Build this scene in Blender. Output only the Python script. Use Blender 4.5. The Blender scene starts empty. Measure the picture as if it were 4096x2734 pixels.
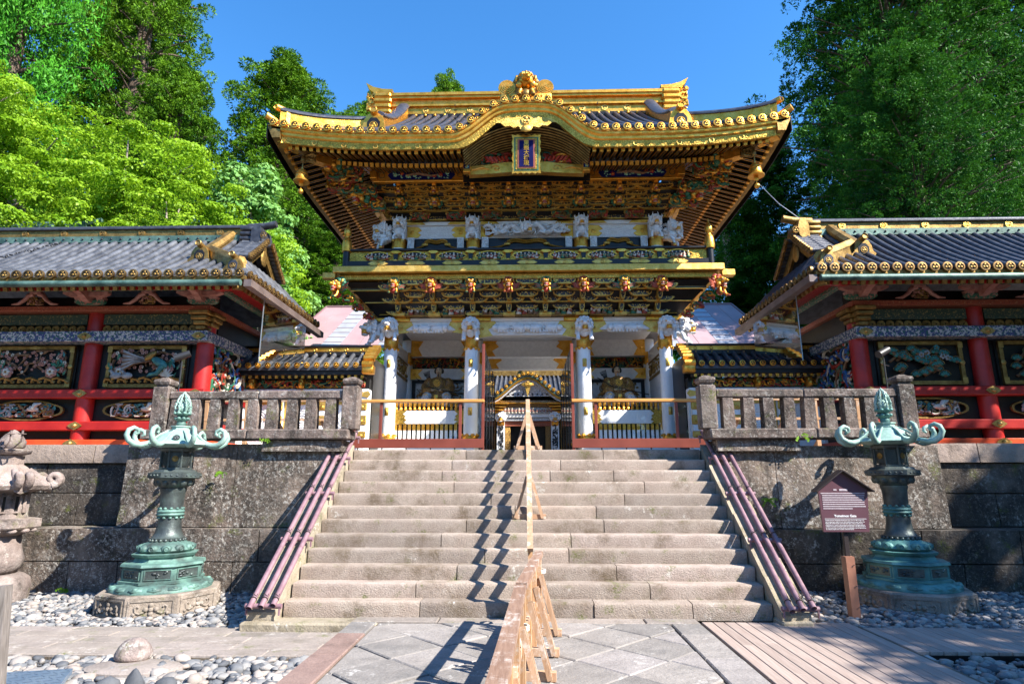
import bpy, math, random
import numpy as np
from mathutils import Vector, Matrix, noise

# ------------------------------------------------------------------ camera, sky, sun, exposure
scene = bpy.context.scene
COL = scene.collection
rad = math.radians
cam_data = bpy.data.cameras.new('camera')
cam_data.sensor_width = 36.0
cam_data.lens = 2415.0 / 4096.0 * 36.0
cam_data.clip_start = 0.05
cam_data.clip_end = 2000.0
cam = bpy.data.objects.new('camera', cam_data)
COL.objects.link(cam)
cam.location = (0.0, 0.0, 1.673)
cam.rotation_euler = (rad(90 + 12.70), 0.0, rad(1.5))
scene.camera = cam

SUN_EL, SUN_AZ = 41.0, 29.0            # height of the sun; degrees it stands behind the picture plane, on the right
to_sun = Vector((math.cos(rad(SUN_AZ)) * math.cos(rad(SUN_EL)), -math.sin(rad(SUN_AZ)) * math.cos(rad(SUN_EL)), math.sin(rad(SUN_EL))))
world = bpy.data.worlds.new('World')
scene.world = world
world.use_nodes = True
wn, wl = world.node_tree.nodes, world.node_tree.links
sky_tex = wn.new('ShaderNodeTexSky')
sky_tex.sky_type = 'NISHITA'
sky_tex.sun_disc = False
sky_tex.sun_elevation = rad(SUN_EL)
sky_tex.sun_rotation = math.atan2(to_sun.x, to_sun.y)
sky_tex.altitude = 600.0
sky_tex.air_density = 1.0
sky_tex.dust_density = 0.2
sky_tex.ozone_density = 3.0
hs = wn.new('ShaderNodeHueSaturation')
hs.inputs['Saturation'].default_value = 1.27
hs.inputs['Value'].default_value = 1.62
wl.new(sky_tex.outputs[0], hs.inputs['Color'])
wl.new(hs.outputs[0], wn['Background'].inputs['Color'])
wn['Background'].inputs['Strength'].default_value = 0.08

sun_data = bpy.data.lights.new('sun', 'SUN')
sun_data.energy = 5.0
sun_data.angle = rad(0.53)
sun_data.color = (1.0, 0.945, 0.86)
sun = bpy.data.objects.new('sun', sun_data)
COL.objects.link(sun)
sun.location = (30, -10, 40)
sun.rotation_euler = to_sun.to_track_quat('Z', 'Y').to_euler()

vs = scene.view_settings
vs.view_transform = 'Standard'
vs.look = 'None'
vs.exposure = 1.5
vs.gamma = 1.0
vs.use_curve_mapping = False
scene.cycles.max_bounces = 6
scene.cycles.transparent_max_bounces = 12
scene.cycles.diffuse_bounces = 3
scene.cycles.glossy_bounces = 3

rnd = random.Random(11)
PI = math.pi

# ------------------------------------------------------------------ helpers: meshes and objects
WM = {}


class MB:
    """collects faces, then links them as one mesh object"""

    def __init__(self):
        self.v, self.f, self.mi, self.cur, self.T = [], [], [], 0, Matrix.Identity(4)

    def mat(self, i):
        self.cur = i
        return self

    def at(self, M=None):
        self.T = M if M is not None else Matrix.Identity(4)
        return self

    def add(self, vs_, fs_):
        b = len(self.v)
        T = self.T
        self.v += [tuple(T @ Vector(p)) for p in vs_]
        self.f += [tuple(i + b for i in q) for q in fs_]
        self.mi += [self.cur] * len(fs_)
        return self

    def box(self, x0, x1, y0, y1, z0, z1):
        return self.add([(x0, y0, z0), (x1, y0, z0), (x1, y1, z0), (x0, y1, z0), (x0, y0, z1), (x1, y0, z1), (x1, y1, z1), (x0, y1, z1)],
                        [(0, 3, 2, 1), (4, 5, 6, 7), (0, 1, 5, 4), (1, 2, 6, 5), (2, 3, 7, 6), (3, 0, 4, 7)])

    def cbox(self, x0, x1, y0, y1, z0, z1, c=0.01, jit=0.0):
        """box with chamfered edges; jit makes the corners uneven"""
        P, idx = [], {}
        for i, (sx, X) in enumerate(((1, x0), (-1, x1))):
            for j, (sy, Y) in enumerate(((1, y0), (-1, y1))):
                for k, (sz, Z) in enumerate(((1, z0), (-1, z1))):
                    d = [rnd.uniform(-jit, jit) for _ in range(3)] if jit else (0, 0, 0)
                    X2, Y2, Z2 = X + d[0], Y + d[1], Z + d[2]
                    for a, q in enumerate(((X2, Y2 + sy * c, Z2 + sz * c), (X2 + sx * c, Y2, Z2 + sz * c), (X2 + sx * c, Y2 + sy * c, Z2))):
                        idx[i, j, k, a] = len(P)
                        P.append(q)
        g = lambda i, j, k, a: idx[i, j, k, a]
        F = []
        for s in (0, 1):
            q = [g(s, 0, 0, 0), g(s, 0, 1, 0), g(s, 1, 1, 0), g(s, 1, 0, 0)]
            F.append(tuple(q if s == 0 else q[::-1]))
            q = [g(0, s, 0, 1), g(1, s, 0, 1), g(1, s, 1, 1), g(0, s, 1, 1)]
            F.append(tuple(q if s == 0 else q[::-1]))
            q = [g(0, 0, s, 2), g(0, 1, s, 2), g(1, 1, s, 2), g(1, 0, s, 2)]
            F.append(tuple(q if s == 0 else q[::-1]))
        for a in (0, 1):
            for b in (0, 1):
                q = [g(a, b, 0, 0), g(a, b, 1, 0), g(a, b, 1, 1), g(a, b, 0, 1)]
                F.append(tuple(q if (a + b) % 2 else q[::-1]))
                q = [g(a, 0, b, 0), g(a, 1, b, 0), g(a, 1, b, 2), g(a, 0, b, 2)]
                F.append(tuple(q[::-1] if (a + b) % 2 else q))
                q = [g(0, a, b, 1), g(1, a, b, 1), g(1, a, b, 2), g(0, a, b, 2)]
                F.append(tuple(q if (a + b) % 2 else q[::-1]))
        for i in (0, 1):
            for j in (0, 1):
                for k in (0, 1):
                    q = (g(i, j, k, 0), g(i, j, k, 1), g(i, j, k, 2))
                    F.append(q if (i + j + k) % 2 == 0 else q[::-1])
        return self.add(P, F)

    def hexa(self, p):
        """eight corners: bottom loop then top loop"""
        return self.add(p, [(3, 2, 1, 0), (4, 5, 6, 7), (0, 1, 5, 4), (1, 2, 6, 5), (2, 3, 7, 6), (3, 0, 4, 7)])

    def beam(self, a, b, w, h, up=(0, 0, 1)):
        """square bar from a to b"""
        a, b = Vector(a), Vector(b)
        d = (b - a).normalized()
        s = d.cross(Vector(up))
        if s.length < 1e-4:
            s = d.cross(Vector((1, 0, 0)))
        s = s.normalized() * w / 2
        u = s.cross(d).normalized() * h / 2
        return self.add([a - s - u, a + s - u, a + s + u, a - s + u, b - s - u, b + s - u, b + s + u, b - s + u],
                        [(0, 1, 2, 3), (7, 6, 5, 4), (0, 4, 5, 1), (1, 5, 6, 2), (2, 6, 7, 3), (3, 7, 4, 0)])

    def prism(self, poly, y0, y1, plane='xz'):
        """polygon extruded along the third axis"""
        n = len(poly)
        if plane == 'xz':
            A = [(p[0], y0, p[1]) for p in poly]
            B = [(p[0], y1, p[1]) for p in poly]
        elif plane == 'xy':
            A = [(p[0], p[1], y0) for p in poly]
            B = [(p[0], p[1], y1) for p in poly]
        else:
            A = [(y0, p[0], p[1]) for p in poly]
            B = [(y1, p[0], p[1]) for p in poly]
        area = sum(poly[i][0] * poly[(i + 1) % n][1] - poly[(i + 1) % n][0] * poly[i][1] for i in range(n))
        flip = (area > 0) == (plane == 'xz')
        F = [tuple(range(n)), tuple(range(2 * n - 1, n - 1, -1))] + [(i, i + n, (i + 1) % n + n, (i + 1) % n) for i in range(n)]
        if not flip:
            F = [q[::-1] for q in F]
        if y1 < y0:
            F = [q[::-1] for q in F]
        return self.add(A + B, F)

    def tube(self, pts, r, n=8, cap=True, flat=1.0):
        """round bar along a path; r may change along it"""
        pts = [Vector(p) for p in pts]
        m = len(pts)
        rs = r if isinstance(r, (list, tuple)) else [r] * m
        V, prev = [], None
        for i in range(m):
            d = (pts[min(i + 1, m - 1)] - pts[max(i - 1, 0)])
            d = d.normalized() if d.length > 1e-9 else Vector((0, 0, 1))
            if prev is None:
                s = d.cross(Vector((0, 0, 1)))
                if s.length < 1e-3:
                    s = d.cross(Vector((0, 1, 0)))
            else:
                s = prev - d * prev.dot(d)
            s = s.normalized()
            prev = s
            u = s.cross(d)
            for k in range(n):
                a = 2 * PI * k / n
                V.append(pts[i] + s * (math.cos(a) * rs[i]) + u * (math.sin(a) * rs[i] * flat))
        F = []
        for i in range(m - 1):
            for k in range(n):
                F.append((i * n + k, i * n + (k + 1) % n, (i + 1) * n + (k + 1) % n, (i + 1) * n + k))
        if cap:
            F.append(tuple(range(n))[::-1])
            F.append(tuple((m - 1) * n + k for k in range(n)))
        return self.add(V, F)

    def lathe(self, prof, n=16, c=(0, 0, 0), ph=0.0, cap=True):
        """(radius, height) profile from bottom to top turned round the vertical"""
        V = []
        for r, z in prof:
            for k in range(n):
                a = 2 * PI * k / n + ph
                V.append((c[0] + r * math.cos(a), c[1] + r * math.sin(a), c[2] + z))
        F = []
        for i in range(len(prof) - 1):
            for k in range(n):
                F.append((i * n + k, i * n + (k + 1) % n, (i + 1) * n + (k + 1) % n, (i + 1) * n + k))
        if cap:
            F.append(tuple(range(n))[::-1])
            F.append(tuple((len(prof) - 1) * n + k for k in range(n)))
        return self.add(V, F)

    def ell(self, c, r, n=8, m=5, rot=None):
        """ellipsoid"""
        r = r if isinstance(r, (tuple, list)) else (r, r, r)
        c = Vector(c)
        V = [(0, 0, -1)]
        for i in range(1, m):
            t = -PI / 2 + PI * i / m
            for k in range(n):
                a = 2 * PI * k / n
                V.append((math.cos(t) * math.cos(a), math.cos(t) * math.sin(a), math.sin(t)))
        V.append((0, 0, 1))
        V = [Vector((p[0] * r[0], p[1] * r[1], p[2] * r[2])) for p in V]
        if rot is not None:
            V = [rot @ p for p in V]
        V = [p + c for p in V]
        F = [(0, 1 + (k + 1) % n, 1 + k) for k in range(n)]
        for i in range(m - 2):
            for k in range(n):
                a = 1 + i * n
                F.append((a + k, a + (k + 1) % n, a + n + (k + 1) % n, a + n + k))
        a = 1 + (m - 2) * n
        F += [(a + k, a + (k + 1) % n, len(V) - 1) for k in range(n)]
        return self.add(V, F)

    def ring(self, c, R0, r, n=16, k=6, axis='y', a0=0, a1=2 * PI):
        pts = []
        for i in range(n + 1):
            a = a0 + (a1 - a0) * i / n
            if axis == 'y':
                pts.append((c[0] + R0 * math.cos(a), c[1], c[2] + R0 * math.sin(a)))
            elif axis == 'z':
                pts.append((c[0] + R0 * math.cos(a), c[1] + R0 * math.sin(a), c[2]))
            else:
                pts.append((c[0], c[1] + R0 * math.cos(a), c[2] + R0 * math.sin(a)))
        return self.tube(pts, r, k, cap=abs(a1 - a0) < 6.28)

    def loft(self, rows, closed=False, thick=None):
        """sheet through rows of points of equal count; closed joins the ends of each row"""
        n, V, F = len(rows[0]), [p for r_ in rows for p in r_], []
        for i in range(len(rows) - 1):
            for k in range(n if closed else n - 1):
                F.append((i * n + k, i * n + (k + 1) % n, (i + 1) * n + (k + 1) % n, (i + 1) * n + k))
        if closed:
            F.append(tuple(range(n))[::-1])
            F.append(tuple((len(rows) - 1) * n + k for k in range(n)))
        return self.add(V, F)

    def mesh(self, name, mats, smooth=None):
        me = bpy.data.meshes.new(name)
        me.from_pydata(self.v, [], self.f)
        for m in mats if isinstance(mats, (list, tuple)) else [mats]:
            me.materials.append(m)
        if any(self.mi):
            me.polygons.foreach_set('material_index', self.mi)
        if smooth is not None:
            me.polygons.foreach_set('use_smooth', [True] * len(me.polygons))
            if smooth < 180:
                me.set_sharp_from_angle(angle=rad(smooth))
        me.update()
        return me

    def part(self, name, mats, parent=None, smooth=None, label=None, stuff=False):
        o = link(name, self.mesh(name, mats, smooth), parent)
        if label:
            o['label'] = label
        if stuff:
            o['kind'] = 'stuff'
        return o


def link(name, mesh, parent=None, M=None):
    """one object; M is its place in the world, whatever its parent"""
    o = bpy.data.objects.new(name, mesh)
    COL.objects.link(o)
    M = M if M is not None else Matrix.Identity(4)
    o.matrix_basis = M
    WM[o.name] = M
    if parent is not None:
        o.parent = parent
        o.matrix_parent_inverse = WM[parent.name].inverted()
    return o


def text_mesh(cu):
    o = bpy.data.objects.new('lettering', cu)
    me = bpy.data.meshes.new_from_object(o)
    bpy.data.objects.remove(o)
    me.materials.clear()
    for m in cu.materials:
        me.materials.append(m)
    return me


def tag(o, label, cat, group=None, kind=None):
    o['label'] = label
    o['category'] = cat
    if group:
        o['group'] = group
    if kind:
        o['kind'] = kind
    return o


def thing(name, label, cat, loc=(0, 0, 0), group=None, rz=0.0):
    o = link(name, None, None, Matrix.Translation(loc) @ Matrix.Rotation(rz, 4, 'Z'))
    o.empty_display_size = 0.2
    return tag(o, label, cat, group)


def structure(o):
    o['kind'] = 'structure'
    return o


def copy_tree(o, parent=None, M=None):
    """a thing, its parts and their sub-parts; M moves the copied thing"""
    c = o.copy()
    COL.objects.link(c)
    if parent is None:
        if M is not None:
            c.matrix_basis = M
        WM[c.name] = c.matrix_basis.copy()
    else:
        c.parent = parent
    for ch in [x for x in ALLCH.get(o.name, [])]:
        copy_tree(ch, c)
    return c


ALLCH = {}


def index_children(root):
    ALLCH.clear()
    for o in bpy.data.objects:
        if o.parent is not None:
            ALLCH.setdefault(o.parent.name, []).append(o)


def Tm(x, y, z):
    return Matrix.Translation((x, y, z))


def Rz(a):
    return Matrix.Rotation(a, 4, 'Z')


def Rx(a):
    return Matrix.Rotation(a, 4, 'X')


def Ry(a):
    return Matrix.Rotation(a, 4, 'Y')


def Sc(x, y, z):
    return Matrix.Diagonal((x, y, z, 1))


# ------------------------------------------------------------------ materials
class NT:
    def __init__(self, name):
        self.m = bpy.data.materials.new(name)
        self.m.use_nodes = True
        self.n, self.l = self.m.node_tree.nodes, self.m.node_tree.links
        self.bsdf = self.n['Principled BSDF']
        self.geo = None
        self.pos = None

    def node(self, t, **kw):
        o = self.n.new('ShaderNode' + t)
        for k, v in kw.items():
            setattr(o, k, v)
        return o

    def put(self, node, key, val):
        s = node.inputs[key]
        if hasattr(val, 'is_output') or isinstance(val, bpy.types.NodeSocket):
            self.l.new(val, s)
        else:
            s.default_value = val

    def position(self):
        if self.pos is None:
            self.geo = self.node('NewGeometry')
            self.pos = self.geo.outputs['Position']
        return self.pos

    def scaled(self, sx, sy, sz):
        mp = self.node('Mapping')
        self.l.new(self.position(), mp.inputs['Vector'])
        mp.inputs['Scale'].default_value = (sx, sy, sz)
        return mp.outputs[0]

    def noise(self, scale, detail=4, rough=0.55, vec=None):
        t = self.node('TexNoise')
        self.l.new(vec or self.position(), t.inputs['Vector'])
        self.put(t, 'Scale', scale)
        self.put(t, 'Detail', detail)
        self.put(t, 'Roughness', rough)
        return t.outputs['Fac']

    def voronoi(self, scale, feature='F1', vec=None, out='Distance'):
        t = self.node('TexVoronoi', feature=feature)
        self.l.new(vec or self.position(), t.inputs['Vector'])
        self.put(t, 'Scale', scale)
        return t.outputs[out]

    def ramp(self, fac, stops):
        r_ = self.node('ValToRGB')
        self.l.new(fac, r_.inputs[0])
        e = r_.color_ramp.elements
        while len(e) < len(stops):
            e.new(0.5)
        for i, (p, c) in enumerate(stops):
            e[i].position = p
            e[i].color = (*c, 1) if len(c) == 3 else c
        return r_.outputs[0]

    def grade(self, fac, a, b):
        """0..1 step between a and b"""
        r_ = self.node('MapRange')
        self.l.new(fac, r_.inputs[0])
        r_.inputs[1].default_value = a
        r_.inputs[2].default_value = b
        return r_.outputs[0]

    def mix(self, fac, a, b, mode='MIX'):
        x = self.node('MixRGB', blend_type=mode)
        for k, v in ((0, fac), (1, a), (2, b)):
            if isinstance(v, bpy.types.NodeSocket):
                self.l.new(v, x.inputs[k])
            elif k == 0:
                x.inputs[0].default_value = v
            else:
                x.inputs[k].default_value = (*v, 1)
        return x.outputs[0]

    def math(self, op, a, b=0.0):
        x = self.node('Math', operation=op)
        for k, v in ((0, a), (1, b)):
            if isinstance(v, bpy.types.NodeSocket):
                self.l.new(v, x.inputs[k])
            else:
                x.inputs[k].default_value = v
        return x.outputs[0]

    def object_random(self):
        return self.node('ObjectInfo').outputs['Random']

    def bump(self, h, strength=0.4, dist=0.02, prev=None):
        b = self.node('Bump')
        self.l.new(h, b.inputs['Height'])
        b.inputs['Strength'].default_value = strength
        b.inputs['Distance'].default_value = dist
        if prev is not None:
            self.l.new(prev, b.inputs['Normal'])
        return b.outputs[0]

    def done(self, col, rough=0.6, metal=0.0, normal=None, spec=None):
        b = self.bsdf
        if isinstance(col, bpy.types.NodeSocket):
            self.l.new(col, b.inputs['Base Color'])
        else:
            b.inputs['Base Color'].default_value = (*col, 1)
        self.put(b, 'Roughness', rough)
        self.put(b, 'Metallic', metal)
        if spec is not None:
            self.put(b, 'Specular IOR Level', spec)
        if normal is not None:
            self.l.new(normal, b.inputs['Normal'])
        return self.m


def paint(name, a, b=None, scale=6.0, rough=0.5, metal=0.0, bump=0.0, bscale=40.0, bdist=0.01, spec=None, lo=0.35, hi=0.65, per_object=0.0):
    """two tones of one colour mixed by noise, with fine relief"""
    t = NT(name)
    b = b or a
    c = t.ramp(t.noise(scale), [(lo, a), (hi, b)])
    if per_object:
        f = t.grade(t.object_random(), 0, 1)
        c = t.mix(1.0, c, t.ramp(f, [(0, (1 - per_object,) * 3), (1, (1 + 0 * per_object,) * 3)]), 'MULTIPLY')
    nrm = t.bump(t.noise(bscale, 3), bump, bdist) if bump else None
    return t.done(c, rough, metal, nrm, spec)


def stone(name, a, b, dark=0.5, lichen=0.0, moss=0.0, bump=0.6, grain=60.0, per=0.25, tool=False, lcol=(0.55, 0.52, 0.47), stain=(0.035, 0.03, 0.026), speck=0.0):
    """weathered stone: two tones, per-stone shade, dark staining, pale lichen, moss"""
    t = NT(name)
    c = t.ramp(t.noise(3.5, 6, 0.65), [(0.3, a), (0.7, b)])
    c = t.mix(1.0, c, t.ramp(t.object_random(), [(0, (1 - per,) * 3), (0.5, (0.97, 0.95, 0.93)), (1, (1.0, 0.98, 1.0))]), 'MULTIPLY')
    fine = t.noise(grain, 3, 0.7)
    c = t.mix(0.45, c, t.ramp(fine, [(0.25, (0.35,) * 3), (0.75, (1.0,) * 3)]), 'MULTIPLY')
    if dark:
        d = t.grade(t.noise(1.7, 7, 0.68), 0.62 - 0.32 * dark, 0.78 - 0.2 * dark)
        d2 = t.math('MULTIPLY', d, t.grade(t.noise(26, 4, 0.7), 0.25, 0.5))
        c = t.mix(d2, c, stain)
    if lichen:
        l1 = t.grade(t.noise(2.3, 4, 0.6), 0.62 - 0.25 * lichen, 0.72)
        l2 = t.grade(t.noise(17, 5, 0.75), 0.52, 0.60)
        c = t.mix(t.math('MULTIPLY', l1, l2), c, lcol)
    if speck:
        st = t.grade(t.noise(1.0, 5, 0.65, t.scaled(5.5, 5.5, 0.55)), 0.42, 0.62)
        c = t.mix(t.math('MULTIPLY', st, 0.6), c, stain)
        c = t.mix(t.math('MULTIPLY', t.grade(t.noise(0.9, 4, 0.6), 0.55, 0.72), 0.4), c, (0.30, 0.26, 0.22))
        s1 = t.grade(t.noise(21, 5, 0.8), 0.55, 0.62)
        s2 = t.grade(t.noise(1.1, 3, 0.6), 0.3, 0.6)
        c = t.mix(t.math('MULTIPLY', t.math('MULTIPLY', s1, s2), speck), c, lcol)
    if moss:
        m1 = t.math('MULTIPLY', t.grade(t.noise(4, 5), 0.6 - 0.2 * moss, 0.7), t.grade(t.noise(40, 3), 0.4, 0.6))
        c = t.mix(t.math('MULTIPLY', m1, 0.8), c, (0.10, 0.12, 0.02))
    if tool:
        h = t.noise(1.0, 4, 0.65, t.scaled(48, 48, 70))
        n1 = t.bump(h, 0.8, 0.016)
        c = t.mix(0.5, c, t.ramp(h, [(0.3, (0.6,) * 3), (0.6, (1,) * 3)]), 'MULTIPLY')
    else:
        n1 = t.bump(t.noise(11, 6, 0.7), bump, 0.04)
    n2 = t.bump(fine, bump * 0.7, 0.012, n1)
    return t.done(c, 0.92, 0.0, n2, 0.2)


def gold_mat(name, a, b, rough=0.33, bump=0.35, bscale=55, pattern=None):
    """gilding: uneven tone, tarnish in the hollows of its engraving"""
    t = NT(name)
    dk = tuple(x * 0.45 for x in a)
    c = t.ramp(t.noise(6, 6, 0.65), [(0.25, dk), (0.45, a), (0.7, b)])
    eng = t.voronoi(bscale * 0.5, 'DISTANCE_TO_EDGE')
    h = t.noise(bscale, 4, 0.65)
    c = t.mix(0.75, c, t.ramp(h, [(0.28, (0.55, 0.48, 0.4)), (0.52, (1, 1, 1))]), 'MULTIPLY')
    nrm = t.bump(h, bump, 0.014)
    nrm = t.bump(eng, bump * 0.5, 0.01, nrm)
    if pattern:
        v = t.voronoi(pattern, 'DISTANCE_TO_EDGE')
        nrm = t.bump(v, 0.6, 0.02, nrm)
        c = t.mix(t.grade(v, 0.09, 0.03), c, tuple(x * 0.5 for x in a))
    r_ = t.math('ADD', t.math('MULTIPLY', t.noise(23, 3), 0.25), rough - 0.1)
    return t.done(c, r_, 0.85, nrm)


def painted_ornament(name, base, spots, scale=30, thr=0.42, rough=0.5, metal_spots=False, bump=0.5):
    """flat painted ornament: small irregular patches of several colours on a ground"""
    t = NT(name)
    c = t.mix(0.0, base, base)
    sp = None
    for i, s in enumerate(spots):
        f = t.grade(t.noise(scale * (1 + 0.23 * i), 2, 0.5, t.scaled(1, 1 + 0.07 * i, 1.0 + 0.11 * i)), 1 - thr - 0.0, 1 - thr + 0.03)
        c = t.mix(f, c, s)
        sp = f if sp is None else t.math('MAXIMUM', sp, f)
    nrm = t.bump(sp, bump, 0.015)
    return t.done(c, rough, (t.math('MULTIPLY', sp, 0.8) if metal_spots else 0.0), nrm)


def leaf_mat(name, dark, light, trans=0.35, scale=0.6, back=None):
    t = NT(name)
    big = t.noise(scale, 3, 0.6)
    small = t.node('TexWhiteNoise', noise_dimensions='3D')
    vq = t.node('VectorMath', operation='SNAP')
    t.l.new(t.position(), vq.inputs[0])
    vq.inputs[1].default_value = (0.35, 0.35, 0.35)
    t.l.new(vq.outputs[0], small.inputs['Vector'])
    c = t.ramp(t.math('ADD', t.math('MULTIPLY', big, 0.7), t.math('MULTIPLY', small.outputs['Value'], 0.3)), [(0.3, dark), (0.72, light)])
    d = t.node('BsdfDiffuse')
    t.l.new(c, d.inputs['Color'])
    tr = t.node('BsdfTranslucent')
    t.l.new(t.mix(1.0, c, (1.0, 1.0, 0.55), 'MULTIPLY'), tr.inputs['Color'])
    g = t.node('BsdfGlossy')
    g.inputs['Roughness'].default_value = 0.45
    g.inputs['Color'].default_value = (0.5, 0.55, 0.5, 1)
    m1 = t.node('MixShader')
    m1.inputs[0].default_value = trans
    t.l.new(d.outputs[0], m1.inputs[1])
    t.l.new(tr.outputs[0], m1.inputs[2])
    m2 = t.node('MixShader')
    m2.inputs[0].default_value = 0.015
    t.l.new(m1.outputs[0], m2.inputs[1])
    t.l.new(g.outputs[0], m2.inputs[2])
    t.l.new(m2.outputs[0], t.n['Material Output'].inputs['Surface'])
    return t.m


gold = gold_mat('gold_leaf', (0.82, 0.38, 0.045), (0.92, 0.52, 0.11))
gold_pale = gold_mat('gold_engraved', (0.70, 0.42, 0.085), (0.84, 0.57, 0.17), 0.38, 0.7, 70)
gold_net = gold_mat('gold_netted', (0.62, 0.36, 0.055), (0.74, 0.48, 0.10), 0.4, 0.3, 60, 16)
gold_old = gold_mat('gold_weathered', (0.27, 0.165, 0.05), (0.46, 0.30, 0.10), 0.5, 0.4, 30)
brass = gold_mat('brass_fitting', (0.45, 0.29, 0.09), (0.64, 0.44, 0.16), 0.42, 0.4, 45)
lacquer = paint('black_lacquer', (0.007, 0.006, 0.006), (0.014, 0.012, 0.011), 6, 0.38, spec=0.35)
lacquer_gold = painted_ornament('black_lacquer_with_gold_flowers', (0.008, 0.007, 0.006), [(0.7, 0.42, 0.09)], 26, 0.45, 0.4, True)
white = paint('white_shell_paint', (0.80, 0.79, 0.775), (0.87, 0.86, 0.845), 5, 0.6, 0, 0.5, 26, 0.02)
white_relief = paint('white_carved_paint', (0.76, 0.75, 0.745), (0.86, 0.85, 0.84), 9, 0.6, 0, 0.6, 34, 0.03)
red = paint('red_lacquer', (0.30, 0.010, 0.010), (0.42, 0.02, 0.015), 3, 0.42, 0, 0.15, 30)
red_sunlit = paint('sunlit_red_lacquer', (0.58, 0.055, 0.015), (0.68, 0.085, 0.02), 3, 0.4, 0, 0.15, 30)  # red lacquer with the sunlight on the sill beams put into its colour
red_paint = paint('carved_red', (0.28, 0.02, 0.012), (0.44, 0.05, 0.02), 12, 0.5)
green_paint = paint('carved_green', (0.015, 0.09, 0.05), (0.04, 0.18, 0.09), 12, 0.5)
blue_paint = paint('carved_blue', (0.02, 0.07, 0.22), (0.05, 0.14, 0.34), 12, 0.5)
teal_paint = paint('carved_teal', (0.02, 0.11, 0.11), (0.05, 0.22, 0.2), 12, 0.5)
pink_paint = paint('carved_pink', (0.30, 0.12, 0.09), (0.44, 0.22, 0.17), 12, 0.55)
brown_paint = paint('carved_brown', (0.12, 0.055, 0.025), (0.24, 0.12, 0.05), 14, 0.6)
grey_paint = paint('carved_grey', (0.22, 0.21, 0.2), (0.36, 0.34, 0.32), 14, 0.6)
cream_paint = paint('carved_cream', (0.46, 0.40, 0.30), (0.62, 0.56, 0.47), 12, 0.55)
skin_paint = paint('figure_skin', (0.6, 0.4, 0.22), (0.66, 0.46, 0.27), 8, 0.5)
hair_paint = paint('figure_hair', (0.012, 0.01, 0.009), None, 8, 0.45)
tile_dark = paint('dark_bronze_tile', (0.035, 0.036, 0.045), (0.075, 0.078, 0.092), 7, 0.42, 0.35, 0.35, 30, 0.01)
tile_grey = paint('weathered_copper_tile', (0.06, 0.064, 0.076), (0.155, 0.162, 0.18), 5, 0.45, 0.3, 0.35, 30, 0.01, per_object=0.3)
copper_green = paint('green_copper', (0.03, 0.07, 0.06), (0.12, 0.21, 0.17), 4, 0.55, 0.3, 0.4, 20)
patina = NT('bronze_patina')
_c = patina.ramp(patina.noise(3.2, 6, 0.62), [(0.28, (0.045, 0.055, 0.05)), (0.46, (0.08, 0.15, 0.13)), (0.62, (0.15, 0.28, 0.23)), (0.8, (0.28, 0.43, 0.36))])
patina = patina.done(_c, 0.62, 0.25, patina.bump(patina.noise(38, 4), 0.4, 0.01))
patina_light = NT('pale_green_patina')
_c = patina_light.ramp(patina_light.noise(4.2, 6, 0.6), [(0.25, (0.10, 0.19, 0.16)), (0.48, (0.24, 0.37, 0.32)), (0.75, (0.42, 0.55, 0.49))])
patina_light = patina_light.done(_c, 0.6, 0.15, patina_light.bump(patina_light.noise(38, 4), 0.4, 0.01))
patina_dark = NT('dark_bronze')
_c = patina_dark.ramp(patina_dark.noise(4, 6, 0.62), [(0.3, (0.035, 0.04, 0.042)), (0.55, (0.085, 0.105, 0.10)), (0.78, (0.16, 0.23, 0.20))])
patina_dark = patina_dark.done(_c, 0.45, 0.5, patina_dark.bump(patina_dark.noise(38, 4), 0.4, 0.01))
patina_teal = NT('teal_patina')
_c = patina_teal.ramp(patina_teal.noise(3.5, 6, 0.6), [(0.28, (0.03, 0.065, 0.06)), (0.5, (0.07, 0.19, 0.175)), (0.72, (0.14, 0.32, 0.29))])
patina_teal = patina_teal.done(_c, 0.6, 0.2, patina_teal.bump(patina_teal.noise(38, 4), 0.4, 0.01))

step_stone = stone('step_stone', (0.37, 0.295, 0.245), (0.48, 0.41, 0.35), 0.35, 0.1, 0.06, 0.5, 50, 0.27, True, stain=(0.13, 0.095, 0.06))
cheek_stone = stone('cheek_stone', (0.34, 0.29, 0.21), (0.46, 0.40, 0.31), 0.3, 0.1, 0.35, 0.6, 55, 0.2, stain=(0.12, 0.1, 0.06))
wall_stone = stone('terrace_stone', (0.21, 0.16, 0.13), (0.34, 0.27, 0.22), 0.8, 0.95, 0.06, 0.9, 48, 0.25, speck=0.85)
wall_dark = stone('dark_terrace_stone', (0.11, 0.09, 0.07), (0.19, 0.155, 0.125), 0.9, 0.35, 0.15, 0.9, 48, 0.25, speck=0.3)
wall_light = stone('pale_terrace_stone', (0.32, 0.25, 0.2), (0.4, 0.32, 0.27), 0.2, 0.1, 0.0, 0.6, 55, 0.2)
rail_stone = stone('balustrade_stone', (0.22, 0.165, 0.14), (0.34, 0.265, 0.23), 0.7, 0.7, 0.05, 0.8, 52, 0.2, speck=0.4)
carved_stone = stone('carved_base_stone', (0.28, 0.235, 0.19), (0.38, 0.32, 0.27), 0.45, 0.25, 0.05, 0.6, 60, 0.1)
lantern_stone = stone('lantern_stone', (0.27, 0.205, 0.18), (0.40, 0.335, 0.305), 0.45, 0.5, 0.12, 0.7, 40, 0.15)
paver_stone = stone('paving_stone', (0.26, 0.24, 0.225), (0.36, 0.335, 0.315), 0.3, 0.25, 0.0, 0.45, 42, 0.34, lcol=(0.55, 0.53, 0.5), stain=(0.13, 0.125, 0.12))
path_stone = stone('path_stone', (0.26, 0.225, 0.2), (0.36, 0.315, 0.28), 0.25, 0.15, 0.05, 0.4, 42, 0.2, stain=(0.15, 0.13, 0.1))
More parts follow.
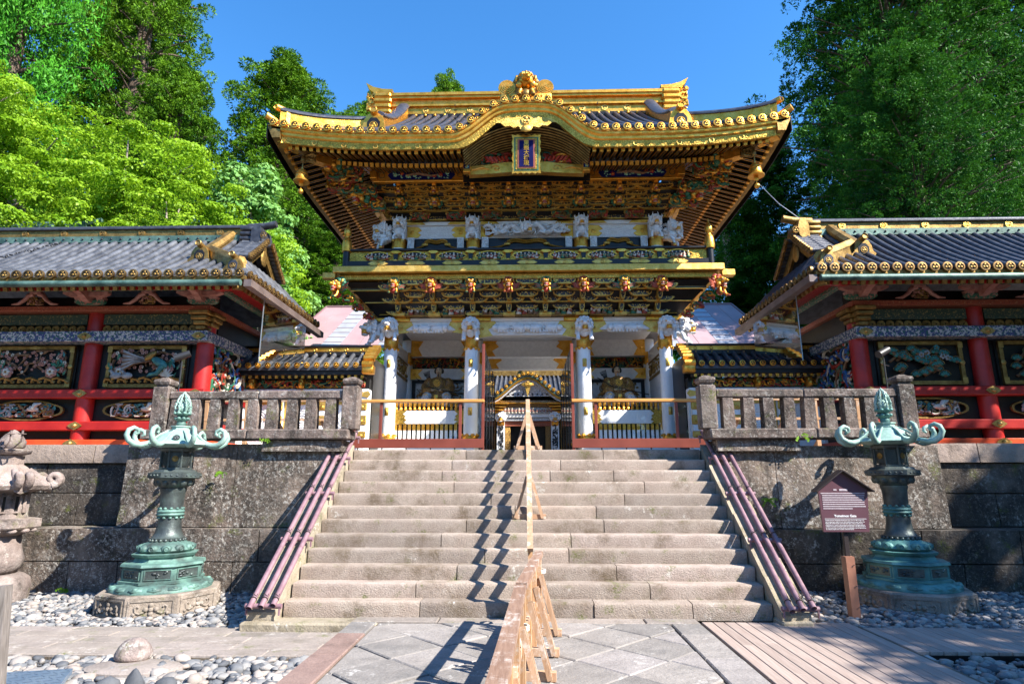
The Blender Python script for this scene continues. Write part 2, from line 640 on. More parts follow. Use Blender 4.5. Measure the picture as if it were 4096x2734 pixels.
border_red = stone('reddish_border_stone', (0.22, 0.15, 0.13), (0.31, 0.22, 0.19), 0.3, 0.1, 0.0, 0.4, 45, 0.2, stain=(0.1, 0.07, 0.06))
joint_earth = paint('joint_earth', (0.10, 0.08, 0.06), (0.16, 0.13, 0.10), 8, 0.95, 0, 0.6, 40, 0.02, 0.1)
earth = paint('gravelly_earth', (0.12, 0.11, 0.10), (0.2, 0.185, 0.17), 3, 0.95, 0, 0.8, 30, 0.04, 0.1)


def pebble_material():
    t = NT('river_pebbles')
    at = t.node('Attribute', attribute_name='shade')
    c = t.ramp(at.outputs['Fac'], [(0.0, (0.07, 0.075, 0.085)), (0.25, (0.15, 0.155, 0.165)), (0.5, (0.24, 0.235, 0.23)), (0.75, (0.31, 0.26, 0.225)), (0.97, (0.37, 0.35, 0.33))])
    c = t.mix(0.35, c, t.ramp(t.noise(34, 4, 0.65), [(0.3, (0.5,) * 3), (0.7, (1.0,) * 3)]), 'MULTIPLY')
    return t.done(c, 0.75, 0.0, t.bump(t.noise(70, 3), 0.25, 0.01), 0.3)


pebble_mat = pebble_material()


def wood_material(name, a, b, grain=(40, 3, 40), rough=0.7, wear=None, per=0.2):
    t = NT(name)
    g = t.noise(1.0, 5, 0.6, t.scaled(*grain))
    c = t.ramp(g, [(0.3, a), (0.7, b)])
    if wear:
        c = t.mix(t.math('MULTIPLY', t.grade(t.noise(5.5, 5, 0.7), 0.5, 0.62), t.grade(t.noise(1.0, 4, 0.7, t.scaled(30, 6, 30)), 0.42, 0.55)), c, wear)
    c = t.mix(1.0, c, t.ramp(t.object_random(), [(0, (1 - per,) * 3), (1, (1, 1, 1))]), 'MULTIPLY')
    return t.done(c, rough, 0.0, t.bump(g, 0.35, 0.008), 0.3)


deck_wood = wood_material('deck_board_wood', (0.30, 0.225, 0.19), (0.40, 0.32, 0.275), (45, 2.5, 45), 0.75, None, 0.22)
fence_wood = wood_material('orange_barrier_wood', (0.42, 0.22, 0.10), (0.55, 0.33, 0.18), (40, 40, 4), 0.65, (0.55, 0.42, 0.32), 0.25)
fence_rail_wood = wood_material('worn_rail_wood', (0.19, 0.11, 0.075), (0.30, 0.19, 0.135), (40, 4, 40), 0.7, (0.46, 0.38, 0.33), 0.1)
fence_pale_wood = wood_material('pale_barrier_wood', (0.38, 0.22, 0.125), (0.52, 0.34, 0.22), (30, 30, 5), 0.7, (0.6, 0.5, 0.42), 0.2)
grey_wood = wood_material('grey_weathered_wood', (0.10, 0.085, 0.075), (0.25, 0.22, 0.2), (60, 60, 4), 0.85, None, 0.1)
screen_red = paint('screen_frame_red', (0.16, 0.036, 0.022), (0.20, 0.048, 0.03), 3, 0.4)
screen_wood = wood_material('screen_rail_wood', (0.52, 0.24, 0.06), (0.62, 0.32, 0.09), (4, 40, 40), 0.45, None, 0.05)
brown_post = paint('brown_post_board', (0.27, 0.115, 0.07), (0.33, 0.15, 0.09), 4, 0.55, 0, 0.2, 20)
sign_purple = paint('sign_maroon', (0.085, 0.033, 0.045), (0.105, 0.042, 0.055), 3, 0.45)
sign_dark = paint('sign_dark_edge', (0.02, 0.012, 0.012), None, 3, 0.5)
sign_white = paint('sign_lettering', (0.8, 0.8, 0.8), None, 3, 0.6)
pipe_purple = paint('mauve_pipe_paint', (0.175, 0.095, 0.115), (0.25, 0.15, 0.17), 9, 0.55, 0, 0.1, 60)
wire_dark = paint('dark_wire', (0.03, 0.022, 0.02), None, 5, 0.6)
rope_mat = paint('pale_rope', (0.55, 0.5, 0.42), (0.66, 0.6, 0.5), 60, 0.8)
iron_dark = paint('black_iron', (0.02, 0.02, 0.022), None, 5, 0.45)
blue_metal = paint('blue_checker_plate', (0.20, 0.30, 0.42), (0.27, 0.37, 0.48), 4, 0.35, 0.6, 0.3, 50)
galvanised = paint('galvanised_edge', (0.3, 0.32, 0.33), (0.4, 0.42, 0.43), 4, 0.4, 0.6)
grey_metal = paint('grey_metal_strip', (0.13, 0.095, 0.085), (0.2, 0.15, 0.135), 4, 0.5, 0.3)
plaque_blue = paint('plaque_blue', (0.006, 0.007, 0.06), (0.01, 0.011, 0.09), 6, 0.8, spec=0.1)
plaque_pink = paint('plaque_pink', (0.30, 0.09, 0.06), (0.36, 0.12, 0.085), 6, 0.7, spec=0.2)
shelter_pink = paint('mauve_roof_sheet', (0.30, 0.195, 0.205), (0.35, 0.235, 0.245), 1.5, 0.5, 0.0, 0.12, 12, 0.02)
shelter_edge = paint('mauve_roof_edge', (0.22, 0.13, 0.14), None, 2, 0.5)
shelter_strip = paint('translucent_roof_strip', (0.26, 0.27, 0.31), (0.33, 0.34, 0.38), 3, 0.35)
flower_frieze = painted_ornament('painted_blue_white_frieze', (0.05, 0.06, 0.17), [(0.5, 0.46, 0.43), (0.45, 0.42, 0.4), (0.02, 0.10, 0.08)], 15, 0.46, 0.55)
meander = painted_ornament('painted_green_frieze', (0.045, 0.075, 0.05), [(0.28, 0.22, 0.08), (0.02, 0.06, 0.05)], 30, 0.42, 0.55)
pattern_pg = painted_ornament('painted_pink_green', (0.04, 0.16, 0.10), [(0.42, 0.17, 0.12), (0.5, 0.3, 0.24)], 20, 0.42, 0.55)
pattern_red = painted_ornament('painted_red_beam', (0.32, 0.075, 0.035), [(0.42, 0.2, 0.1), (0.18, 0.03, 0.02)], 26, 0.4, 0.5)
bird_panel = painted_ornament('painted_flower_panel', (0.025, 0.02, 0.10), [(0.30, 0.52, 0.36), (0.5, 0.06, 0.03), (0.42, 0.12, 0.05)], 17, 0.44, 0.5)
robe_gold = painted_ornament('brocade_robe', (0.17, 0.08, 0.02), [(0.6, 0.37, 0.09)], 40, 0.45, 0.45, True)
robe_check = painted_ornament('checked_trousers', (0.6, 0.58, 0.55), [(0.12, 0.11, 0.11)], 40, 0.45, 0.6)
ink_ornament = painted_ornament('white_with_ink_ornament', (0.62, 0.62, 0.63), [(0.03, 0.03, 0.035), (0.25, 0.25, 0.27)], 26, 0.42, 0.6)
bark = paint('tree_bark', (0.075, 0.05, 0.035), (0.16, 0.11, 0.085), 3, 0.9, 0, 0.9, 14, 0.08)
bark_pale = paint('pale_tree_bark', (0.2, 0.16, 0.13), (0.32, 0.27, 0.23), 3, 0.9, 0, 0.8, 14, 0.06)
leaf_maple = leaf_mat('maple_leaves', (0.13, 0.27, 0.010), (0.32, 0.50, 0.035), 0.42, 0.7)
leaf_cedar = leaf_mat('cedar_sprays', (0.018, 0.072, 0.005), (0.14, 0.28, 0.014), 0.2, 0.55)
leaf_cypress = leaf_mat('cypress_sprays', (0.03, 0.17, 0.012), (0.11, 0.37, 0.028), 0.28, 0.55)
leaf_pale = leaf_mat('pale_broad_leaves', (0.12, 0.28, 0.06), (0.27, 0.48, 0.15), 0.35, 0.9)
leaf_shade = leaf_mat('shaded_cedar_sprays', (0.008, 0.052, 0.009), (0.06, 0.19, 0.018), 0.2, 0.5)  # darker copy of the cedar colour, with the right-hand trees' shade in it
fern_mat = leaf_mat('fern_fronds', (0.08, 0.2, 0.01), (0.2, 0.36, 0.03), 0.35, 5)


def glass_material(name, tint, refl=0.09):
    t = NT(name)
    tr = t.node('BsdfTransparent')
    tr.inputs['Color'].default_value = (*tint, 1)
    gl = t.node('BsdfGlossy')
    gl.inputs['Roughness'].default_value = 0.02
    lw = t.node('LayerWeight')
    lw.inputs['Blend'].default_value = 0.25
    mx = t.node('MixShader')
    fac = t.math('ADD', t.math('MULTIPLY', lw.outputs['Fresnel'], 0.7), refl * 0.3)
    t.l.new(fac, mx.inputs[0])
    t.l.new(tr.outputs[0], mx.inputs[1])
    t.l.new(gl.outputs[0], mx.inputs[2])
    t.l.new(mx.outputs[0], t.n['Material Output'].inputs['Surface'])
    return t.m


glass = glass_material('screen_glass', (0.93, 0.94, 0.94))
acrylic = glass_material('clear_acrylic', (0.86, 0.88, 0.88))
dark_glass = glass_material('tinted_glass', (0.66, 0.66, 0.66), 0.12)

bronze_cap = gold_mat('brown_bronze_cap', (0.22, 0.13, 0.05), (0.40, 0.26, 0.11), 0.5, 0.3, 40)
mane_red = paint('dark_red_mane', (0.22, 0.03, 0.015), (0.34, 0.06, 0.02), 14, 0.5)
pale_green = paint('painted_pale_green', (0.16, 0.40, 0.24), (0.34, 0.56, 0.40), 40, 0.5)

# ------------------------------------------------------------------ ground, paving, path, deck
mb = MB()
mb.add([(-420, -200, -0.16), (420, -200, -0.16), (420, 520, -0.16), (-420, 520, -0.16)], [(0, 1, 2, 3)])
structure(mb.part('ground', earth))


def clip_poly(poly, a, b, c):
    """part of a convex polygon where a*x + b*y <= c"""
    out = []
    for i in range(len(poly)):
        p, q = poly[i], poly[(i + 1) % len(poly)]
        dp, dq = a * p[0] + b * p[1] - c, a * q[0] + b * q[1] - c
        if dp <= 0:
            out.append(p)
        if dp * dq < 0:
            t = dp / (dp - dq)
            out.append((p[0] + (q[0] - p[0]) * t, p[1] + (q[1] - p[1]) * t))
    return out


def inset_poly(poly, d):
    """convex polygon drawn in by d"""
    n = len(poly)
    cx, cy = sum(p[0] for p in poly) / n, sum(p[1] for p in poly) / n
    out = [(cx - 99, cy - 99), (cx + 99, cy - 99), (cx + 99, cy + 99), (cx - 99, cy + 99)]
    for i in range(n):
        p, q = poly[i], poly[(i + 1) % n]
        nx, ny = q[1] - p[1], p[0] - q[0]
        L_ = math.hypot(nx, ny)
        if L_ < 1e-6:
            continue
        nx, ny = nx / L_, ny / L_
        if nx * (cx - p[0]) + ny * (cy - p[1]) > 0:
            nx, ny = -nx, -ny
        out = clip_poly(out, nx, ny, nx * p[0] + ny * p[1] - d)
        if len(out) < 3:
            return []
    return out


def slab(name, poly, z0, z1, mat_, parent, gap=0.006, ch=0.012, tilt=0.003):
    a, b = inset_poly(poly, gap), inset_poly(poly, gap + ch)
    if len(a) < 3 or len(a) != len(b):
        return
    n = len(a)
    dz = [rnd.uniform(-tilt, tilt) for _ in range(3)]
    cx, cy = a[0]
    h = lambda p: z1 + dz[0] + dz[1] * (p[0] - cx) + dz[2] * (p[1] - cy)
    V = [(p[0], p[1], z0) for p in a] + [(p[0], p[1], h(p) - ch * 0.8) for p in a] + [(p[0], p[1], h(p)) for p in b]
    F = [(i + k * n, (i + 1) % n + k * n, (i + 1) % n + (k + 1) * n, i + (k + 1) * n) for k in (0, 1) for i in range(n)] + [tuple(range(2 * n, 3 * n))]
    area = sum(a[i][0] * a[(i + 1) % n][1] - a[(i + 1) % n][0] * a[i][1] for i in range(n))
    if area < 0:
        F = [f[::-1] for f in F]
    m = MB()
    m.add(V, F)
    return m.part(name, mat_, parent)


mb = MB()
mb.box(-2.14, 2.04, -2.5, 7.97, -0.15, -0.022)
paving = structure(mb.part('paving', joint_earth))
SD = 0.62                                             # diamond paving laid at forty-five degrees
e = SD / math.sqrt(2)
for i in range(-26, 27):
    for j in range(-26, 27):
        u, v = (i - j) * e, 5.35 + (i + j) * e
        if abs(u) < 2.6 and 2.2 < v < 8.6:
            q = [(u - e, v), (u, v - e), (u + e, v), (u, v + e)]
            for a_, b_, c_ in ((1, 0, 1.66), (-1, 0, 1.80), (0, 1, 7.72), (0, -1, -2.4)):
                q = clip_poly(q, a_, b_, c_)
                if len(q) < 3:
                    break
            if len(q) >= 3:
                slab('paving_slab', q, -0.1, rnd.uniform(-0.004, 0.004), paver_stone, paving, rnd.uniform(0.005, 0.01), 0.012, 0.007)
y = 2.2
for x0, x1 in ((-2.13, -1.81), (1.67, 2.03)):
    y = 2.2
    while y < 7.7:
        d = min(rnd.uniform(0.75, 1.25), 7.72 - y)
        slab('border_slab', [(x0, y), (x1, y), (x1, y + d), (x0, y + d)], -0.1, 0.004, border_red if (x0 < 0 and y < 6.5) else paver_stone, paving)
        y += d + 1e-4
x = -2.13
while x < 2.0:
    d = min(rnd.uniform(0.9, 1.5), 2.03 - x)
    slab('border_slab', [(x, 7.72), (x + d, 7.72), (x + d, 7.97), (x, 7.97)], -0.1, 0.008, path_stone, paving)
    x += d + 1e-4

mb = MB()
mb.box(-9.6, -2.16, 6.62, 7.80, -0.2, -0.112)
path = structure(mb.part('path', joint_earth))
for r_, (ya, yb) in enumerate(((6.62, 6.86), (6.86, 7.09), (7.09, 7.36), (7.36, 7.58), (7.58, 7.80))):
    x = -9.6 + 0.37 * r_
    while x < -2.2:
        d = rnd.uniform(0.8, 1.5)
        x2 = min(x + d, -2.17 - (0.0 if r_ else 0.0))
        slab('path_slab', [(x, ya), (x2, ya), (x2, yb), (x, yb)], -0.2, -0.085, path_stone, path, 0.004, 0.01, 0.003)
        x = x2 + 1e-4
        if x2 > -2.2:
            break

mb = MB()
mb.box(2.06, 3.80, 2.0, 7.84, -0.14, -0.04)
mb.box(3.86, 9.0, 6.66, 7.66, -0.14, -0.05)
deck = structure(mb.part('deck', lacquer))
bw = (3.80 - 2.06) / 13
for k in range(13):
    y0 = 2.0
    for y1 in sorted((rnd.uniform(4.6, 6.9), 7.84)):
        mb = MB()
        mb.cbox(2.06 + k * bw + 0.003, 2.06 + (k + 1) * bw - 0.003, y0 + 0.002, y1 - 0.002, -0.04, -0.003, 0.005)
        mb.part('deck_board', deck_wood, deck)
        y0 = y1
for k in range(38):
    mb = MB()
    mb.cbox(3.86 + k * 0.135 + 0.003, 3.86 + (k + 1) * 0.135 - 0.003, 6.66, 7.66, -0.05, -0.012, 0.005)
    mb.part('deck_board', deck_wood, deck)
mb = MB()
mb.box(3.80, 3.84, 2.0, 7.7, -0.14, -0.01)
mb.part('deck_edge', joint_earth, deck)

# ------------------------------------------------------------------ river pebbles


def icosphere(level):
    import bmesh
    b = bmesh.new()
    bmesh.ops.create_icosphere(b, subdivisions=level, radius=1.0)
    v = np.array([p.co[:] for p in b.verts])
    f = np.array([[q.index for q in p.verts] for p in b.faces])
    b.free()
    return v, f


ICO = {1: icosphere(1), 2: icosphere(2)}


def quick_mesh(name, V, F, mats, smooth=True, attr=None):
    """mesh from arrays; every face has the same number of corners"""
    me = bpy.data.meshes.new(name)
    n, k = F.shape
    me.vertices.add(len(V))
    me.vertices.foreach_set('co', V.astype(np.float32).ravel())
    me.loops.add(n * k)
    me.loops.foreach_set('vertex_index', F.astype(np.int32).ravel())
    me.polygons.add(n)
    me.polygons.foreach_set('loop_start', np.arange(0, n * k, k, dtype=np.int32))
    if smooth:
        me.polygons.foreach_set('use_smooth', np.ones(n, dtype=bool))
    for m in mats if isinstance(mats, (list, tuple)) else [mats]:
        me.materials.append(m)
    me.update(calc_edges=True)
    if attr is not None:
        a = me.attributes.new('shade', 'FLOAT', 'POINT')
        a.data.foreach_set('value', attr.astype(np.float32))
    return me


def pebble_cloud(zones, seed):
    g = np.random.default_rng(seed)
    VV, FF, AA, base = [], [], [], 0
    for x0, x1, y0, y1, z, size, dens, lev, keep in zones:
        v0, f0 = ICO[lev]
        n = int((x1 - x0) * (y1 - y0) / (size * size) * dens)
        c = np.stack([g.uniform(x0, x1, n), g.uniform(y0, y1, n)], 1)
        c = c[np.array([keep(p[0], p[1]) for p in c])] if keep else c
        n = len(c)
        s = size * np.exp(g.normal(0, 0.27, n)) * 0.62
        lump = 1 + 0.16 * g.normal(0, 1, (n, len(v0))).clip(-1.4, 1.4)
        v = v0[None] * lump[:, :, None] * np.stack([s * g.uniform(0.85, 1.3, n), s * g.uniform(0.7, 1.0, n), s * g.uniform(0.42, 0.66, n)], 1)[:, None, :]
        a, t = g.uniform(0, 2 * PI, n), g.normal(0, 0.22, n)
        ca, sa, ct, st = np.cos(a)[:, None], np.sin(a)[:, None], np.cos(t)[:, None], np.sin(t)[:, None]
        X, Y, Z = v[..., 0], v[..., 1], v[..., 2]
        Y, Z = Y * ct - Z * st, Y * st + Z * ct
        X, Y = X * ca - Y * sa, X * sa + Y * ca
        zz = z + g.uniform(-0.02, 0.035, n) * (size / 0.09)
        V = np.stack([X + c[:, :1], Y + c[:, 1:2], Z + zz[:, None]], 2).reshape(-1, 3)
        VV.append(V)
        FF.append((f0[None] + (np.arange(n) * len(v0))[:, None, None]).reshape(-1, 3) + base)
        AA.append(np.repeat(g.uniform(0, 1, n), len(v0)))
        base += len(V)
    return np.concatenate(VV), np.concatenate(FF), np.concatenate(AA)


off_base = lambda cx, cy, r: (lambda x, y: (x - cx) ** 2 + (y - cy) ** 2 > r * r)
keepL = lambda x, y: (x + 5.27) ** 2 + (y - 9.07) ** 2 > 0.83 ** 2 and not (x > -3.5 and y < 7.95)
keepR = lambda x, y: (x - 5.36) ** 2 + (y - 9.25) ** 2 > 0.83 ** 2 and not (x < 3.85 and y < 7.86) and y > 7.66
V, F, A = pebble_cloud([
    (-10.5, -3.36, 7.82, 10.15, -0.115, 0.068, 1.55, 1, keepL),
    (-9.5, -2.15, 2.6, 6.60, -0.13, 0.080, 1.55, 2, lambda x, y: x > -6.5 or y > 4.5),
    (3.22, 10.5, 7.64, 10.15, -0.05, 0.068, 1.6, 1, keepR),
    (3.84, 8.5, 3.0, 6.64, -0.1, 0.078, 1.55, 1, None)], 5)
o = link('gravel', quick_mesh('gravel', V, F, pebble_mat, True, A))
o['kind'] = 'stuff'
o['label'] = 'grey and pinkish rounded river pebbles'

# a few larger stones one can pick out
big_label = ['dark blue pointed river stone standing against the low slab', 'dark rounded river stone left of the pointed stone', 'flat grey river stone lying alone beside the stone path',
             'dark round river stone between blue plate and slab', 'dark egg-shaped river stone just right of the pointed stone', 'brownish round river stone right of the egg-shaped stone']
for k, (x, y, r_, hgt, sh) in enumerate(((-3.42, 5.66, 0.085, 0.19, 0.02), (-3.66, 5.68, 0.10, 0.11, 0.1), (-5.02, 6.38, 0.11, 0.085, 0.62), (-4.12, 5.50, 0.10, 0.10, 0.12), (-3.17, 5.72, 0.095, 0.10, 0.05), (-2.98, 5.83, 0.075, 0.10, 0.7))):
    v0, f0 = ICO[2]
    g = np.random.default_rng(40 + k)
    v = v0 * (1 + 0.09 * g.normal(0, 1, (len(v0), 1)))
    if k == 0:
        v[:, :2] *= (1.0 - 0.55 * np.clip(v[:, 2:3], -0.4, 1))
    v = v * np.array([r_, r_ * 0.75, hgt * 0.62]) + np.array([0, 0, hgt * 0.35])
    o = link('river_stone', quick_mesh('river_stone', v, f0, pebble_mat, True, np.full(len(v0), sh)), None, Tm(x, y, -0.12) @ Rz(k * 0.8))
    tag(o, big_label[k], 'stone', 'larger stones among the pebbles')

# dome-shaped stone on its flat slab
mb = MB()
pr = [(0.31, 0.0), (0.35, 0.03), (0.345, 0.07), (0.30, 0.085)]
mb.at(Tm(-3.78, 6.22, -0.17) @ Sc(1.35, 0.72, 1.2))
mb.lathe(pr, 20)
o = mb.part('flat_slab', path_stone, None, 40)
tag(o, 'low rounded slab under the dome-shaped stone by the path', 'slab')
mb = MB()
mb.at(Tm(-3.92, 6.42, -0.06) @ Sc(0.88, 0.75, 0.9))
mb.lathe([(0.17, -0.02), (0.205, 0.015), (0.20, 0.05), (0.165, 0.12), (0.115, 0.175), (0.05, 0.2), (0.0, 0.203)], 20)
o = mb.part('dome_stone', lantern_stone, None, 60)
tag(o, 'dome-shaped marker stone on the low slab beside the path', 'stone')

# blue chequered cover and leaning grey post at the left edge
t = thing('metal_cover', 'blue chequered metal cover plate among the pebbles', 'cover plate', (-4.6, 5.4, -0.1))
mb = MB()
mb.hexa([(-5.6, 4.3, -0.04), (-3.72, 5.05, -0.04), (-4.12, 5.86, -0.04), (-6.0, 5.4, -0.04), (-5.6, 4.3, 0.0), (-3.72, 5.05, 0.0), (-4.12, 5.86, 0.0), (-6.0, 5.4, 0.0)])
mb.part('plate', blue_metal, t)
mb = MB()
mb.hexa([(-5.6, 4.3, -0.14), (-3.74, 5.05, -0.14), (-4.14, 5.84, -0.14), (-6.0, 5.4, -0.14), (-5.6, 4.3, -0.041), (-3.74, 5.05, -0.041), (-4.14, 5.84, -0.041), (-6.0, 5.4, -0.041)])
mb.part('rim', galvanised, t)
mb = MB()
for i in range(26):
    for j in range(12):
        a, b = (i + 0.5) / 26, (j + 0.5) / 12
        p = Vector((-5.6, 4.3, 0.003)) * (1 - a) * (1 - b) + Vector((-3.72, 5.05, 0.003)) * a * (1 - b) + Vector((-4.12, 5.86, 0.003)) * a * b + Vector((-6.0, 5.4, 0.003)) * (1 - a) * b
        s = 0.03 if (i + j) % 2 else -0.03
        mb.add([p + Vector((-0.03, -s * 0.6 - 0.006, 0)), p + Vector((0.03, s * 0.6 - 0.006, 0)), p + Vector((0.03, s * 0.6 + 0.006, 0)), p + Vector((-0.03, -s * 0.6 + 0.006, 0))], [(0, 1, 2, 3)])
mb.part('tread_pattern', blue_metal, t, None, None, True)
t = thing('wooden_post', 'leaning grey weathered wooden post at the left edge', 'post', (-2.95, 3.6, -0.12))
mb = MB()
mb.beam((-2.93, 3.62, -0.12), (-3.04, 3.6, 1.07), 0.07, 0.12)
mb.part('post', grey_wood, t)
mb = MB()
mb.beam((-3.6, 3.66, 0.83), (-3.0, 3.62, 0.83), 0.05, 0.08)
mb.part('rail', grey_wood, t)

# ------------------------------------------------------------------ stairs
RISE, GO, Y1 = 0.18, 0.2444, 7.96
joints = {12: [-1.08, 1.3], 11: [-1.29, 0.55], 10: [-1.42, 0.36, 1.4], 9: [-1.19, 1.85], 8: [-0.58, 1.49], 7: [-0.2, 1.02], 6: [-0.91, 1.1], 5: [-1.24, 0.6], 4: [-0.6, 0.55], 3: [-0.95, 1.16], 2: [-1.45, 0.2, 1.54], 1: [-1.35, 0.8, 2.0]}
stairs = thing('stone_staircase', 'broad flight of twelve brown stone steps up to the gate', 'stairs', (0, 7.96, 0))
for k, js in joints.items():
    y0, z0 = Y1 + GO * (k - 1), RISE * (k - 1)
    xs = [-3.05] + js + [2.97]
    for a, b in zip(xs, xs[1:]):
        mb = MB()
        n = max(3, int((b - a) / 0.16))
        dy, dz = rnd.uniform(-0.008, 0.008), rnd.uniform(-0.006, 0.004)
        rows_ = []
        for i in range(n + 1):
            x = a + 0.006 + (b - a - 0.012) * i / n
            end = 0.012 if i in (0, n) else 0.0
            w = lambda s: noise.noise((x * 2.3, k * 7.1 + s, s * 3.0)) * 0.013
            rows_.append([(x, y0 + dy + w(1) + end, z0 + 0.004 - 0.02), (x, y0 + dy + w(1) - 0.004 + end, z0 + 0.05), (x, y0 + dy + w(2) + end, z0 + RISE - 0.05), (x, y0 + dy + 0.003 + w(2) * 0.8 + end, z0 + RISE - 0.012 + dz + w(3) * 0.3),
                          (x, y0 + dy + 0.014 + w(2) * 0.8 + end, z0 + RISE + dz + w(3) * 0.3 - end * 0.3), (x, y0 + 0.17, z0 + RISE + dz * 0.5), (x, y0 + 0.62, z0 + RISE + dz * 0.5), (x, y0 + 0.62, z0 - 0.02)])
        mb.loft(rows_, True)
        mb.part('step_block', step_stone, stairs, 50)
mb = MB()
mb.box(-3.0, 2.9, 8.3, 10.9, -0.1, 0.15)
mb.hexa([(-3.0, 8.3, 0.1), (2.9, 8.3, 0.1), (2.9, 11, 0.1), (-3.0, 11, 0.1), (-3.0, 8.3, 0.15), (2.9, 8.3, 0.15), (2.9, 11, 2.0), (-3.0, 11, 2.0)])
mb.part('core', joint_earth, stairs)
for sx, x0, x1 in ((-1, -3.40, -3.06), (1, 2.98, 3.32)):
    n = 6
    for i in range(n):
        a, b = i / n, (i + 1) / n
        ya, yb = 7.72 + 3.0 * a + 0.004, 7.72 + 3.0 * b - 0.004
        za, zb = 0.10 + 2.14 * a, 0.10 + 2.14 * b
        mb = MB()
        j1, j2 = rnd.uniform(-0.012, 0.012), rnd.uniform(-0.012, 0.012)
        mb.hexa([(x0 + j1, ya, -0.12), (x1 + j2, ya, -0.12), (x1 + j2, yb, -0.12), (x0 + j1, yb, -0.12), (x0 + j1, ya, za), (x1 + j2, ya, za), (x1 + j2, yb, zb), (x0 + j1, yb, zb)])
        mb.part('cheek_block', cheek_stone, stairs)
    mb = MB()
    mb.cbox(x0 - 0.03, x1 + (1.25 if sx < 0 else 0.0), 7.60 if sx < 0 else 7.66, 7.96, -0.14, 0.002 if sx < 0 else 0.04, 0.02, 0.005)
    mb.part('foot_stone', cheek_stone, stairs)


def pipe_set(sx):
    lab = 'three sloping mauve pipes tied along the %s side of the stone steps' % ('left' if sx < 0 else 'right')
    t = thing('pipe_handrail', lab, 'handrail', (sx * 3.25, 7.7, 0.1), 'pipe handrails beside the stairs')
    A, B = Vector((0, 7.70, 0.235)), Vector((0, 10.72, 2.43))
    d = (B - A)
    for k in (0, 1, 2):
        x = sx * 3.19 + (k - 1) * 0.135
        mb = MB()
        mb.tube([(x, A.y - 0.1 + 0.02 * k, A.z - 0.072 + 0.014 * k), (x, B.y + 0.05, B.z + 0.036)], 0.033, 12, False)
        mb.tube([(x, A.y - 0.1 + 0.02 * k, A.z - 0.072 + 0.014 * k), (x, B.y + 0.05, B.z + 0.036)], 0.027, 12, False)
        mb.tube([(x, B.y + 0.03, B.z + 0.02), (x, B.y + 0.055, B.z + 0.04)], 0.034, 12)
        for s in (0.24, 0.5, 0.77):
            p = A + d * s
            mb.tube([(x, p.y, p.z), (x, p.y + 0.012, p.z + 0.009)], 0.036, 12, False)
        pipe = mb.part('pipe', pipe_purple, t, 60)
    for s in (0.0, 0.31, 0.58, 0.83, 1.0):
        p = A + d * s
        mb = MB()
        mb.tube([(sx * 3.19 - 0.22, p.y, p.z - 0.06), (sx * 3.19 + 0.22, p.y, p.z - 0.06)], 0.03, 10)
        mb.part('cross_pipe', pipe_purple, t, 60)
        for xx in (sx * 3.19 - 0.2, sx * 3.19 + 0.2):
            mb = MB()
            mb.box(xx - 0.008, xx + 0.008, p.y - 0.03, p.y + 0.0, p.z - 0.16, p.z - 0.08)
            mb.part('bracket', pipe_purple, t)
        for k in (0, 1, 2):
            x = sx * 3.19 + (k - 1) * 0.135
            mb = MB()
            q = p + d.normalized() * 0.03
            mb.tube([(x + 0.037 * math.cos(a), q.y - 0.037 * math.sin(a) * 0.58 - 0.01, q.z + 0.037 * math.sin(a) * 0.8) for a in [i * PI / 4 for i in range(9)]], 0.006, 5)
            mb.tube([(x + 0.03, q.y, q.z + 0.03), (x + 0.045, q.y - 0.02, q.z + 0.062)], 0.004, 4)
            mb.tube([(x + 0.02, q.y, q.z + 0.035), (x - 0.01, q.y - 0.02, q.z + 0.07)], 0.004, 4)
            mb.part('wire_tie', wire_dark, t)


pipe_set(-1)
pipe_set(1)

# ------------------------------------------------------------------ wooden crowd barriers


def stand(t, c, dirx, h=0.62, half=0.2, wood=None, foot_z=0.0):
    """foot beam across, two sloping braces up to the post"""
    wood = wood or fence_pale_wood
    c = Vector(c)
    s = Vector(dirx).normalized()
    f = s.cross(Vector((0, 0, 1)))
    mb = MB()
    mb.beam(c - s * (half + 0.05) + Vector((0, 0, 0.04)), c + s * (half + 0.05) + Vector((0, 0, 0.04)), 0.075, 0.07)
    mb.part('foot', wood, t)
    for k in (-1, 1):
        for e_ in (-1, 1):
            mb = MB()
            mb.beam(c + s * half * k + f * 0.05 * e_ + Vector((0, 0, 0.02)), c + s * 0.03 * k + f * 0.05 * e_ + Vector((0, 0, h)), 0.02, 0.045)
            mb.part('brace', wood, t)


def barrier(lab, a, b, h, posts, stands, rail=fence_rail_wood, rw=0.092):
    a, b = Vector(a), Vector(b)
    d = b - a
    hd = Vector((d.x, d.y, 0)).normalized()
    s = Vector((hd.y, -hd.x, 0))
    t = thing('wooden_barrier', lab, 'barrier', a, 'wooden barriers dividing the path and the stairs')
    up = Vector((0, 0, h))
    mb = MB()
    mb.beam(a + up - Vector((0, 0, 0.03)), b + up - Vector((0, 0, 0.03)), rw, 0.05)
    mb.part('top_rail', rail, t)
    mb = MB()
    mb.beam(a + up * 0.5, b + up * 0.5, 0.035, 0.10)
    mb.part('lower_rail', fence_pale_wood, t)
    for u, zf in posts:
        p = a + d * u
        mb = MB()
        q0, q1 = Vector((p.x, p.y, zf)), p + up - Vector((0, 0, 0.058))
        mb.beam(q0, q1, min(0.055, rw - 0.01), 0.075, hd)
        mb.part('post', fence_wood, t)
    for u, zf in stands:
        p = a + d * u
        stand(t, (p.x, p.y, zf), s)
    return t


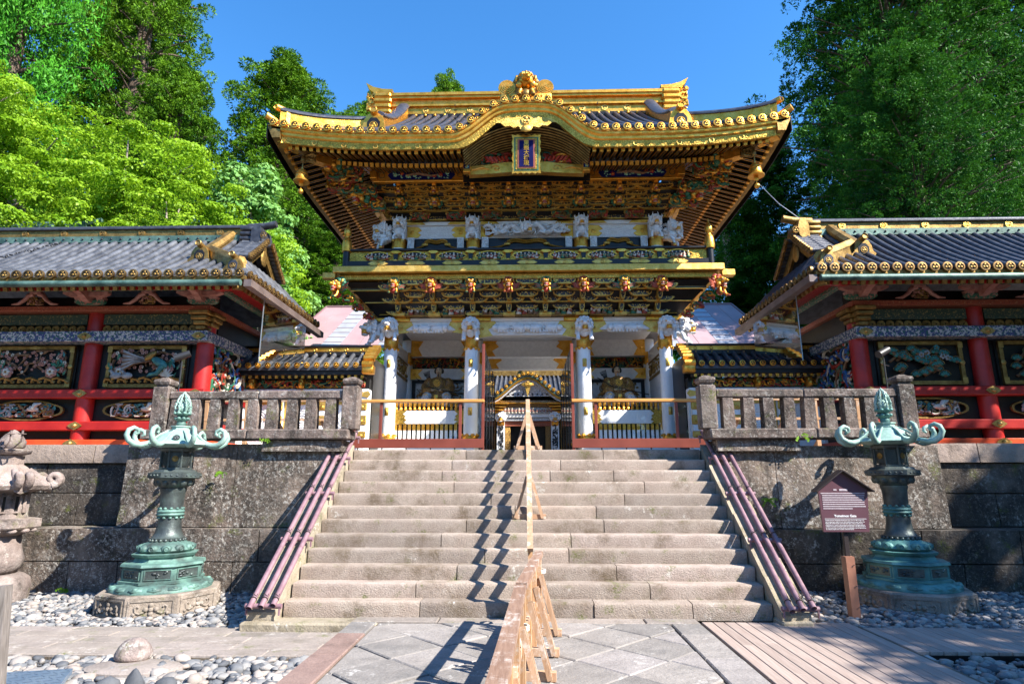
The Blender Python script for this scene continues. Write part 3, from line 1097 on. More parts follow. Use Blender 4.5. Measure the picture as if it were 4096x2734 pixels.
barrier('nearest wooden barrier with whitish worn top rail', (-0.195, 0.9, 0), (-0.067, 5.12, 0), 0.85, [(0.3, 0), (0.62, 0), (0.82, 0), (0.985, 0)], [(0.62, 0), (0.9, 0)])
t2 = barrier('short wooden barrier standing at the foot of the steps', (-0.06, 5.16, 0), (0.12, 7.3, 0), 0.86, [(0.02, 0), (0.3, 0), (0.6, 0), (0.975, 0)], [(0.22, 0), (0.56, 0), (0.92, 0)])
t3 = barrier('long wooden barrier climbing the middle of the steps', (0.02, 7.62, 0.0), (0.0, 10.78, 2.2), 0.86, [(0.03, 0), (0.505, 1.08), (0.96, 1.98)], [(0.06, 0), (0.525, 1.08)], fence_pale_wood, 0.07)
t4 = barrier('wooden barrier standing on the landing in front of the gate', (0.0, 10.86, 2.16), (-0.02, 12.2, 2.16), 0.86, [(0.02, 2.16), (0.9, 2.16)], [(0.04, 2.16), (0.4, 2.16)], fence_pale_wood, 0.062)
for tt, p in ((t2, (-0.065, 5.1, 0.52)), (t2, (0.13, 7.35, 0.62))):
    mb = MB()
    for k in range(3):
        mb.ring((p[0], p[1], p[2] + 0.014 * k), 0.062, 0.008, 14, 5, 'z')
    mb.part('rope', rope_mat, tt)

# ------------------------------------------------------------------ bronze lanterns on the pebbles


def oct_ring(r, z, ph=PI / 8 * 0):
    return [(r * math.cos(-PI / 2 + k * PI / 4 + ph), r * math.sin(-PI / 2 + k * PI / 4 + ph), z) for k in range(8)]


def oct_body(mb, prof):
    return mb.loft([oct_ring(r_, z) for r_, z in prof], True)


def mon(mb, c, r_, M0, k=6):
    """round crest: ring and three leaves, on the plane y = 0 of M0"""
    old = mb.T
    mb.T = old @ M0
    mb.ring((c[0], c[1], c[2]), r_, r_ * 0.12, 16, 5)
    for i in range(3):
        a = PI / 2 + i * 2 * PI / 3
        mb.ell((c[0] + r_ * 0.45 * math.cos(a), c[1], c[2] + r_ * 0.45 * math.sin(a)), (r_ * 0.36, r_ * 0.12, r_ * 0.36), k, 4)
    mb.T = old


def bronze_lantern(loc, lab, stone_m, low, band, shaft_m, roof_m, box_m):
    t = thing('bronze_lantern', lab, 'lantern', loc, 'bronze lanterns before the terrace walls')
    M0 = Tm(*loc) @ Sc(0.94, 0.94, 0.965)
    new = lambda: MB().at(M0)
    # carved stone base
    mb = new()
    oct_body(mb, [(0.86, -0.06), (0.86, 0.24), (0.83, 0.26), (0.6, 0.26)])
    base = mb.part('stone_base', stone_m, t)
    ap = 0.86 * math.cos(PI / 8)
    for k in range(8):
        a = -PI / 2 + (k + 0.5) * PI / 4
        Mf = M0 @ Rz(a + PI / 2) @ Tm(0, -ap, 0.09)
        mb = MB().at(Mf)
        for x in (-0.29, 0.265):
            mb.box(x, x + 0.025, -0.012, 0.01, -0.10, 0.12)
        mb.box(-0.265, 0.265, -0.012, 0.01, 0.10, 0.12)
        mb.box(-0.265, 0.265, -0.012, 0.01, -0.10, -0.085)
        mb.ell((0, -0.005, 0), (0.035, 0.03, 0.035))
        for q in range(4):
            mb.ell((0.065 * math.cos(q * PI / 2), -0.005, 0.055 * math.sin(q * PI / 2)), (0.034, 0.022, 0.034))
        for s in (-1, 1):
            mb.tube([(s * 0.08, -0.005, -0.03), (s * 0.14, -0.005, -0.05), (s * 0.19, -0.005, -0.03), (s * 0.2, -0.005, 0.03), (s * 0.17, -0.005, 0.05), (s * 0.15, -0.005, 0.03)], 0.016, 6)
            mb.ell((s * 0.21, -0.005, -0.055), (0.025, 0.02, 0.025))
        mb.part('carved_panel', stone_m, base, 50)
    # lotus skirt
    mb = new()
    mb.lathe([(0.70, 0.26), (0.70, 0.29), (0.62, 0.35), (0.5, 0.39)], 24)
    skirt = mb.part('lotus_skirt', low, t, 60)
    for k in range(16):
        a = 2 * PI * k / 16
        mb = MB().at(M0 @ Rz(a))
        mb.ell((0, -0.63, 0.305), (0.125, 0.085, 0.042), 8, 4)
        mb.ell((0, -0.66, 0.325), (0.05, 0.05, 0.028), 6, 4)
        mb.part('lotus_petal', low, skirt, 80)
    # panelled box
    mb = new()
    oct_body(mb, [(0.6, 0.37), (0.6, 0.40), (0.56, 0.41), (0.56, 0.585), (0.6, 0.60), (0.585, 0.635), (0.5, 0.64)])
    hexb = mb.part('panelled_box', band, t)
    ap = 0.56 * math.cos(PI / 8)
    for k in range(8):
        a = -PI / 2 + (k + 0.5) * PI / 4
        mb = MB().at(M0 @ Rz(a + PI / 2) @ Tm(0, -ap, 0.497))
        mb.box(-0.165, 0.165, -0.006, 0.004, -0.062, 0.062)
        mb.mat(1)
        for x0, x1, z0, z1 in ((-0.18, 0.18, 0.058, 0.07), (-0.18, 0.18, -0.07, -0.058), (-0.18, -0.165, -0.058, 0.058), (0.165, 0.18, -0.058, 0.058)):
            mb.box(x0, x1, -0.014, 0.0, z0, z1)
        mb.mat(0)
        r2 = random.Random(k)
        for q in range(9):
            mb.ell((r2.uniform(-0.13, 0.13), -0.008, r2.uniform(-0.035, 0.035)), (r2.uniform(0.015, 0.035), 0.018, r2.uniform(0.012, 0.025)), 6, 4)
        mb.part('relief_panel', [shaft_m, band], hexb, 60)
    mb = new()
    oct_body(mb, [(0.47, 0.64), (0.43, 0.66), (0.41, 0.70), (0.45, 0.72), (0.475, 0.755), (0.42, 0.765), (0.38, 0.765)])
    mb.part('stepped_moulding', band, t)
    # upper lotus cushion
    mb = new()
    mb.lathe([(0.36, 0.765), (0.385, 0.80), (0.34, 0.87), (0.26, 0.915), (0.22, 0.93)], 24)
    cush = mb.part('lotus_cushion', low, t, 60)
    for k in range(12):
        mb = MB().at(M0 @ Rz(2 * PI * k / 12))
        mb.ell((0, -0.345, 0.825), (0.085, 0.06, 0.06), 8, 5)
        mb.ring((0, -0.398, 0.83), 0.032, 0.008, 10, 4)
        mb.part('lotus_petal', low, cush, 80)
    mb = new()
    for k in range(22):
        a = 2 * PI * k / 22
        mb.ell((0.245 * math.cos(a), 0.245 * math.sin(a), 0.935), 0.026, 6, 4)
    mb.part('bead_ring', shaft_m, t, 80)
    # shaft
    mb = new()
    mb.lathe([(0.235, 0.93), (0.245, 0.965), (0.215, 0.985), (0.185, 1.05), (0.168, 1.15), (0.163, 1.30), (0.168, 1.5), (0.175, 1.62), (0.19, 1.66), (0.19, 1.69)], 24)
    sh = mb.part('shaft', shaft_m, t, 50)
    mb = new()
    mb.lathe([(0.165, 1.265), (0.185, 1.275), (0.2, 1.30), (0.185, 1.322), (0.2, 1.345), (0.185, 1.37), (0.166, 1.38)], 24)
    for z, up_ in ((1.255, -1), (1.39, 1)):
        for k in range(12):
            a = 2 * PI * k / 12
            mb.ell((0.166 * math.cos(a), 0.166 * math.sin(a), z), (0.03, 0.03, 0.022), 6, 4)
    mb.part('shaft_band', band, sh, 60)
    # spreading capital and platform
    mb = new()
    mb.lathe([(0.18, 1.69), (0.21, 1.71), (0.25, 1.75), (0.285, 1.80), (0.29, 1.83)], 24)
    cap = mb.part('capital', shaft_m, t, 60)
    for k in range(12):
        mb = MB().at(M0 @ Rz(2 * PI * k / 12))
        mb.ell((0, -0.245, 1.775), (0.06, 0.05, 0.06), 8, 5)
        mb.part('lotus_petal', shaft_m, cap, 80)
    mb = new()
    oct_body(mb, [(0.36, 1.83), (0.39, 1.845), (0.39, 1.915), (0.33, 1.93), (0.30, 1.96), (0.27, 1.965)])
    for k in range(8):
        a = -PI / 2 + (k + 0.5) * PI / 4
        Mf = M0 @ Rz(a + PI / 2) @ Tm(0, -0.39 * math.cos(PI / 8), 1.88)
        mb.at(Mf)
        for q in (-0.075, 0, 0.075):
            mb.ell((q, 0, 0), (0.02, 0.015, 0.017), 6, 4)
    plat = mb.part('platform', shaft_m, t)
    # fire box: posts and lattice windows with a round crest
    mb = new()
    oct_body(mb, [(0.245, 1.965), (0.245, 1.995), (0.225, 2.0)])
    oct_body(mb, [(0.225, 2.235), (0.245, 2.24), (0.26, 2.285), (0.2, 2.29)])
    oct_body(mb, [(0.17, 1.97), (0.17, 2.27)])
    fire = mb.part('fire_box', box_m, t)
    for k in range(8):
        p = oct_ring(0.232, 0)[k]
        mb = new()
        mb.tube([(p[0], p[1], 1.98), (p[0], p[1], 2.25)], 0.016, 6)
        mb.part('corner_post', box_m, fire)
        a = -PI / 2 + (k + 0.5) * PI / 4
        Mf = M0 @ Rz(a + PI / 2) @ Tm(0, -0.225 * math.cos(PI / 8), 2.117)
        mb = MB().at(Mf)
        for i in range(-4, 5):
            x = i * 0.022
            for s in (-1, 1):
                xa, xb = x - 0.09 * s, x + 0.09 * s
                za, zb = -0.1, 0.1
                # clip to the opening
                def cl(px, pz, qx, qz):
                    lim = 0.072
                    if abs(px) > lim:
                        u = (math.copysign(lim, px) - px) / (qx - px)
                        px, pz = px + (qx - px) * u, pz + (qz - pz) * u
                    return px, pz
                if (xa > 0.072 and xb > 0.072) or (xa < -0.072 and xb < -0.072):
                    continue
                pa, pb = cl(xa, za, xb, zb), cl(xb, zb, xa, za)
                mb.beam((pa[0], 0, pa[1]), (pb[0], 0, pb[1]), 0.005, 0.006, (0, 1, 0))
        lat = mb.part('lattice_window', box_m, fire)
        if k % 2 == 0:
            mb = MB()
            mon(mb, (0, -0.008, 0.01), 0.042, Mf)
            mb.at(Mf)
            mb.prism([(0.04 * math.cos(q * PI / 6), 0.01 + 0.04 * math.sin(q * PI / 6)) for q in range(12)], -0.006, 0.002)
            mb.part('crest', gold_old, fire, 60)
    # roof with eight upturned scrolls
    mb = new()
    prof = [(0.22, 2.29), (0.44, 2.30), (0.46, 2.315), (0.42, 2.36), (0.33, 2.43), (0.26, 2.50), (0.2, 2.535), (0.16, 2.55), (0.16, 2.575), (0.13, 2.58), (0.13, 2.615), (0.15, 2.62), (0.15, 2.635), (0.06, 2.64)]
    mb.loft([oct_ring(r_, z + (0.03 if 0.4 < r_ else 0)) for r_, z in prof[:7]] + [oct_ring(r_, z + 0.0) for r_, z in prof[7:]], True)
    roof = mb.part('roof', roof_m, t, 28)
    for k in range(8):
        a = k * PI / 4
        mb = MB().at(M0 @ Rz(a))
        path_ = [(0, -0.18, 2.555), (0, -0.28, 2.50), (0, -0.36, 2.43), (0, -0.46, 2.36)]
        mb.tube(path_, [0.014, 0.016, 0.018, 0.022], 6)
        sp = [(0, -0.45, 2.35), (0, -0.54, 2.325), (0, -0.63, 2.335), (0, -0.71, 2.39), (0, -0.745, 2.47), (0, -0.72, 2.545), (0, -0.655, 2.58), (0, -0.595, 2.555), (0, -0.585, 2.505), (0, -0.62, 2.485)]
        mb.tube(sp, [0.04, 0.046, 0.046, 0.043, 0.04, 0.036, 0.032, 0.028, 0.024, 0.02], 8)
        mb.part('scroll', roof_m, roof, 60)
        mb = MB().at(M0 @ Rz(a + PI / 8))
        if k % 2 == 0:
            mb.at(M0 @ Rz(a + PI / 8) @ Tm(0, -0.35, 2.435) @ Rx(rad(-46)))
            mb.prism([(0.052 * math.cos(q * PI / 8), 0.052 * math.sin(q * PI / 8)) for q in range(16)], -0.012, 0.0)
            mon(mb, (0, -0.014, 0), 0.045, Matrix.Identity(4))
            mb.part('roof_crest', box_m, roof, 60)
    # jewel with flames on a lotus finial
    mb = new()
    mb.lathe([(0.06, 2.635), (0.075, 2.68), (0.06, 2.70), (0.1, 2.735), (0.06, 2.76), (0.045, 2.775), (0.11, 2.815), (0.115, 2.83), (0.05, 2.84)], 16)
    for z, r_ in ((2.74, 0.09), (2.82, 0.105)):
        for k in range(8):
            a = 2 * PI * k / 8
            mb.ell((r_ * math.cos(a), r_ * math.sin(a), z + 0.012), (0.035, 0.035, 0.024), 6, 4)
    fin = mb.part('finial', low, t, 60)
    mb = new()
    mb.lathe([(0.02, 2.83), (0.065, 2.86), (0.078, 2.91), (0.06, 2.96), (0.02, 3.0), (0.0, 3.03)], 14)
    mb.part('jewel', roof_m, fin, 70)
    r2 = random.Random(3)
    for a, hgt, lean in ((0, 0.30, 0.0), (PI, 0.29, 0.0), (PI / 2, 0.29, 0), (-PI / 2, 0.24, 0), (0.7, 0.26, 0), (2.4, 0.26, 0), (-0.7, 0.22, 0), (-2.4, 0.22, 0)):
        mb = MB().at(M0 @ Rz(a))
        for q in range(5):
            z0 = 2.845 + 0.05 * q
            x0 = 0.085 + 0.012 * (q % 2) - 0.011 * q
            mb.tube([(x0, 0, z0 - 0.02), (x0 + 0.035, 0, z0 + 0.02), (x0 + 0.022, 0.01, z0 + 0.06), (x0 + 0.04 - 0.015 * q, -0.01, z0 + 0.10), (x0 + 0.012 - 0.014 * q, 0, z0 + 0.145)], [0.013, 0.014, 0.012, 0.008, 0.002], 5)
        mb.part('flame', roof_m, fin, 60)
    return t


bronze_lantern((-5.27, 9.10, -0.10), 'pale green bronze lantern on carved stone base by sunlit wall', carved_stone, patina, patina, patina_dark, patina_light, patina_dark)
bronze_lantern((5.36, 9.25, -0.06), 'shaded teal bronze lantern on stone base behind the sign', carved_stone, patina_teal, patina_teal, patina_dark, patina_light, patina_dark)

# ------------------------------------------------------------------ worn stone lantern at the left edge
t = thing('stone_lantern', 'worn pinkish stone lantern with curled roof and iron candle arms', 'lantern', (-7.75, 9.3, -0.1))
M0 = Tm(-8.06, 9.35, -0.1) @ Sc(0.86, 0.86, 0.845)
new = lambda: MB().at(M0)


def hexring(r_, z):
    return [(r_ * math.cos(PI / 6 + k * PI / 3), r_ * math.sin(PI / 6 + k * PI / 3), z) for k in range(6)]


mb = new()
mb.lathe([(0.60, 0.0), (0.62, 0.22), (0.58, 0.36), (0.5, 0.42), (0.42, 0.45)], 18)
mb.part('base', lantern_stone, t, 50)
mb = new()
mb.lathe([(0.36, 0.44), (0.44, 0.55), (0.46, 0.68), (0.40, 0.86), (0.37, 1.02), (0.36, 1.10)], 18)
mb.part('post', lantern_stone, t, 60)
mb = new()
mb.lathe([(0.38, 1.10), (0.46, 1.16), (0.56, 1.22)], 18)
mb.loft([hexring(0.6, 1.22), hexring(0.62, 1.24), hexring(0.62, 1.38), hexring(0.5, 1.40)], True)
plat = mb.part('platform', lantern_stone, t, 40)
mb = new()
for k in range(14):
    a = 2 * PI * k / 14
    mb.ell((0.5 * math.cos(a), 0.5 * math.sin(a), 1.185), (0.09, 0.09, 0.045), 6, 4)
mb.part('lotus_petal_row', lantern_stone, plat, 80)
mb = new()
mb.loft([hexring(0.42, 1.40), hexring(0.40, 1.46), hexring(0.40, 1.84), hexring(0.44, 1.86)], True)
fb = mb.part('fire_box', lantern_stone, t)
for k in range(6):
    mb = MB().at(M0 @ Rz(k * PI / 3) @ Tm(0, -0.40 * math.cos(PI / 6), 1.65))
    mb.mat(k % 2)
    mb.box(-0.12, 0.12, -0.012, 0.02, -0.13, 0.13)
    mb.mat(0)
    for x0, x1, z0, z1 in ((-0.15, 0.15, 0.13, 0.16), (-0.15, 0.15, -0.16, -0.13), (-0.15, -0.12, -0.13, 0.13), (0.12, 0.15, -0.13, 0.13)):
        mb.box(x0, x1, -0.03, 0.01, z0, z1)
    mb.part('window', [lantern_stone, lacquer], fb)
mb = new()
mb.loft([hexring(0.46, 1.86), hexring(0.70, 1.90), hexring(0.74, 1.97), hexring(0.60, 2.04), hexring(0.42, 2.16), hexring(0.28, 2.30), hexring(0.22, 2.34), hexring(0.22, 2.5), hexring(0.1, 2.5)], True)
rf = mb.part('roof', lantern_stone, t, 30)
for k in range(6):
    mb = MB().at(M0 @ Rz(k * PI / 3 + PI / 3))
    mb.tube([(0, -0.3, 2.24), (0, -0.46, 2.10), (0, -0.60, 1.99), (0, -0.72, 1.96)], [0.06, 0.08, 0.12, 0.14], 8)
    for xx in (-0.075, 0.075):
        mb.tube([(xx, -0.70 - 0.115 * math.sin(q * 0.55) * (1 - q / 16), 2.085 - 0.12 * math.cos(q * 0.55) * (1 - q / 16)) for q in range(12)], [0.075 - 0.003 * q for q in range(12)], 8)
    mb.part('curl', lantern_stone, rf, 60)
mb = new()
mb.lathe([(0.16, 2.5), (0.30, 2.54), (0.32, 2.6), (0.16, 2.63), (0.2, 2.66), (0.21, 2.76), (0.13, 2.88), (0.04, 2.96), (0.0, 2.98)], 14)
mb.part('jewel', lantern_stone, t, 60)
mb = new()
for s, zz in ((-1, 2.72), (0.55, 2.76), (1, 2.7)):
    mb.tube([(0.0, -0.2, 2.78), (s * 0.1, -0.3, 2.66), (s * 0.34, -0.36, 2.62), (s * 0.46, -0.36, 2.74), (s * 0.46, -0.36, 2.86)], 0.014, 6)
    mb.lathe([(0.01, 0), (0.06, 0.01), (0.06, 0.02), (0.018, 0.022), (0.018, 0.08), (0.03, 0.085)], 10, (s * 0.46, -0.36, 2.86))
mb.part('candle_arm', grey_metal, t, 60)

# ------------------------------------------------------------------ sign
t = thing('information_sign', 'dark maroon house-shaped information sign on a brown post', 'sign', (4.08, 8.35, -0.03))
mb = MB()
mb.prism([(3.80, 1.0), (4.38, 1.0), (4.42, 1.52), (4.10, 1.74), (3.785, 1.52)], 8.22, 8.25)
mb.part('board', sign_purple, t)
mb = MB()
for xa, za, xb, zb in ((3.735, 1.50, 4.10, 1.765), (4.10, 1.765, 4.475, 1.50)):
    mb.hexa([(xa, 8.15, za), (xb, 8.15, zb), (xb, 8.32, zb), (xa, 8.32, za), (xa, 8.15, za + 0.016), (xb, 8.15, zb + 0.016), (xb, 8.32, zb + 0.016), (xa, 8.32, za + 0.016)])
mb.part('roof', sign_dark, t)
mb = MB()
mb.cbox(4.06, 4.12, 8.251, 8.29, -0.05, 1.3, 0.006)
mb.part('post', sign_dark, t)
mb = MB()
mb.hexa([(4.035, 8.20, -0.06), (4.135, 8.20, -0.06), (4.135, 8.32, -0.06), (4.035, 8.32, -0.06), (4.03, 8.20, 0.70), (4.14, 8.20, 0.70), (4.14, 8.32, 0.70), (4.03, 8.32, 0.70)])
mb.part('post_casing', brown_post, t)
mb = MB()
for z in (0.1, 0.35, 0.6):
    mb.ell((4.12, 8.19, z), 0.008, 6, 4)
mb.part('screw', iron_dark, t)


def text(body, size, loc, mat_, parent, align='CENTER', rot=(PI / 2, 0, 0), name='lettering', ext=0.001, bold=0.0, sx=1.0):
    cu = bpy.data.curves.new(name, 'FONT')
    cu.body = body
    cu.size = size
    cu.align_x = align
    cu.extrude = ext
    cu.offset = bold
    cu.resolution_u = 3
    cu.materials.append(mat_)
    o_ = link(name, text_mesh(cu), parent, Matrix.Translation(loc) @ Matrix.Rotation(rot[2], 4, 'Z') @ Rx(rot[0]) @ Sc(sx, 1, 1))
    return o_


text('Yomeimon Gate', 0.042, (4.095, 8.218, 1.185), sign_white, t, bold=0.001)
small = ['This gate is the most extravagantly decorated gate in Japan. There are 508 carvings on the', 'Gate, including dragons, flying horses and other mythical beasts in the upper reaches of the',
         'building, with carvings of people on the lower levels. These carvings of people portray', 'political ideals and a concept as well as praising the achievements of Lord Ieyasu, known as',
         'creating an era of peace and prosperity in Japan. One of the pillars to the left at the back of', 'the Gate is upside down. It is said that this was done deliberately so that the Gate could not', 'be considered complete, since completion would invite bad luck.']
for k, s in enumerate(small):
    text(s, 0.0143, (3.832, 8.218, 1.138 - 0.0185 * k), sign_white, t, 'LEFT', sx=0.95, bold=0.0002)
mb = MB()
mb.box(3.83, 4.36, 8.216, 8.219, 1.160, 1.164)
mb.part('rule_line', sign_white, t)
soft = paint('faded_lettering', (0.34, 0.27, 0.3), (0.46, 0.4, 0.42), 90, 0.7, lo=0.4, hi=0.6)
mb = MB()
for k in range(8):
    z = 1.475 - 0.0275 * k
    mb.box(3.825 if k else 3.81, (4.375, 4.37, 4.36, 4.37, 4.36, 4.36, 4.37, 4.2)[k], 8.216, 8.2185, z, z + 0.014)
mb.box(3.98, 4.02, 8.216, 8.2185, 1.515, 1.535)
mb.box(4.055, 4.16, 8.216, 8.2185, 1.512, 1.538)
mb.part('faded_lettering', soft, t)

# ------------------------------------------------------------------ terrace, retaining walls, balustrades
mb = MB()
mb.box(-60, -3.45, 11.0, 60, -0.1, 2.14)
mb.box(3.4, 60, 11.0, 60, -0.1, 2.14)
mb.box(-3.45, 3.4, 10.95, 60, -0.1, 2.15)
structure(mb.part('terrace', path_stone))


def block(parent, x0, x1, yf0, yf1, z0, z1, m, depth=0.6, gap=0.009, bulge=0.025):
    """wall block with a rough face leaning back from yf0 to yf1"""
    mb = MB()
    nx, nz = max(2, int((x1 - x0) / 0.35)), max(2, int((z1 - z0) / 0.3))
    rows_ = []
    s = rnd.uniform(0, 50)
    for j in range(nz + 1):
        r_ = []
        v = j / nz
        z = z0 + gap + (z1 - z0 - 2 * gap) * v
        for i in range(nx + 1):
            u = i / nx
            x = x0 + gap + (x1 - x0 - 2 * gap) * u
            edge = 1.0 if 0 < i < nx and 0 < j < nz else -0.3
            y = yf0 + (yf1 - yf0) * v - bulge * edge * (0.6 + 0.8 * noise.noise((x * 1.3 + s, z * 1.7, s)))
            r_.append((x, y, z))
        rows_.append([(x0 + gap, yf0 + depth, z)] + r_ + [(x1 - gap, yf0 + depth, z)])
    mb.loft(rows_, True)
    return mb.part('stone_block', m, parent, 40)


def terrace_wall(sx):
    lab = ('sunlit mossy stone retaining wall left of the stairs', 'lichen spotted stone retaining wall right of the stairs in tree shade')[sx > 0]
    t = thing('retaining_wall', lab, 'wall', (sx * 5, 10.1, -0.1), 'stone retaining walls beside the stairs')
    f = lambda a, b: (min(sx * a, sx * b), max(sx * a, sx * b))
    # lower plinth, two courses
    for z0, z1, y0, y1, xs in ((-0.14, 0.38, 10.02, 9.99, (3.36, 4.7, 5.35, 6.55, 7.35, 8.2) if sx < 0 else (3.36, 3.75, 4.95, 5.9, 6.7, 7.6, 9.0, 10.5, 12)),
                               (0.38, 0.89, 9.99, 9.96, (3.36, 4.3, 5.75, 8.1) if sx < 0 else (3.36, 4.86, 6.1, 7.6, 9.3, 12))):
        for a, b in zip(xs, xs[1:]):
            x0, x1 = f(a, b)
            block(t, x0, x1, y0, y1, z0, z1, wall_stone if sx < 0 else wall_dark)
    # tall upper stones
    for a, b in (((3.12, 4.9), (4.9, 6.78)) if sx < 0 else ((3.08, 4.05), (4.05, 6.72))):
        x0, x1 = f(a, b)
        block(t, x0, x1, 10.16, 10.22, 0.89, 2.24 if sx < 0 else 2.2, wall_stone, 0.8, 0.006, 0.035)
    x0, x1 = f(3.1, 4.45)
    block(t, x0, x1, 10.10, 10.11, 2.10, 2.3, wall_stone, 0.6)
    # kerb under the balustrade
    for a, b in ((2.98, 4.7), (4.7, 6.5)):
        x0, x1 = f(a, b)
        mb = MB()
        mb.cbox(x0 + 0.004, x1 - 0.004, 10.02, 10.5, 2.302, 2.47, 0.02, 0.004)
        mb.part('kerb_block', rail_stone, t)
    return t


terrace_wall(-1)
terrace_wall(1)


def rear_wall(sx):
    t = thing('corridor_base_wall', ('dark stepped stone wall below the left red gallery', 'dark stepped stone wall below the right red gallery')[sx > 0], 'wall', (sx * 9, 10.9, -0.1), 'stone base walls of the galleries')
    f = lambda a, b: (min(sx * a, sx * b), max(sx * a, sx * b))
    for z0, z1, y0, xs, m in ((-0.14, 0.88, 10.55, (6.7, 8.3, 10.2, 12.4, 15), wall_dark), (0.88, 1.42, 10.72, (6.7, 7.9, 9.9, 12.0, 15), wall_dark), (1.42, 1.93, 10.8, (6.7, 8.6, 10.4, 12.6, 15), wall_dark), (1.93, 2.27, 10.75, (6.6, 7.75, 9.3, 11.2, 13, 15.5), wall_light)):
        for a, b in zip(xs, xs[1:]):
            x0, x1 = f(a, b)
            block(t, x0, x1, y0, y0 + 0.02, z0, z1, m, 0.7)
    for a, b in ((6.6, 8.8), (8.8, 11), (11, 13.5), (13.5, 18)):
        x0, x1 = f(a, b)
        mb = MB()
        mb.cbox(x0 + 0.004, x1 - 0.004, 11.2, 13, 2.12, 2.268, 0.01)
        mb.part('paving_block', wall_light, t)


rear_wall(-1)
rear_wall(1)


def balustrade(sx):
    t = thing('stone_balustrade', ('weathered stone balustrade on the terrace behind the left lantern', 'weathered stone balustrade on the terrace behind the right lantern')[sx > 0], 'balustrade', (sx * 4.7, 10.2, 2.47), 'stone balustrades above the walls')
    yc = 10.24
    for x in (2.99 + 0.02, 6.28):
        X = sx * x
        mb = MB()
        mb.cbox(X - 0.135, X + 0.135, yc - 0.135, yc + 0.135, 2.472, 3.2, 0.014, 0.004)
        p = mb.part('post', rail_stone, t)
        mb = MB()
        mb.at(Tm(X, yc, 3.2))
        q = lambda r_, z: [(-r_, -r_, z), (r_, -r_, z), (r_, r_, z), (-r_, r_, z)]
        mb.loft([q(0.10, 0), q(0.10, 0.03), q(0.125, 0.05), q(0.14, 0.09), q(0.13, 0.13), q(0.075, 0.15), q(0.05, 0.17)], True)
        mb.part('post_cap', rail_stone, p)
    for a, b in ((3.145, 4.6), (4.6, 6.145)):
        x0, x1 = min(sx * a, sx * b), max(sx * a, sx * b)
        mb = MB()
        mb.cbox(x0 + 0.003, x1 - 0.003, yc - 0.10, yc + 0.10, 2.99, 3.13, 0.02, 0.004)
        mb.part('rail', rail_stone, t)
    n = 9
    for i in range(n):
        X = sx * (3.145 + (i + 0.62) * 3.0 / n)
        mb = MB()
        j = rnd.uniform(-0.008, 0.008)
        mb.hexa([(X - 0.10, yc - 0.09, 2.47), (X + 0.10, yc - 0.09, 2.47), (X + 0.10, yc + 0.09, 2.47), (X - 0.10, yc + 0.09, 2.47), (X - 0.085 + j, yc - 0.085, 2.992), (X + 0.085 + j, yc - 0.085, 2.992), (X + 0.085 + j, yc + 0.085, 2.992), (X - 0.085 + j, yc + 0.085, 2.992)])
        mb.part('baluster', rail_stone, t)


balustrade(-1)
balustrade(1)


def fern(loc, s, lab, seed, n=9):
    g = random.Random(seed)
    mb = MB().at(Tm(*loc))
    for k in range(n):
        a = g.uniform(PI * 1.02, PI * 1.98)
        L_ = s * g.uniform(0.7, 1.2)
        up = g.uniform(0.3, 1.0)
        pts = [Vector((math.cos(a) * L_ * u * 0.8, math.sin(a) * L_ * u * 0.5 - 0.01, L_ * (up * u - 1.1 * u * u * 0.8))) for u in (0, 0.3, 0.6, 1.0)]
        for p, q in zip(pts, pts[1:]):
            d = (q - p)
            w = Vector((d.z, 0, -d.x)).normalized() * L_ * 0.13
            for z in (0.0, 0.5):
                c = p + d * z
                mb.add([c, c + w + d * 0.35, c + d * 0.5], [(0, 1, 2)])
                mb.add([c, c + d * 0.5, c - w + d * 0.35], [(0, 1, 2)])
    o_ = mb.part('fern', fern_mat, None)
    tag(o_, lab, 'fern', 'ferns growing from the wall joints')


fern((-4.35, 10.06, 2.31), 0.13, 'small fern in the kerb joint beside the left pipes', 1)
fern((-5.9, 10.06, 2.32), 0.15, 'small fern behind the rim of the pale green lantern', 2)
fern((-5.05, 10.1, 1.75), 0.14, 'small weed halfway up the tall left wall stones', 3)
fern((4.45, 10.06, 2.33), 0.2, 'yellowish fern hanging over the top of the right wall', 4, 11)
fern((3.85, 10.1, 1.32), 0.16, 'small yellow weed growing low on the right wall', 5)
fern((-7.3, 9.95, -0.05), 0.16, 'weed tuft at the wall foot left of the pale lantern', 6, 12)

# ------------------------------------------------------------------ carving tools


def shared(name, mb, mats, smooth=None):
    return mb.mesh(name, mats, smooth)


def sub(name, mesh, parent, M):
    return link(name, mesh, parent, M)


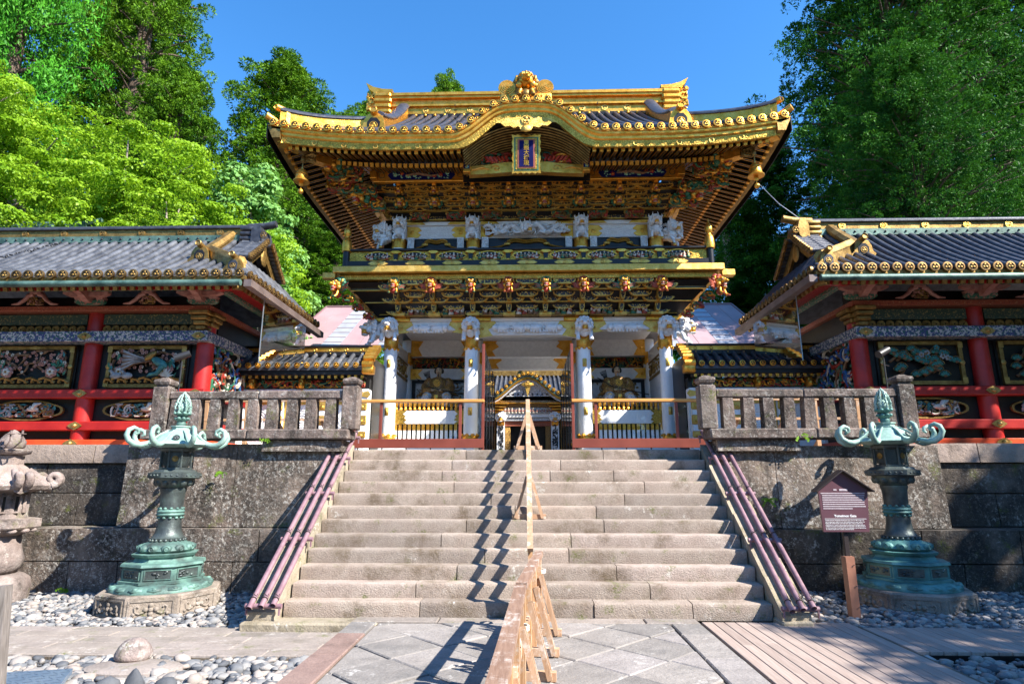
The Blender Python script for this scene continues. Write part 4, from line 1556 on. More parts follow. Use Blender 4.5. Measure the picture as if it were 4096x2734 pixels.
def tangle(mb, c, ext, n, seed, nm, r0=0.03, curl=1.0, blobs=1.0):
    """deep carved relief of winding stems, scrolls, leaves and knobs in several colours"""
    g = random.Random(seed)
    for k in range(n):
        mb.mat(g.randrange(nm))
        p = Vector((c[0] + g.uniform(-1, 1) * ext[0], c[1] + g.uniform(-0.5, 0.5) * ext[1], c[2] + g.uniform(-1, 1) * ext[2]))
        a, da = g.uniform(0, 2 * PI), g.uniform(-1, 1) * curl * 1.1
        pts = []
        st = r0 * 2.6
        for i in range(6):
            pts.append(p.copy())
            p = p + Vector((math.cos(a) * st, g.uniform(-0.2, 0.2) * r0, math.sin(a) * st))
            p.x = max(c[0] - ext[0], min(c[0] + ext[0], p.x))
            p.z = max(c[2] - ext[2], min(c[2] + ext[2], p.z))
            a += da
        mb.tube(pts, [r0, r0 * 0.95, r0 * 0.85, r0 * 0.7, r0 * 0.5, r0 * 0.25], 5)
    for k in range(int(n * blobs)):
        mb.mat(g.randrange(nm))
        p = (c[0] + g.uniform(-1, 1) * ext[0], c[1] + g.uniform(-0.6, 0.4) * ext[1], c[2] + g.uniform(-1, 1) * ext[2])
        s = r0 * g.uniform(0.7, 1.5)
        mb.ell(p, (s * g.uniform(0.8, 1.5), s * 0.8, s * g.uniform(0.7, 1.2)), 6, 4)
    mb.mat(0)


def rosette(mb, c, r_, m_pet, m_eye, n=5):
    mb.mat(m_pet)
    for q in range(n):
        a = 2 * PI * q / n + c[0] * 7
        mb.ell((c[0] + r_ * 0.62 * math.cos(a), c[1], c[2] + r_ * 0.62 * math.sin(a)), (r_ * 0.45, r_ * 0.22, r_ * 0.45), 6, 4)
    mb.mat(m_eye)
    mb.ell((c[0], c[1] - r_ * 0.12, c[2]), (r_ * 0.3, r_ * 0.25, r_ * 0.3), 6, 4)
    mb.mat(0)


def leafshape(mb, c, L_, w, a):
    """pointed carved leaf in the x-z plane"""
    ca, sa = math.cos(a), math.sin(a)
    P = [(0, 0), (0.35 * L_, w / 2), (L_, 0), (0.35 * L_, -w / 2)]
    V = [(c[0] + x * ca - z * sa, c[1], c[2] + x * sa + z * ca) for x, z in P] + [(c[0] + 0.4 * L_ * ca, c[1] - w * 0.3, c[2] + 0.4 * L_ * sa)]
    mb.add(V, [(0, 1, 4), (1, 2, 4), (2, 3, 4), (3, 0, 4)])


def figurine_mesh(name, robe, robe2, seed):
    g = random.Random(seed)
    mb = MB()
    mb.mat(0).lathe([(0.26, 0), (0.3, 0.08), (0.2, 0.4), (0.17, 0.55), (0.2, 0.66), (0.08, 0.74)], 8)
    mb.mat(1).ell((0.05, -0.12, 0.3), (0.2, 0.14, 0.2), 6, 4)
    mb.ell((-0.2, -0.08, 0.5), (0.1, 0.12, 0.16), 6, 4)
    mb.ell((0.2, -0.08, 0.5), (0.1, 0.12, 0.16), 6, 4)
    mb.mat(2).ell((0, -0.02, 0.86), (0.125, 0.125, 0.15), 8, 5)
    mb.ell((-0.12, -0.2, 0.45), 0.06, 6, 4)
    mb.ell((0.14, -0.2, 0.47), 0.06, 6, 4)
    mb.mat(3).ell((0, 0.03, 0.94), (0.13, 0.13, 0.10), 8, 4)
    mb.ell((0, 0.03, 1.05), (0.06, 0.06, 0.06), 6, 4)
    return shared(name, mb, [robe, robe2, cream_paint, hair_paint], 60)


FIG = [figurine_mesh('carved_figure', a, b, i) for i, (a, b) in enumerate(((mane_red, cream_paint), (green_paint, gold_old), (brown_paint, cream_paint), (cream_paint, mane_red), (brown_paint, green_paint)))]


def beast_head(name, mats, s=1.0, mouth=True, horns=False, wings=False, curls=True):
    """mats: coat, mane, mouth, teeth; looks towards -y, about 0.3 tall at s = 1"""
    mb = MB().at(Sc(s, s, s))
    mb.mat(0).ell((0, 0, 0.05), (0.105, 0.12, 0.10), 10, 6)
    mb.ell((0, -0.115, 0.035), (0.062, 0.07, 0.042), 8, 5)
    mb.ell((0, -0.17, 0.045), (0.04, 0.028, 0.026), 6, 4)
    for k in (-1, 1):
        mb.ell((k * 0.05, -0.10, 0.095), (0.036, 0.035, 0.022), 6, 4, Ry(k * 0.4).to_3x3())
        mb.ell((k * 0.022, -0.185, 0.04), 0.014, 6, 4)
        mb.ell((k * 0.085, -0.05, -0.02), (0.045, 0.05, 0.05), 6, 4)
        mb.mat(3).ell((k * 0.045, -0.118, 0.07), 0.017, 6, 4)
        mb.mat(1).ell((k * 0.045, -0.134, 0.069), 0.007, 5, 3)
        mb.mat(0).ell((k * 0.12, 0.0, 0.10), (0.022, 0.035, 0.05), 6, 4)
    if mouth:
        mb.mat(2).ell((0, -0.10, -0.035), (0.052, 0.06, 0.048), 8, 5)
        mb.mat(0).ell((0, -0.10, -0.085), (0.05, 0.06, 0.022), 8, 4)
        mb.mat(3)
        for k in range(-2, 3):
            mb.ell((k * 0.019, -0.152 + abs(k) * 0.008, -0.008), (0.008, 0.008, 0.014), 5, 3)
            mb.ell((k * 0.019, -0.15 + abs(k) * 0.008, -0.066), (0.008, 0.008, 0.012), 5, 3)
    if curls:
        mb.mat(1)
        for k in range(11):
            a = PI * (-0.25 + 1.5 * k / 10)
            mb.ell((0.13 * math.cos(a), 0.03, 0.05 + 0.125 * math.sin(a)), (0.045, 0.05, 0.045), 6, 4)
        for k in range(7):
            a = PI * (0.1 + 0.8 * k / 6)
            mb.ell((0.08 * math.cos(a), -0.02, 0.075 + 0.09 * math.sin(a)), (0.033, 0.05, 0.03), 6, 4)
    if horns:
        for k in (-1, 1):
            mb.mat(0).tube([(k * 0.04, -0.02, 0.13), (k * 0.07, 0.0, 0.2), (k * 0.06, 0.02, 0.27)], [0.02, 0.015, 0.004], 6)
            mb.tube([(k * 0.12, 0.0, 0.08), (k * 0.17, 0.02, 0.16), (k * 0.16, 0.02, 0.22)], [0.02, 0.016, 0.004], 6)
    if wings:
        for k in (-1, 1):
            for q in range(5):
                mb.mat(2 if q % 2 else 1).tube([(k * 0.1, 0.02, -0.02 - 0.02 * q), (k * 0.19, 0.02, 0.02 - 0.022 * q), (k * (0.30 - 0.015 * q), 0.02, 0.06 - 0.035 * q)], [0.022, 0.022, 0.005], 5)
            mb.mat(0).tube([(k * 0.07, -0.06, -0.10), (k * 0.09, -0.08, -0.17), (k * 0.085, -0.12, -0.21)], [0.03, 0.025, 0.03], 6)
            mb.mat(1).ell((k * 0.085, -0.14, -0.215), (0.035, 0.035, 0.018), 6, 4)
        mb.mat(2).ell((0, -0.02, -0.14), (0.075, 0.07, 0.07), 8, 5)
    return shared(name, mb, mats, 75)


LION_HEAD = beast_head('lion_head', [gold, mane_red, mane_red, cream_paint], 1.0, True, False, True)
LION_HEAD2 = beast_head('lion_head', [gold, green_paint, red_paint, cream_paint], 1.0, True, False, True)
DRAGON_HEAD = beast_head('dragon_head', [gold, green_paint, red_paint, cream_paint], 1.2, True, False, False)
DRAGON_HEAD2 = beast_head('dragon_head', [gold, gold_old, red_paint, cream_paint], 0.95, True, True, False)
WHITE_HEAD = beast_head('white_lion_head', [white_relief, white_relief, gold, gold], 1.45, True, False, False)
KIRIN_HEAD = beast_head('white_beast_head', [white_relief, white_relief, gold, gold], 1.35, True, True, False)

# ------------------------------------------------------------------ the gate
gate = thing('ornate_gate', 'great two-storey golden gate with undulating tiled roof and white columns', 'gate', (0, 15.5, 2.62))
CX = (-3.6, -1.47, 1.47, 3.6)

mb = MB()
mb.cbox(-1.3, 1.3, 15.0, 20.6, 2.1, 2.25, 0.02)
mb.part('passage_floor', path_stone, gate)
for s in (-1, 1):
    mb = MB()
    x0, x1 = sorted((s * 1.31, s * 4.3))
    mb.cbox(x0, x1, 15.0, 20.6, 2.1, 2.62, 0.02)
    mb.part('podium', white, gate)

# columns
col_mesh = MB()
col_mesh.lathe([(0.185, 2.62), (0.178, 3.6), (0.172, 4.6), (0.165, 5.75)], 20)
col_mesh = shared('column', col_mesh, white, 60)
gb = MB()
gb.lathe([(0.172, 4.98), (0.186, 5.0), (0.186, 5.3), (0.17, 5.32)], 20)
for k in range(8):
    gb.ell((0.178 * math.cos(k * PI / 4), 0.178 * math.sin(k * PI / 4), 4.98), (0.05, 0.05, 0.05), 6, 4)
gb = shared('gold_collar', gb, gold, 50)
shoe = MB()
shoe.lathe([(0.20, 2.62), (0.205, 2.66), (0.195, 2.72), (0.182, 2.73)], 20)
for k in range(8):
    shoe.ell((0.19 * math.cos(k * PI / 4 + PI / 8), 0.19 * math.sin(k * PI / 4 + PI / 8), 2.73), (0.06, 0.06, 0.045), 6, 4)
shoe = shared('gold_shoe', shoe, gold, 50)
med = MB()
med.cbox(-0.055, 0.055, -0.19, -0.15, -0.11, 0.11, 0.02)
med.ell((0, -0.19, 0), (0.03, 0.02, 0.07), 8, 5)
med = shared('gold_medallion', med, gold_pale, 50)
for yy in (15.5, 17.7, 19.9):
    for x in CX:
        c_ = link('column', col_mesh, gate, Tm(x, yy, 0))
        sub('gold_collar', gb, c_, Tm(x, yy, 0))
        sub('gold_shoe', shoe, c_, Tm(x, yy, 0))
        if yy < 16:
            for z in (4.58, 3.33):
                sub('gold_medallion', med, c_, Tm(x, yy, z))

# white lions on the column heads
wl_ = MB()
wl_.ell((0, 0.06, 0.02), (0.15, 0.18, 0.16), 10, 6)
wl_.ell((0, -0.05, -0.06), (0.125, 0.12, 0.14), 10, 6)
for k in (-1, 1):
    wl_.tube([(k * 0.12, -0.03, -0.02), (k * 0.165, -0.10, -0.14), (k * 0.17, -0.13, -0.25)], [0.06, 0.05, 0.055], 8)
    wl_.ell((k * 0.17, -0.16, -0.27), (0.06, 0.075, 0.035), 8, 5)
    for q in range(5):
        wl_.ell((k * (0.15 + 0.01 * q), 0.03, 0.16 - 0.06 * q), (0.055, 0.07, 0.045), 6, 4)
for q in range(7):
    wl_.ell((-0.12 + 0.04 * q, 0.0, 0.20 - 0.006 * (q - 3) ** 2), (0.045, 0.09, 0.045), 6, 4)
wl_body = shared('white_lion', wl_, white_relief, 70)


def white_lion(x, y, z, rot=0.0, s=1.0):
    Ml = Tm(x, y, z) @ Rz(rot) @ Sc(s, s, s)
    o_ = link('white_lion', wl_body, gate, Ml)
    sub('head', WHITE_HEAD, o_, Ml @ Tm(0, -0.13, 0.05))


for x in CX:
    white_lion(x, 15.24, 5.42)
white_lion(-4.0, 15.45, 5.42, -1.1, 1.1)
white_lion(4.0, 15.45, 5.42, 1.1, 1.1)

# white tie beams with gold shoes and carved animals in relief
for i, (xa, xb) in enumerate(zip(CX, CX[1:])):
    zb = 5.38 if i != 1 else 5.24
    n = 24
    poly = [(xa + (xb - xa) * k / n, zb + 0.0 + (0.085 if abs(k / n - 0.5) < 0.33 else (0.085 * (0.5 - abs(k / n - 0.5)) / 0.17)) * (1 if abs(k / n - 0.5) < 0.33 else 1)) for k in range(n + 1)]
    poly += [(xb, 5.695), (xa, 5.695)]
    mb = MB()
    mb.prism(poly, 15.36, 15.62)
    bm_ = mb.part('tie_beam', white_relief, gate)
    for s, x0 in ((1, xa + 0.17), (-1, xb - 0.17)):
        mb = MB()
        L_ = 0.5 if i == 1 else 0.42
        mb.prism([(x0, 5.24 if i == 1 else 5.36), (x0 + s * L_ * 0.8, 5.3 if i == 1 else 5.4), (x0 + s * L_ * 0.55, 5.47), (x0 + s * L_, 5.6), (x0 + s * L_ * 0.9, 5.69), (x0, 5.69)], 15.335, 15.35)
        mb.ell((x0 + s * 0.13, 15.33, 5.5), 0.035, 8, 5)
        mb.part('gold_fitting', gold_pale, bm_)
    mb = MB()
    xm, hw = (xa + xb) / 2, (xb - xa) / 2 - 0.62
    for q in range(2 if i != 1 else 4):
        xx = xm + (q - (0.5 if i != 1 else 1.5)) * hw * (0.8 if i != 1 else 0.5)
        mb.ell((xx, 15.31, 5.5), (0.19, 0.09, 0.095), 10, 6)
        mb.ell((xx + 0.2 * (1 if q % 2 else -1), 15.27, 5.5), (0.09, 0.08, 0.08), 8, 6)
        for k in range(4):
            mb.ell((xx - 0.12 + 0.08 * k, 15.29, 5.41), (0.03, 0.04, 0.05), 6, 4)
    tangle(mb, (xm, 15.33, 5.5), (hw, 0.05, 0.1), 26, 40 + i, 1, 0.022)
    mb.part('carved_relief', white_relief, bm_, 70)
mb = MB()
mb.box(-4.1, 4.1, 15.3, 15.68, 5.697, 5.775)
cap_ = mb.part('white_cornice', white, gate)
for x in CX:
    mb = MB()
    mb.cbox(x - 0.52, x + 0.52, 15.27, 15.31, 5.687, 5.787, 0.012)
    mb.part('gold_fitting', gold, cap_)

# inside the bays: back wall, beams, carved frieze
for sx in (-1, 1):
    a, b = sorted((sx * 1.62, sx * 3.45))
    mb = MB()
    mb.box(a, b, 17.72, 17.8, 2.62, 4.5)
    wallp = mb.part('niche_wall', white_relief, gate)
    mb = MB()
    tangle(mb, ((a + b) / 2, 17.7, 4.05), (0.75, 0.04, 0.38), 70, 60 + sx, 2, 0.022)
    mb.part('relief', [white_relief, gold_old], wallp, 70)
    mb = MB()
    for x0, x1, z0, z1 in ((a, b, 4.42, 4.5), (a, a + 0.12, 3.3, 4.42), (b - 0.12, b, 3.3, 4.42)):
        mb.box(x0, x1, 17.66, 17.715, z0, z1)
    mb.part('black_frame', lacquer, wallp)
    for z0, z1, m, yy in ((4.5, 4.82, white_relief, 17.5), (5.17, 5.66, white_relief, 17.45)):
        mb = MB()
        mb.box(a, b, yy, 17.85, z0, z1)
        bb = mb.part('inner_beam', m, gate)
        for s, x0 in ((1, a), (-1, b)):
            mb = MB()
            mb.prism([(x0, z0), (x0 + s * 0.34, z0 + 0.02), (x0 + s * 0.22, (z0 + z1) / 2), (x0 + s * 0.36, z1 - 0.02), (x0, z1)], yy - 0.02, yy - 0.002)
            mb.ell((x0 + s * 0.12, yy - 0.02, (z0 + z1) / 2), 0.05, 8, 5)
            mb.part('gold_fitting', gold, bb)
    mb = MB()
    mb.box(a, b, 17.7, 17.85, 4.82, 5.17)
    fr = mb.part('carved_frieze', lacquer, gate)
    mb = MB()
    tangle(mb, ((a + b) / 2, 17.62, 5.0), (0.85, 0.08, 0.14), 80, 70 + sx, 4, 0.022)
    mb.part('relief', [gold, gold_old, red_paint, green_paint], fr, 70)
    # side walls of the bay
    for xx, d in ((sx * 1.47, 0.05), (sx * 3.6, 0.05)):
        mb = MB()
        mb.box(xx - d, xx + d, 15.72, 17.5, 2.62, 5.3)
        sw = mb.part('bay_side_wall', white_relief, gate)
        inn = xx + (d + 0.006) * (1 if abs(xx) < 2 else -1) * sx
        mb = MB()
        mb.box(inn - 0.01, inn + 0.01, 15.75, 17.5, 4.42, 4.5)
        mb.box(inn - 0.01, inn + 0.01, 15.75, 17.5, 4.9, 4.95)
        tangle(mb, (inn, 16.6, 4.7), (0.02, 1.5, 0.16), 30, 5, 1, 0.03)
        mb.part('gold_band', gold_old, sw, 60)
    mb = MB()
    mb.box(a, b, 15.7, 17.7, 5.66, 5.69)
    mb.part('bay_ceiling', white_relief, gate)
    mb = MB()
    mb.cbox(a, b, 16.1, 17.6, 2.62, 3.55, 0.02)
    mb.part('statue_dais', lacquer, gate)
    # gold picket fence with a white signboard in front of each bay
    mb = MB()
    mb.cbox(sx * 2.53 - 0.98, sx * 2.53 + 0.98, 15.66, 15.72, 3.04, 3.39, 0.012)
    fen = mb.part('bay_fence', white, gate)
    for s in (-1, 1):
        x0 = sx * 2.53 + s * 0.98
        mb = MB()
        mb.prism([(x0, 3.035), (x0, 3.395), (x0 - s * 0.36, 3.39), (x0 - s * 0.26, 3.3), (x0 - s * 0.34, 3.24), (x0 - s * 0.3, 3.2), (x0 - s * 0.36, 3.14), (x0 - s * 0.28, 3.1), (x0 - s * 0.36, 3.04)], 15.635, 15.655)
        mb.part('gold_fitting', gold_net, fen)
    for k in range(16):
        x = sx * 2.53 - 0.90 + k * 0.12
        mb = MB()
        mb.mat(0).box(x - 0.036, x + 0.036, 15.66, 15.72, 2.62, 2.82)
        mb.mat(0).box(x - 0.036, x + 0.036, 15.66, 15.72, 2.82, 2.9)
        mb.mat(1).box(x - 0.038, x + 0.038, 15.655, 15.725, 2.88, 3.03)
        mb.box(x - 0.038, x + 0.038, 15.655, 15.725, 2.62, 2.66)
        mb.lathe([(0.045, 3.4), (0.045, 3.44), (0.03, 3.47), (0.045, 3.52), (0.048, 3.58), (0.03, 3.60), (0.038, 3.64), (0.038, 3.67)], 8, (x, 15.69, 0))
        mb.part('picket', [white, gold], fen, 40)
# passage lintels
for yy, z0 in ((17.7, 5.18), (19.9, 5.2)):
    mb = MB()
    mb.box(-1.32, 1.32, yy - 0.14, yy + 0.14, z0, 5.66)
    bb = mb.part('passage_lintel', white_relief, gate)
    for s in (-1, 1):
        mb = MB()
        mb.prism([(s * 1.32, z0), (s * 0.95, z0 + 0.02), (s * 1.05, z0 + 0.18), (s * 0.85, z0 + 0.3), (s * 0.95, z0 + 0.42), (s * 0.9, 5.66), (s * 1.32, 5.66)], yy - 0.16, yy - 0.142)
        mb.part('gold_fitting', gold, bb)
mb = MB()
mb.box(-1.32, 1.32, 15.7, 20, 5.662, 5.69)
mb.part('passage_ceiling', white_relief, gate)

# dark core above the columns
mb = MB()
mb.box(-3.9, 3.9, 15.42, 20.0, 5.70, 8.6)
core = mb.part('dark_core', lacquer, gate)

# ------------------------------------------------------------------ bracket clusters


def arm_mesh(w, h=0.115, d=0.10):
    """boat-shaped bracket arm: gold edges round a black painted face, bearing blocks above its ends and middle"""
    mb = MB()
    prof = [(-w / 2, h), (-w / 2, h * 0.55), (-w * 0.44, h * 0.3), (-w * 0.33, h * 0.08), (-w * 0.22, 0), (w * 0.22, 0), (w * 0.33, h * 0.08), (w * 0.44, h * 0.3), (w / 2, h * 0.55), (w / 2, h)]
    mb.mat(0).prism(prof, -d / 2, d / 2)
    q = [(x * 0.92, max(0.023, min(z + 0.014, h - 0.02))) for x, z in prof]
    mb.mat(1).prism(q, -d / 2 - 0.005, -d / 2 + 0.01)
    for x in (-w / 2 + 0.055, 0, w / 2 - 0.055):
        b = 0.055
        mb.mat(0).hexa([(x - b * 0.75, -d / 2 - 0.008, h + 0.002), (x + b * 0.75, -d / 2 - 0.008, h + 0.002), (x + b * 0.75, d / 2, h + 0.002), (x - b * 0.75, d / 2, h + 0.002),
                        (x - b, -d / 2 - 0.018, h + 0.05), (x + b, -d / 2 - 0.018, h + 0.05), (x + b, d / 2, h + 0.05), (x - b, d / 2, h + 0.05)])
        mb.mat(2).hexa([(x - b * 0.6, -d / 2 - 0.014, h + 0.01), (x + b * 0.6, -d / 2 - 0.014, h + 0.01), (x + b * 0.6, d / 2, h + 0.01), (x - b * 0.6, d / 2, h + 0.01),
                        (x - b * 0.8, -d / 2 - 0.022, h + 0.042), (x + b * 0.8, -d / 2 - 0.022, h + 0.042), (x + b * 0.8, d / 2, h + 0.042), (x - b * 0.8, d / 2, h + 0.042)])
    return shared('bracket_arm', mb, [gold_pale, lacquer_gold, lacquer])


ARMS = [arm_mesh(w) for w in (0.70, 0.76, 0.82, 0.86)]
tg = MB()
tg.mat(0).prism([(-0.055, 0.07), (-0.05, 0.0), (-0.03, -0.06), (0.03, -0.06), (0.05, 0.0), (0.055, 0.07)], -0.16, 0.1)
tg.mat(1).prism([(-0.04, 0.06), (-0.036, 0.0), (-0.02, -0.047), (0.02, -0.047), (0.036, 0.0), (0.04, 0.06)], -0.166, -0.15)
TONGUE = shared('bracket_tongue', tg, [gold_pale, lacquer_gold])
bar_ = MB()
bar_.mat(0).box(-0.5, 0.5, -0.035, 0.035, 0, 0.02)
bar_.mat(1).box(-0.5, 0.5, -0.03, 0.03, 0.02, 0.065)
bar_.mat(0).box(-0.5, 0.5, -0.035, 0.035, 0.065, 0.08)
BAR = shared('bracket_bar', bar_, [gold, lacquer])


def bracket_face(parent, M, half, units, z0, dz, dy, tiers, heads, hs=1.0):
    """one side of a bracket zone, in a frame whose x runs along the wall and -y points outward"""
    for k in range(tiers):
        y = -dy * (k + 0.4)
        z = z0 + dz * k
        Mb = M @ Tm(0, y + 0.06, z + 0.03) @ Sc(2 * (half + dy * k), 1, 0.9)
        sub('bracket_bar', BAR, parent, Mb)
        for u in units:
            sub('bracket_arm', ARMS[k], parent, M @ Tm(u, y, z) @ Sc(1.08, 1, hs))
            if not heads:
                if k < tiers - 1:
                    sub('bracket_tongue', TONGUE, parent, M @ Tm(u, y - dy * 0.4, z + 0.12) @ Sc(1.25, 1, 1.6))
        for u, v in zip(units, units[1:]):
            sub('bracket_arm', ARMS[0], parent, M @ Tm((u + v) / 2, y - dy * 0.42, z + dz * 0.5) @ Sc(0.8, 1, hs * 0.72))
        if k < tiers - 1:
            for u, v in zip(units, units[1:]):
                mb = MB().at(M @ Tm((u + v) / 2, y - 0.02, z + dz * 0.65))
                for q in (-1, 0, 1):
                    mb.ell((q * 0.04, 0, 0.012 * (1 - abs(q))), (0.03, 0.02, 0.022), 6, 4)
                mb.part('gold_cloud', gold_pale, parent, 70)


LU = [-3.35, -2.42, -1.41, -0.47, 0.47, 1.41, 2.42, 3.35]
# lower cluster
rows_ = []
for y, h, z in ((15.40, 3.92, 5.778), (14.52, 4.62, 6.52)):
    rows_.append([(-h, y, z), (h, y, z), (h, 35.4 - y, z), (-h, 35.4 - y, z)])
mb = MB()
mb.loft(rows_, True)
lowb = mb.part('lower_bracket_zone', lacquer, gate)
bracket_face(lowb, Tm(0, 15.38, 5.84), 3.9, LU, 0, 0.235, 0.31, 3, False, 1.75)
SU = [-1.7, -0.75, 0.2, 1.15, 2.0]
for s in (-1, 1):
    bracket_face(lowb, Tm(s * 3.9, 17.7, 5.84) @ Rz(s * PI / 2), 2.2, SU, 0, 0.235, 0.27, 3, False, 1.75)
for i, u in enumerate(LU):
    sub('lion_head', LION_HEAD if i % 2 else LION_HEAD2, lowb, Tm(u, 14.42, 6.40) @ Sc(1.05, 1.05, 1.05))
for s in (-1, 1):
    Ml = Tm(s * 4.72, 14.35, 6.33) @ Rz(s * 0.75) @ Sc(1.35, 1.35, 1.35)
    sub('lion_head', LION_HEAD if s > 0 else LION_HEAD2, lowb, Ml)
    for k in range(3):
        mb = MB()
        tangle(mb, (s * (4.55 - 0.22 * k), 14.62 + 0.2 * k, 6.12 - 0.17 * k), (0.13, 0.14, 0.08), 14, 80 + k, 4, 0.025)
        mb.part('corner_carving', [gold, red_paint, green_paint, gold_old], lowb, 70)
# little scenes of figures between the brackets
for i, u in enumerate([(a + b) / 2 for a, b in zip(LU, LU[1:])]):
    mb = MB()
    mb.cbox(u - 0.3, u + 0.3, 15.1, 15.3, 5.79, 5.815, 0.006)
    for k in range(8):
        a = PI * k / 7
        mb.ell((u + 0.13 * math.cos(a), 15.22, 6.05 + 0.1 * math.sin(a)), (0.035, 0.03, 0.03), 6, 4)
    st = mb.part('figure_scene', gold_old, lowb, 60)
    for q in range(3 + i % 2):
        x = u + (q - 1 - 0.5 * (i % 2)) * 0.145
        sub('carved_figure', FIG[(i + 2 * q) % 5], st, Tm(x, 15.14, 5.812) @ Rz(rnd.uniform(-0.5, 0.5)) @ Sc(0.26, 0.26, 0.26 + 0.03 * (q % 2)))
for u in LU:
    mb = MB()
    mb.cbox(u - 0.16, u + 0.16, 15.1, 15.3, 5.79, 5.875, 0.008)
    mb.part('gold_block', gold_pale, lowb)

# balcony
mb = MB()
mb.mat(0).box(-4.75, 4.75, 14.42, 20.98, 6.56, 6.68)
mb.mat(1).cbox(-4.88, 4.88, 14.26, 21.1, 6.70, 6.87, 0.012)
mb.mat(2).box(-4.62, 4.62, 14.36, 14.5, 6.872, 7.03)
bal = mb.part('balcony', [gold_net, gold_pale, lacquer], gate)
mb = MB()
mb.box(-4.60, 4.60, 14.43, 14.47, 7.03, 7.30)
for s in (-1, 1):
    mb.box(s * 4.58 - 0.02, s * 4.58 + 0.02, 14.5, 20.8, 6.95, 7.36)
mb.part('balcony_panel', gold_net, bal)
mb = MB()
mb.cbox(-4.7, 4.7, 14.36, 14.48, 7.305, 7.365, 0.012)
mb.part('balcony_rail', lacquer, bal)
for k in range(11):
    x = -4.7 + k * 0.94
    mb = MB()
    mb.prism([(x - 0.26, 6.95), (x - 0.17, 6.91), (x + 0.17, 6.91), (x + 0.26, 6.95), (x + 0.17, 7.0), (x - 0.17, 7.0)], 14.335, 14.358)
    mb.ring((x, 14.33, 6.955), 0.035, 0.007, 12, 4)
    if 0 < k < 10:
        mb.part('gold_medallion', gold_pale, bal)
for k in range(9):
    x = -3.8 + k * 0.95
    mb = MB()
    n = 28
    outer, inner = [], []
    for i in range(n):
        a = 2 * PI * i / n
        wob = 1 + 0.08 * math.cos(4 * a)
        outer.append((x + 0.35 * wob * math.cos(a), 14.425, 7.165 + 0.125 * wob * math.sin(a)))
        inner.append((x + 0.315 * wob * math.cos(a), 14.415, 7.165 + 0.102 * wob * math.sin(a)))
    mb.mat(0).loft([outer, [(p[0], 14.40, p[2]) for p in outer], [(p[0], 14.40, p[2]) for p in inner], inner])
    mb.add([outer[-1], (outer[-1][0], 14.40, outer[-1][2]), (outer[0][0], 14.40, outer[0][2]), outer[0]], [(0, 1, 2, 3)])
    mb.mat(1).add([(p[0], 14.424, p[2]) for p in inner], [tuple(range(n))[::-1]])
    car = mb.part('cartouche', [gold, lacquer], bal)
    for q in range(6):
        xx = x + (q - 2.5) * 0.098
        sub('carved_figure', FIG[(q * 3 + k * 2) % 5], car, Tm(xx, 14.40, 7.075) @ Rz(rnd.uniform(-0.6, 0.6)) @ Sc(0.165, 0.12, 0.16 + 0.02 * ((q * 7 + k) % 2)))
for k in range(8):
    x = -3.325 + k * 0.95
    mb = MB()
    mb.mat(0).prism([(x - 0.035, 7.04), (x + 0.035, 7.04), (x + 0.065, 7.21), (x - 0.065, 7.21)], 14.36, 14.41)
    mb.mat(1).prism([(x - 0.14, 7.255), (x - 0.05, 7.215), (x + 0.05, 7.215), (x + 0.14, 7.255), (x + 0.08, 7.29), (x - 0.08, 7.29)], 14.34, 14.41)
    mb.prism([(x - 0.06, 7.03), (x + 0.06, 7.03), (x, 7.07)], 14.345, 14.415)
    mb.part('baluster', [lacquer, gold], bal)
for s in (-1, 1):
    mb = MB()
    mb.mat(0).lathe([(0.088, 6.87), (0.088, 7.42)], 14, (s * 4.6, 14.42, 0))
    mb.mat(1).lathe([(0.12, 7.3), (0.13, 7.4), (0.115, 7.55), (0.09, 7.64), (0.055, 7.68), (0.055, 7.71), (0.09, 7.75), (0.095, 7.86), (0.055, 7.95), (0.03, 8.0), (0.015, 8.1)], 14, (s * 4.6, 14.42, 0))
    mb.part('corner_post', [lacquer, gold], bal, 50)
    mb = MB()
    mb.cbox(s * 4.98 - 0.16, s * 4.98 + 0.16, 14.3, 14.5, 6.56, 6.72, 0.01)
    mb.part('beam_end', gold_pale, bal)

# upper storey wall
mb = MB()
mb.box(-3.55, 3.55, 15.3, 15.42, 7.98, 8.36)
ub = mb.part('upper_tie_beam', white_relief, gate)
mb = MB()
mb.box(-3.6, 3.6, 15.24, 15.42, 8.362, 8.46)
mb.part('cornice', white, ub)
for x in (-3.45, -1.45, 1.45, 3.45):
    mb = MB()
    mb.lathe([(0.24, 7.35), (0.21, 7.6), (0.18, 8.0), (0.17, 8.36)], 16, (x, 15.3, 0))
    uc = mb.part('upper_column', white, gate, 60)
    mb = MB()
    mb.lathe([(0.205, 7.68), (0.2, 7.85), (0.19, 7.95)], 16, (x, 15.3, 0))
    mb.part('gold_collar', gold, uc, 50)
    for s in (-1, 1):
        if abs(x + s) < 3.9:
            mb = MB()
            mb.prism([(x + s * 0.2, 8.0), (x + s * 0.5, 8.03), (x + s * 0.58, 8.11), (x + s * 0.48, 8.17), (x + s * 0.6, 8.23), (x + s * 0.5, 8.33), (x + s * 0.2, 8.34)], 15.275, 15.295)
            mb.ell((x + s * 0.34, 15.275, 8.17), (0.06, 0.02, 0.06), 10, 5)
            mb.prism([(x + s * 0.2, 8.375), (x + s * 0.7, 8.38), (x + s * 0.62, 8.45), (x + s * 0.2, 8.455)], 15.215, 15.235)
            mb.part('gold_fitting', gold, ub)
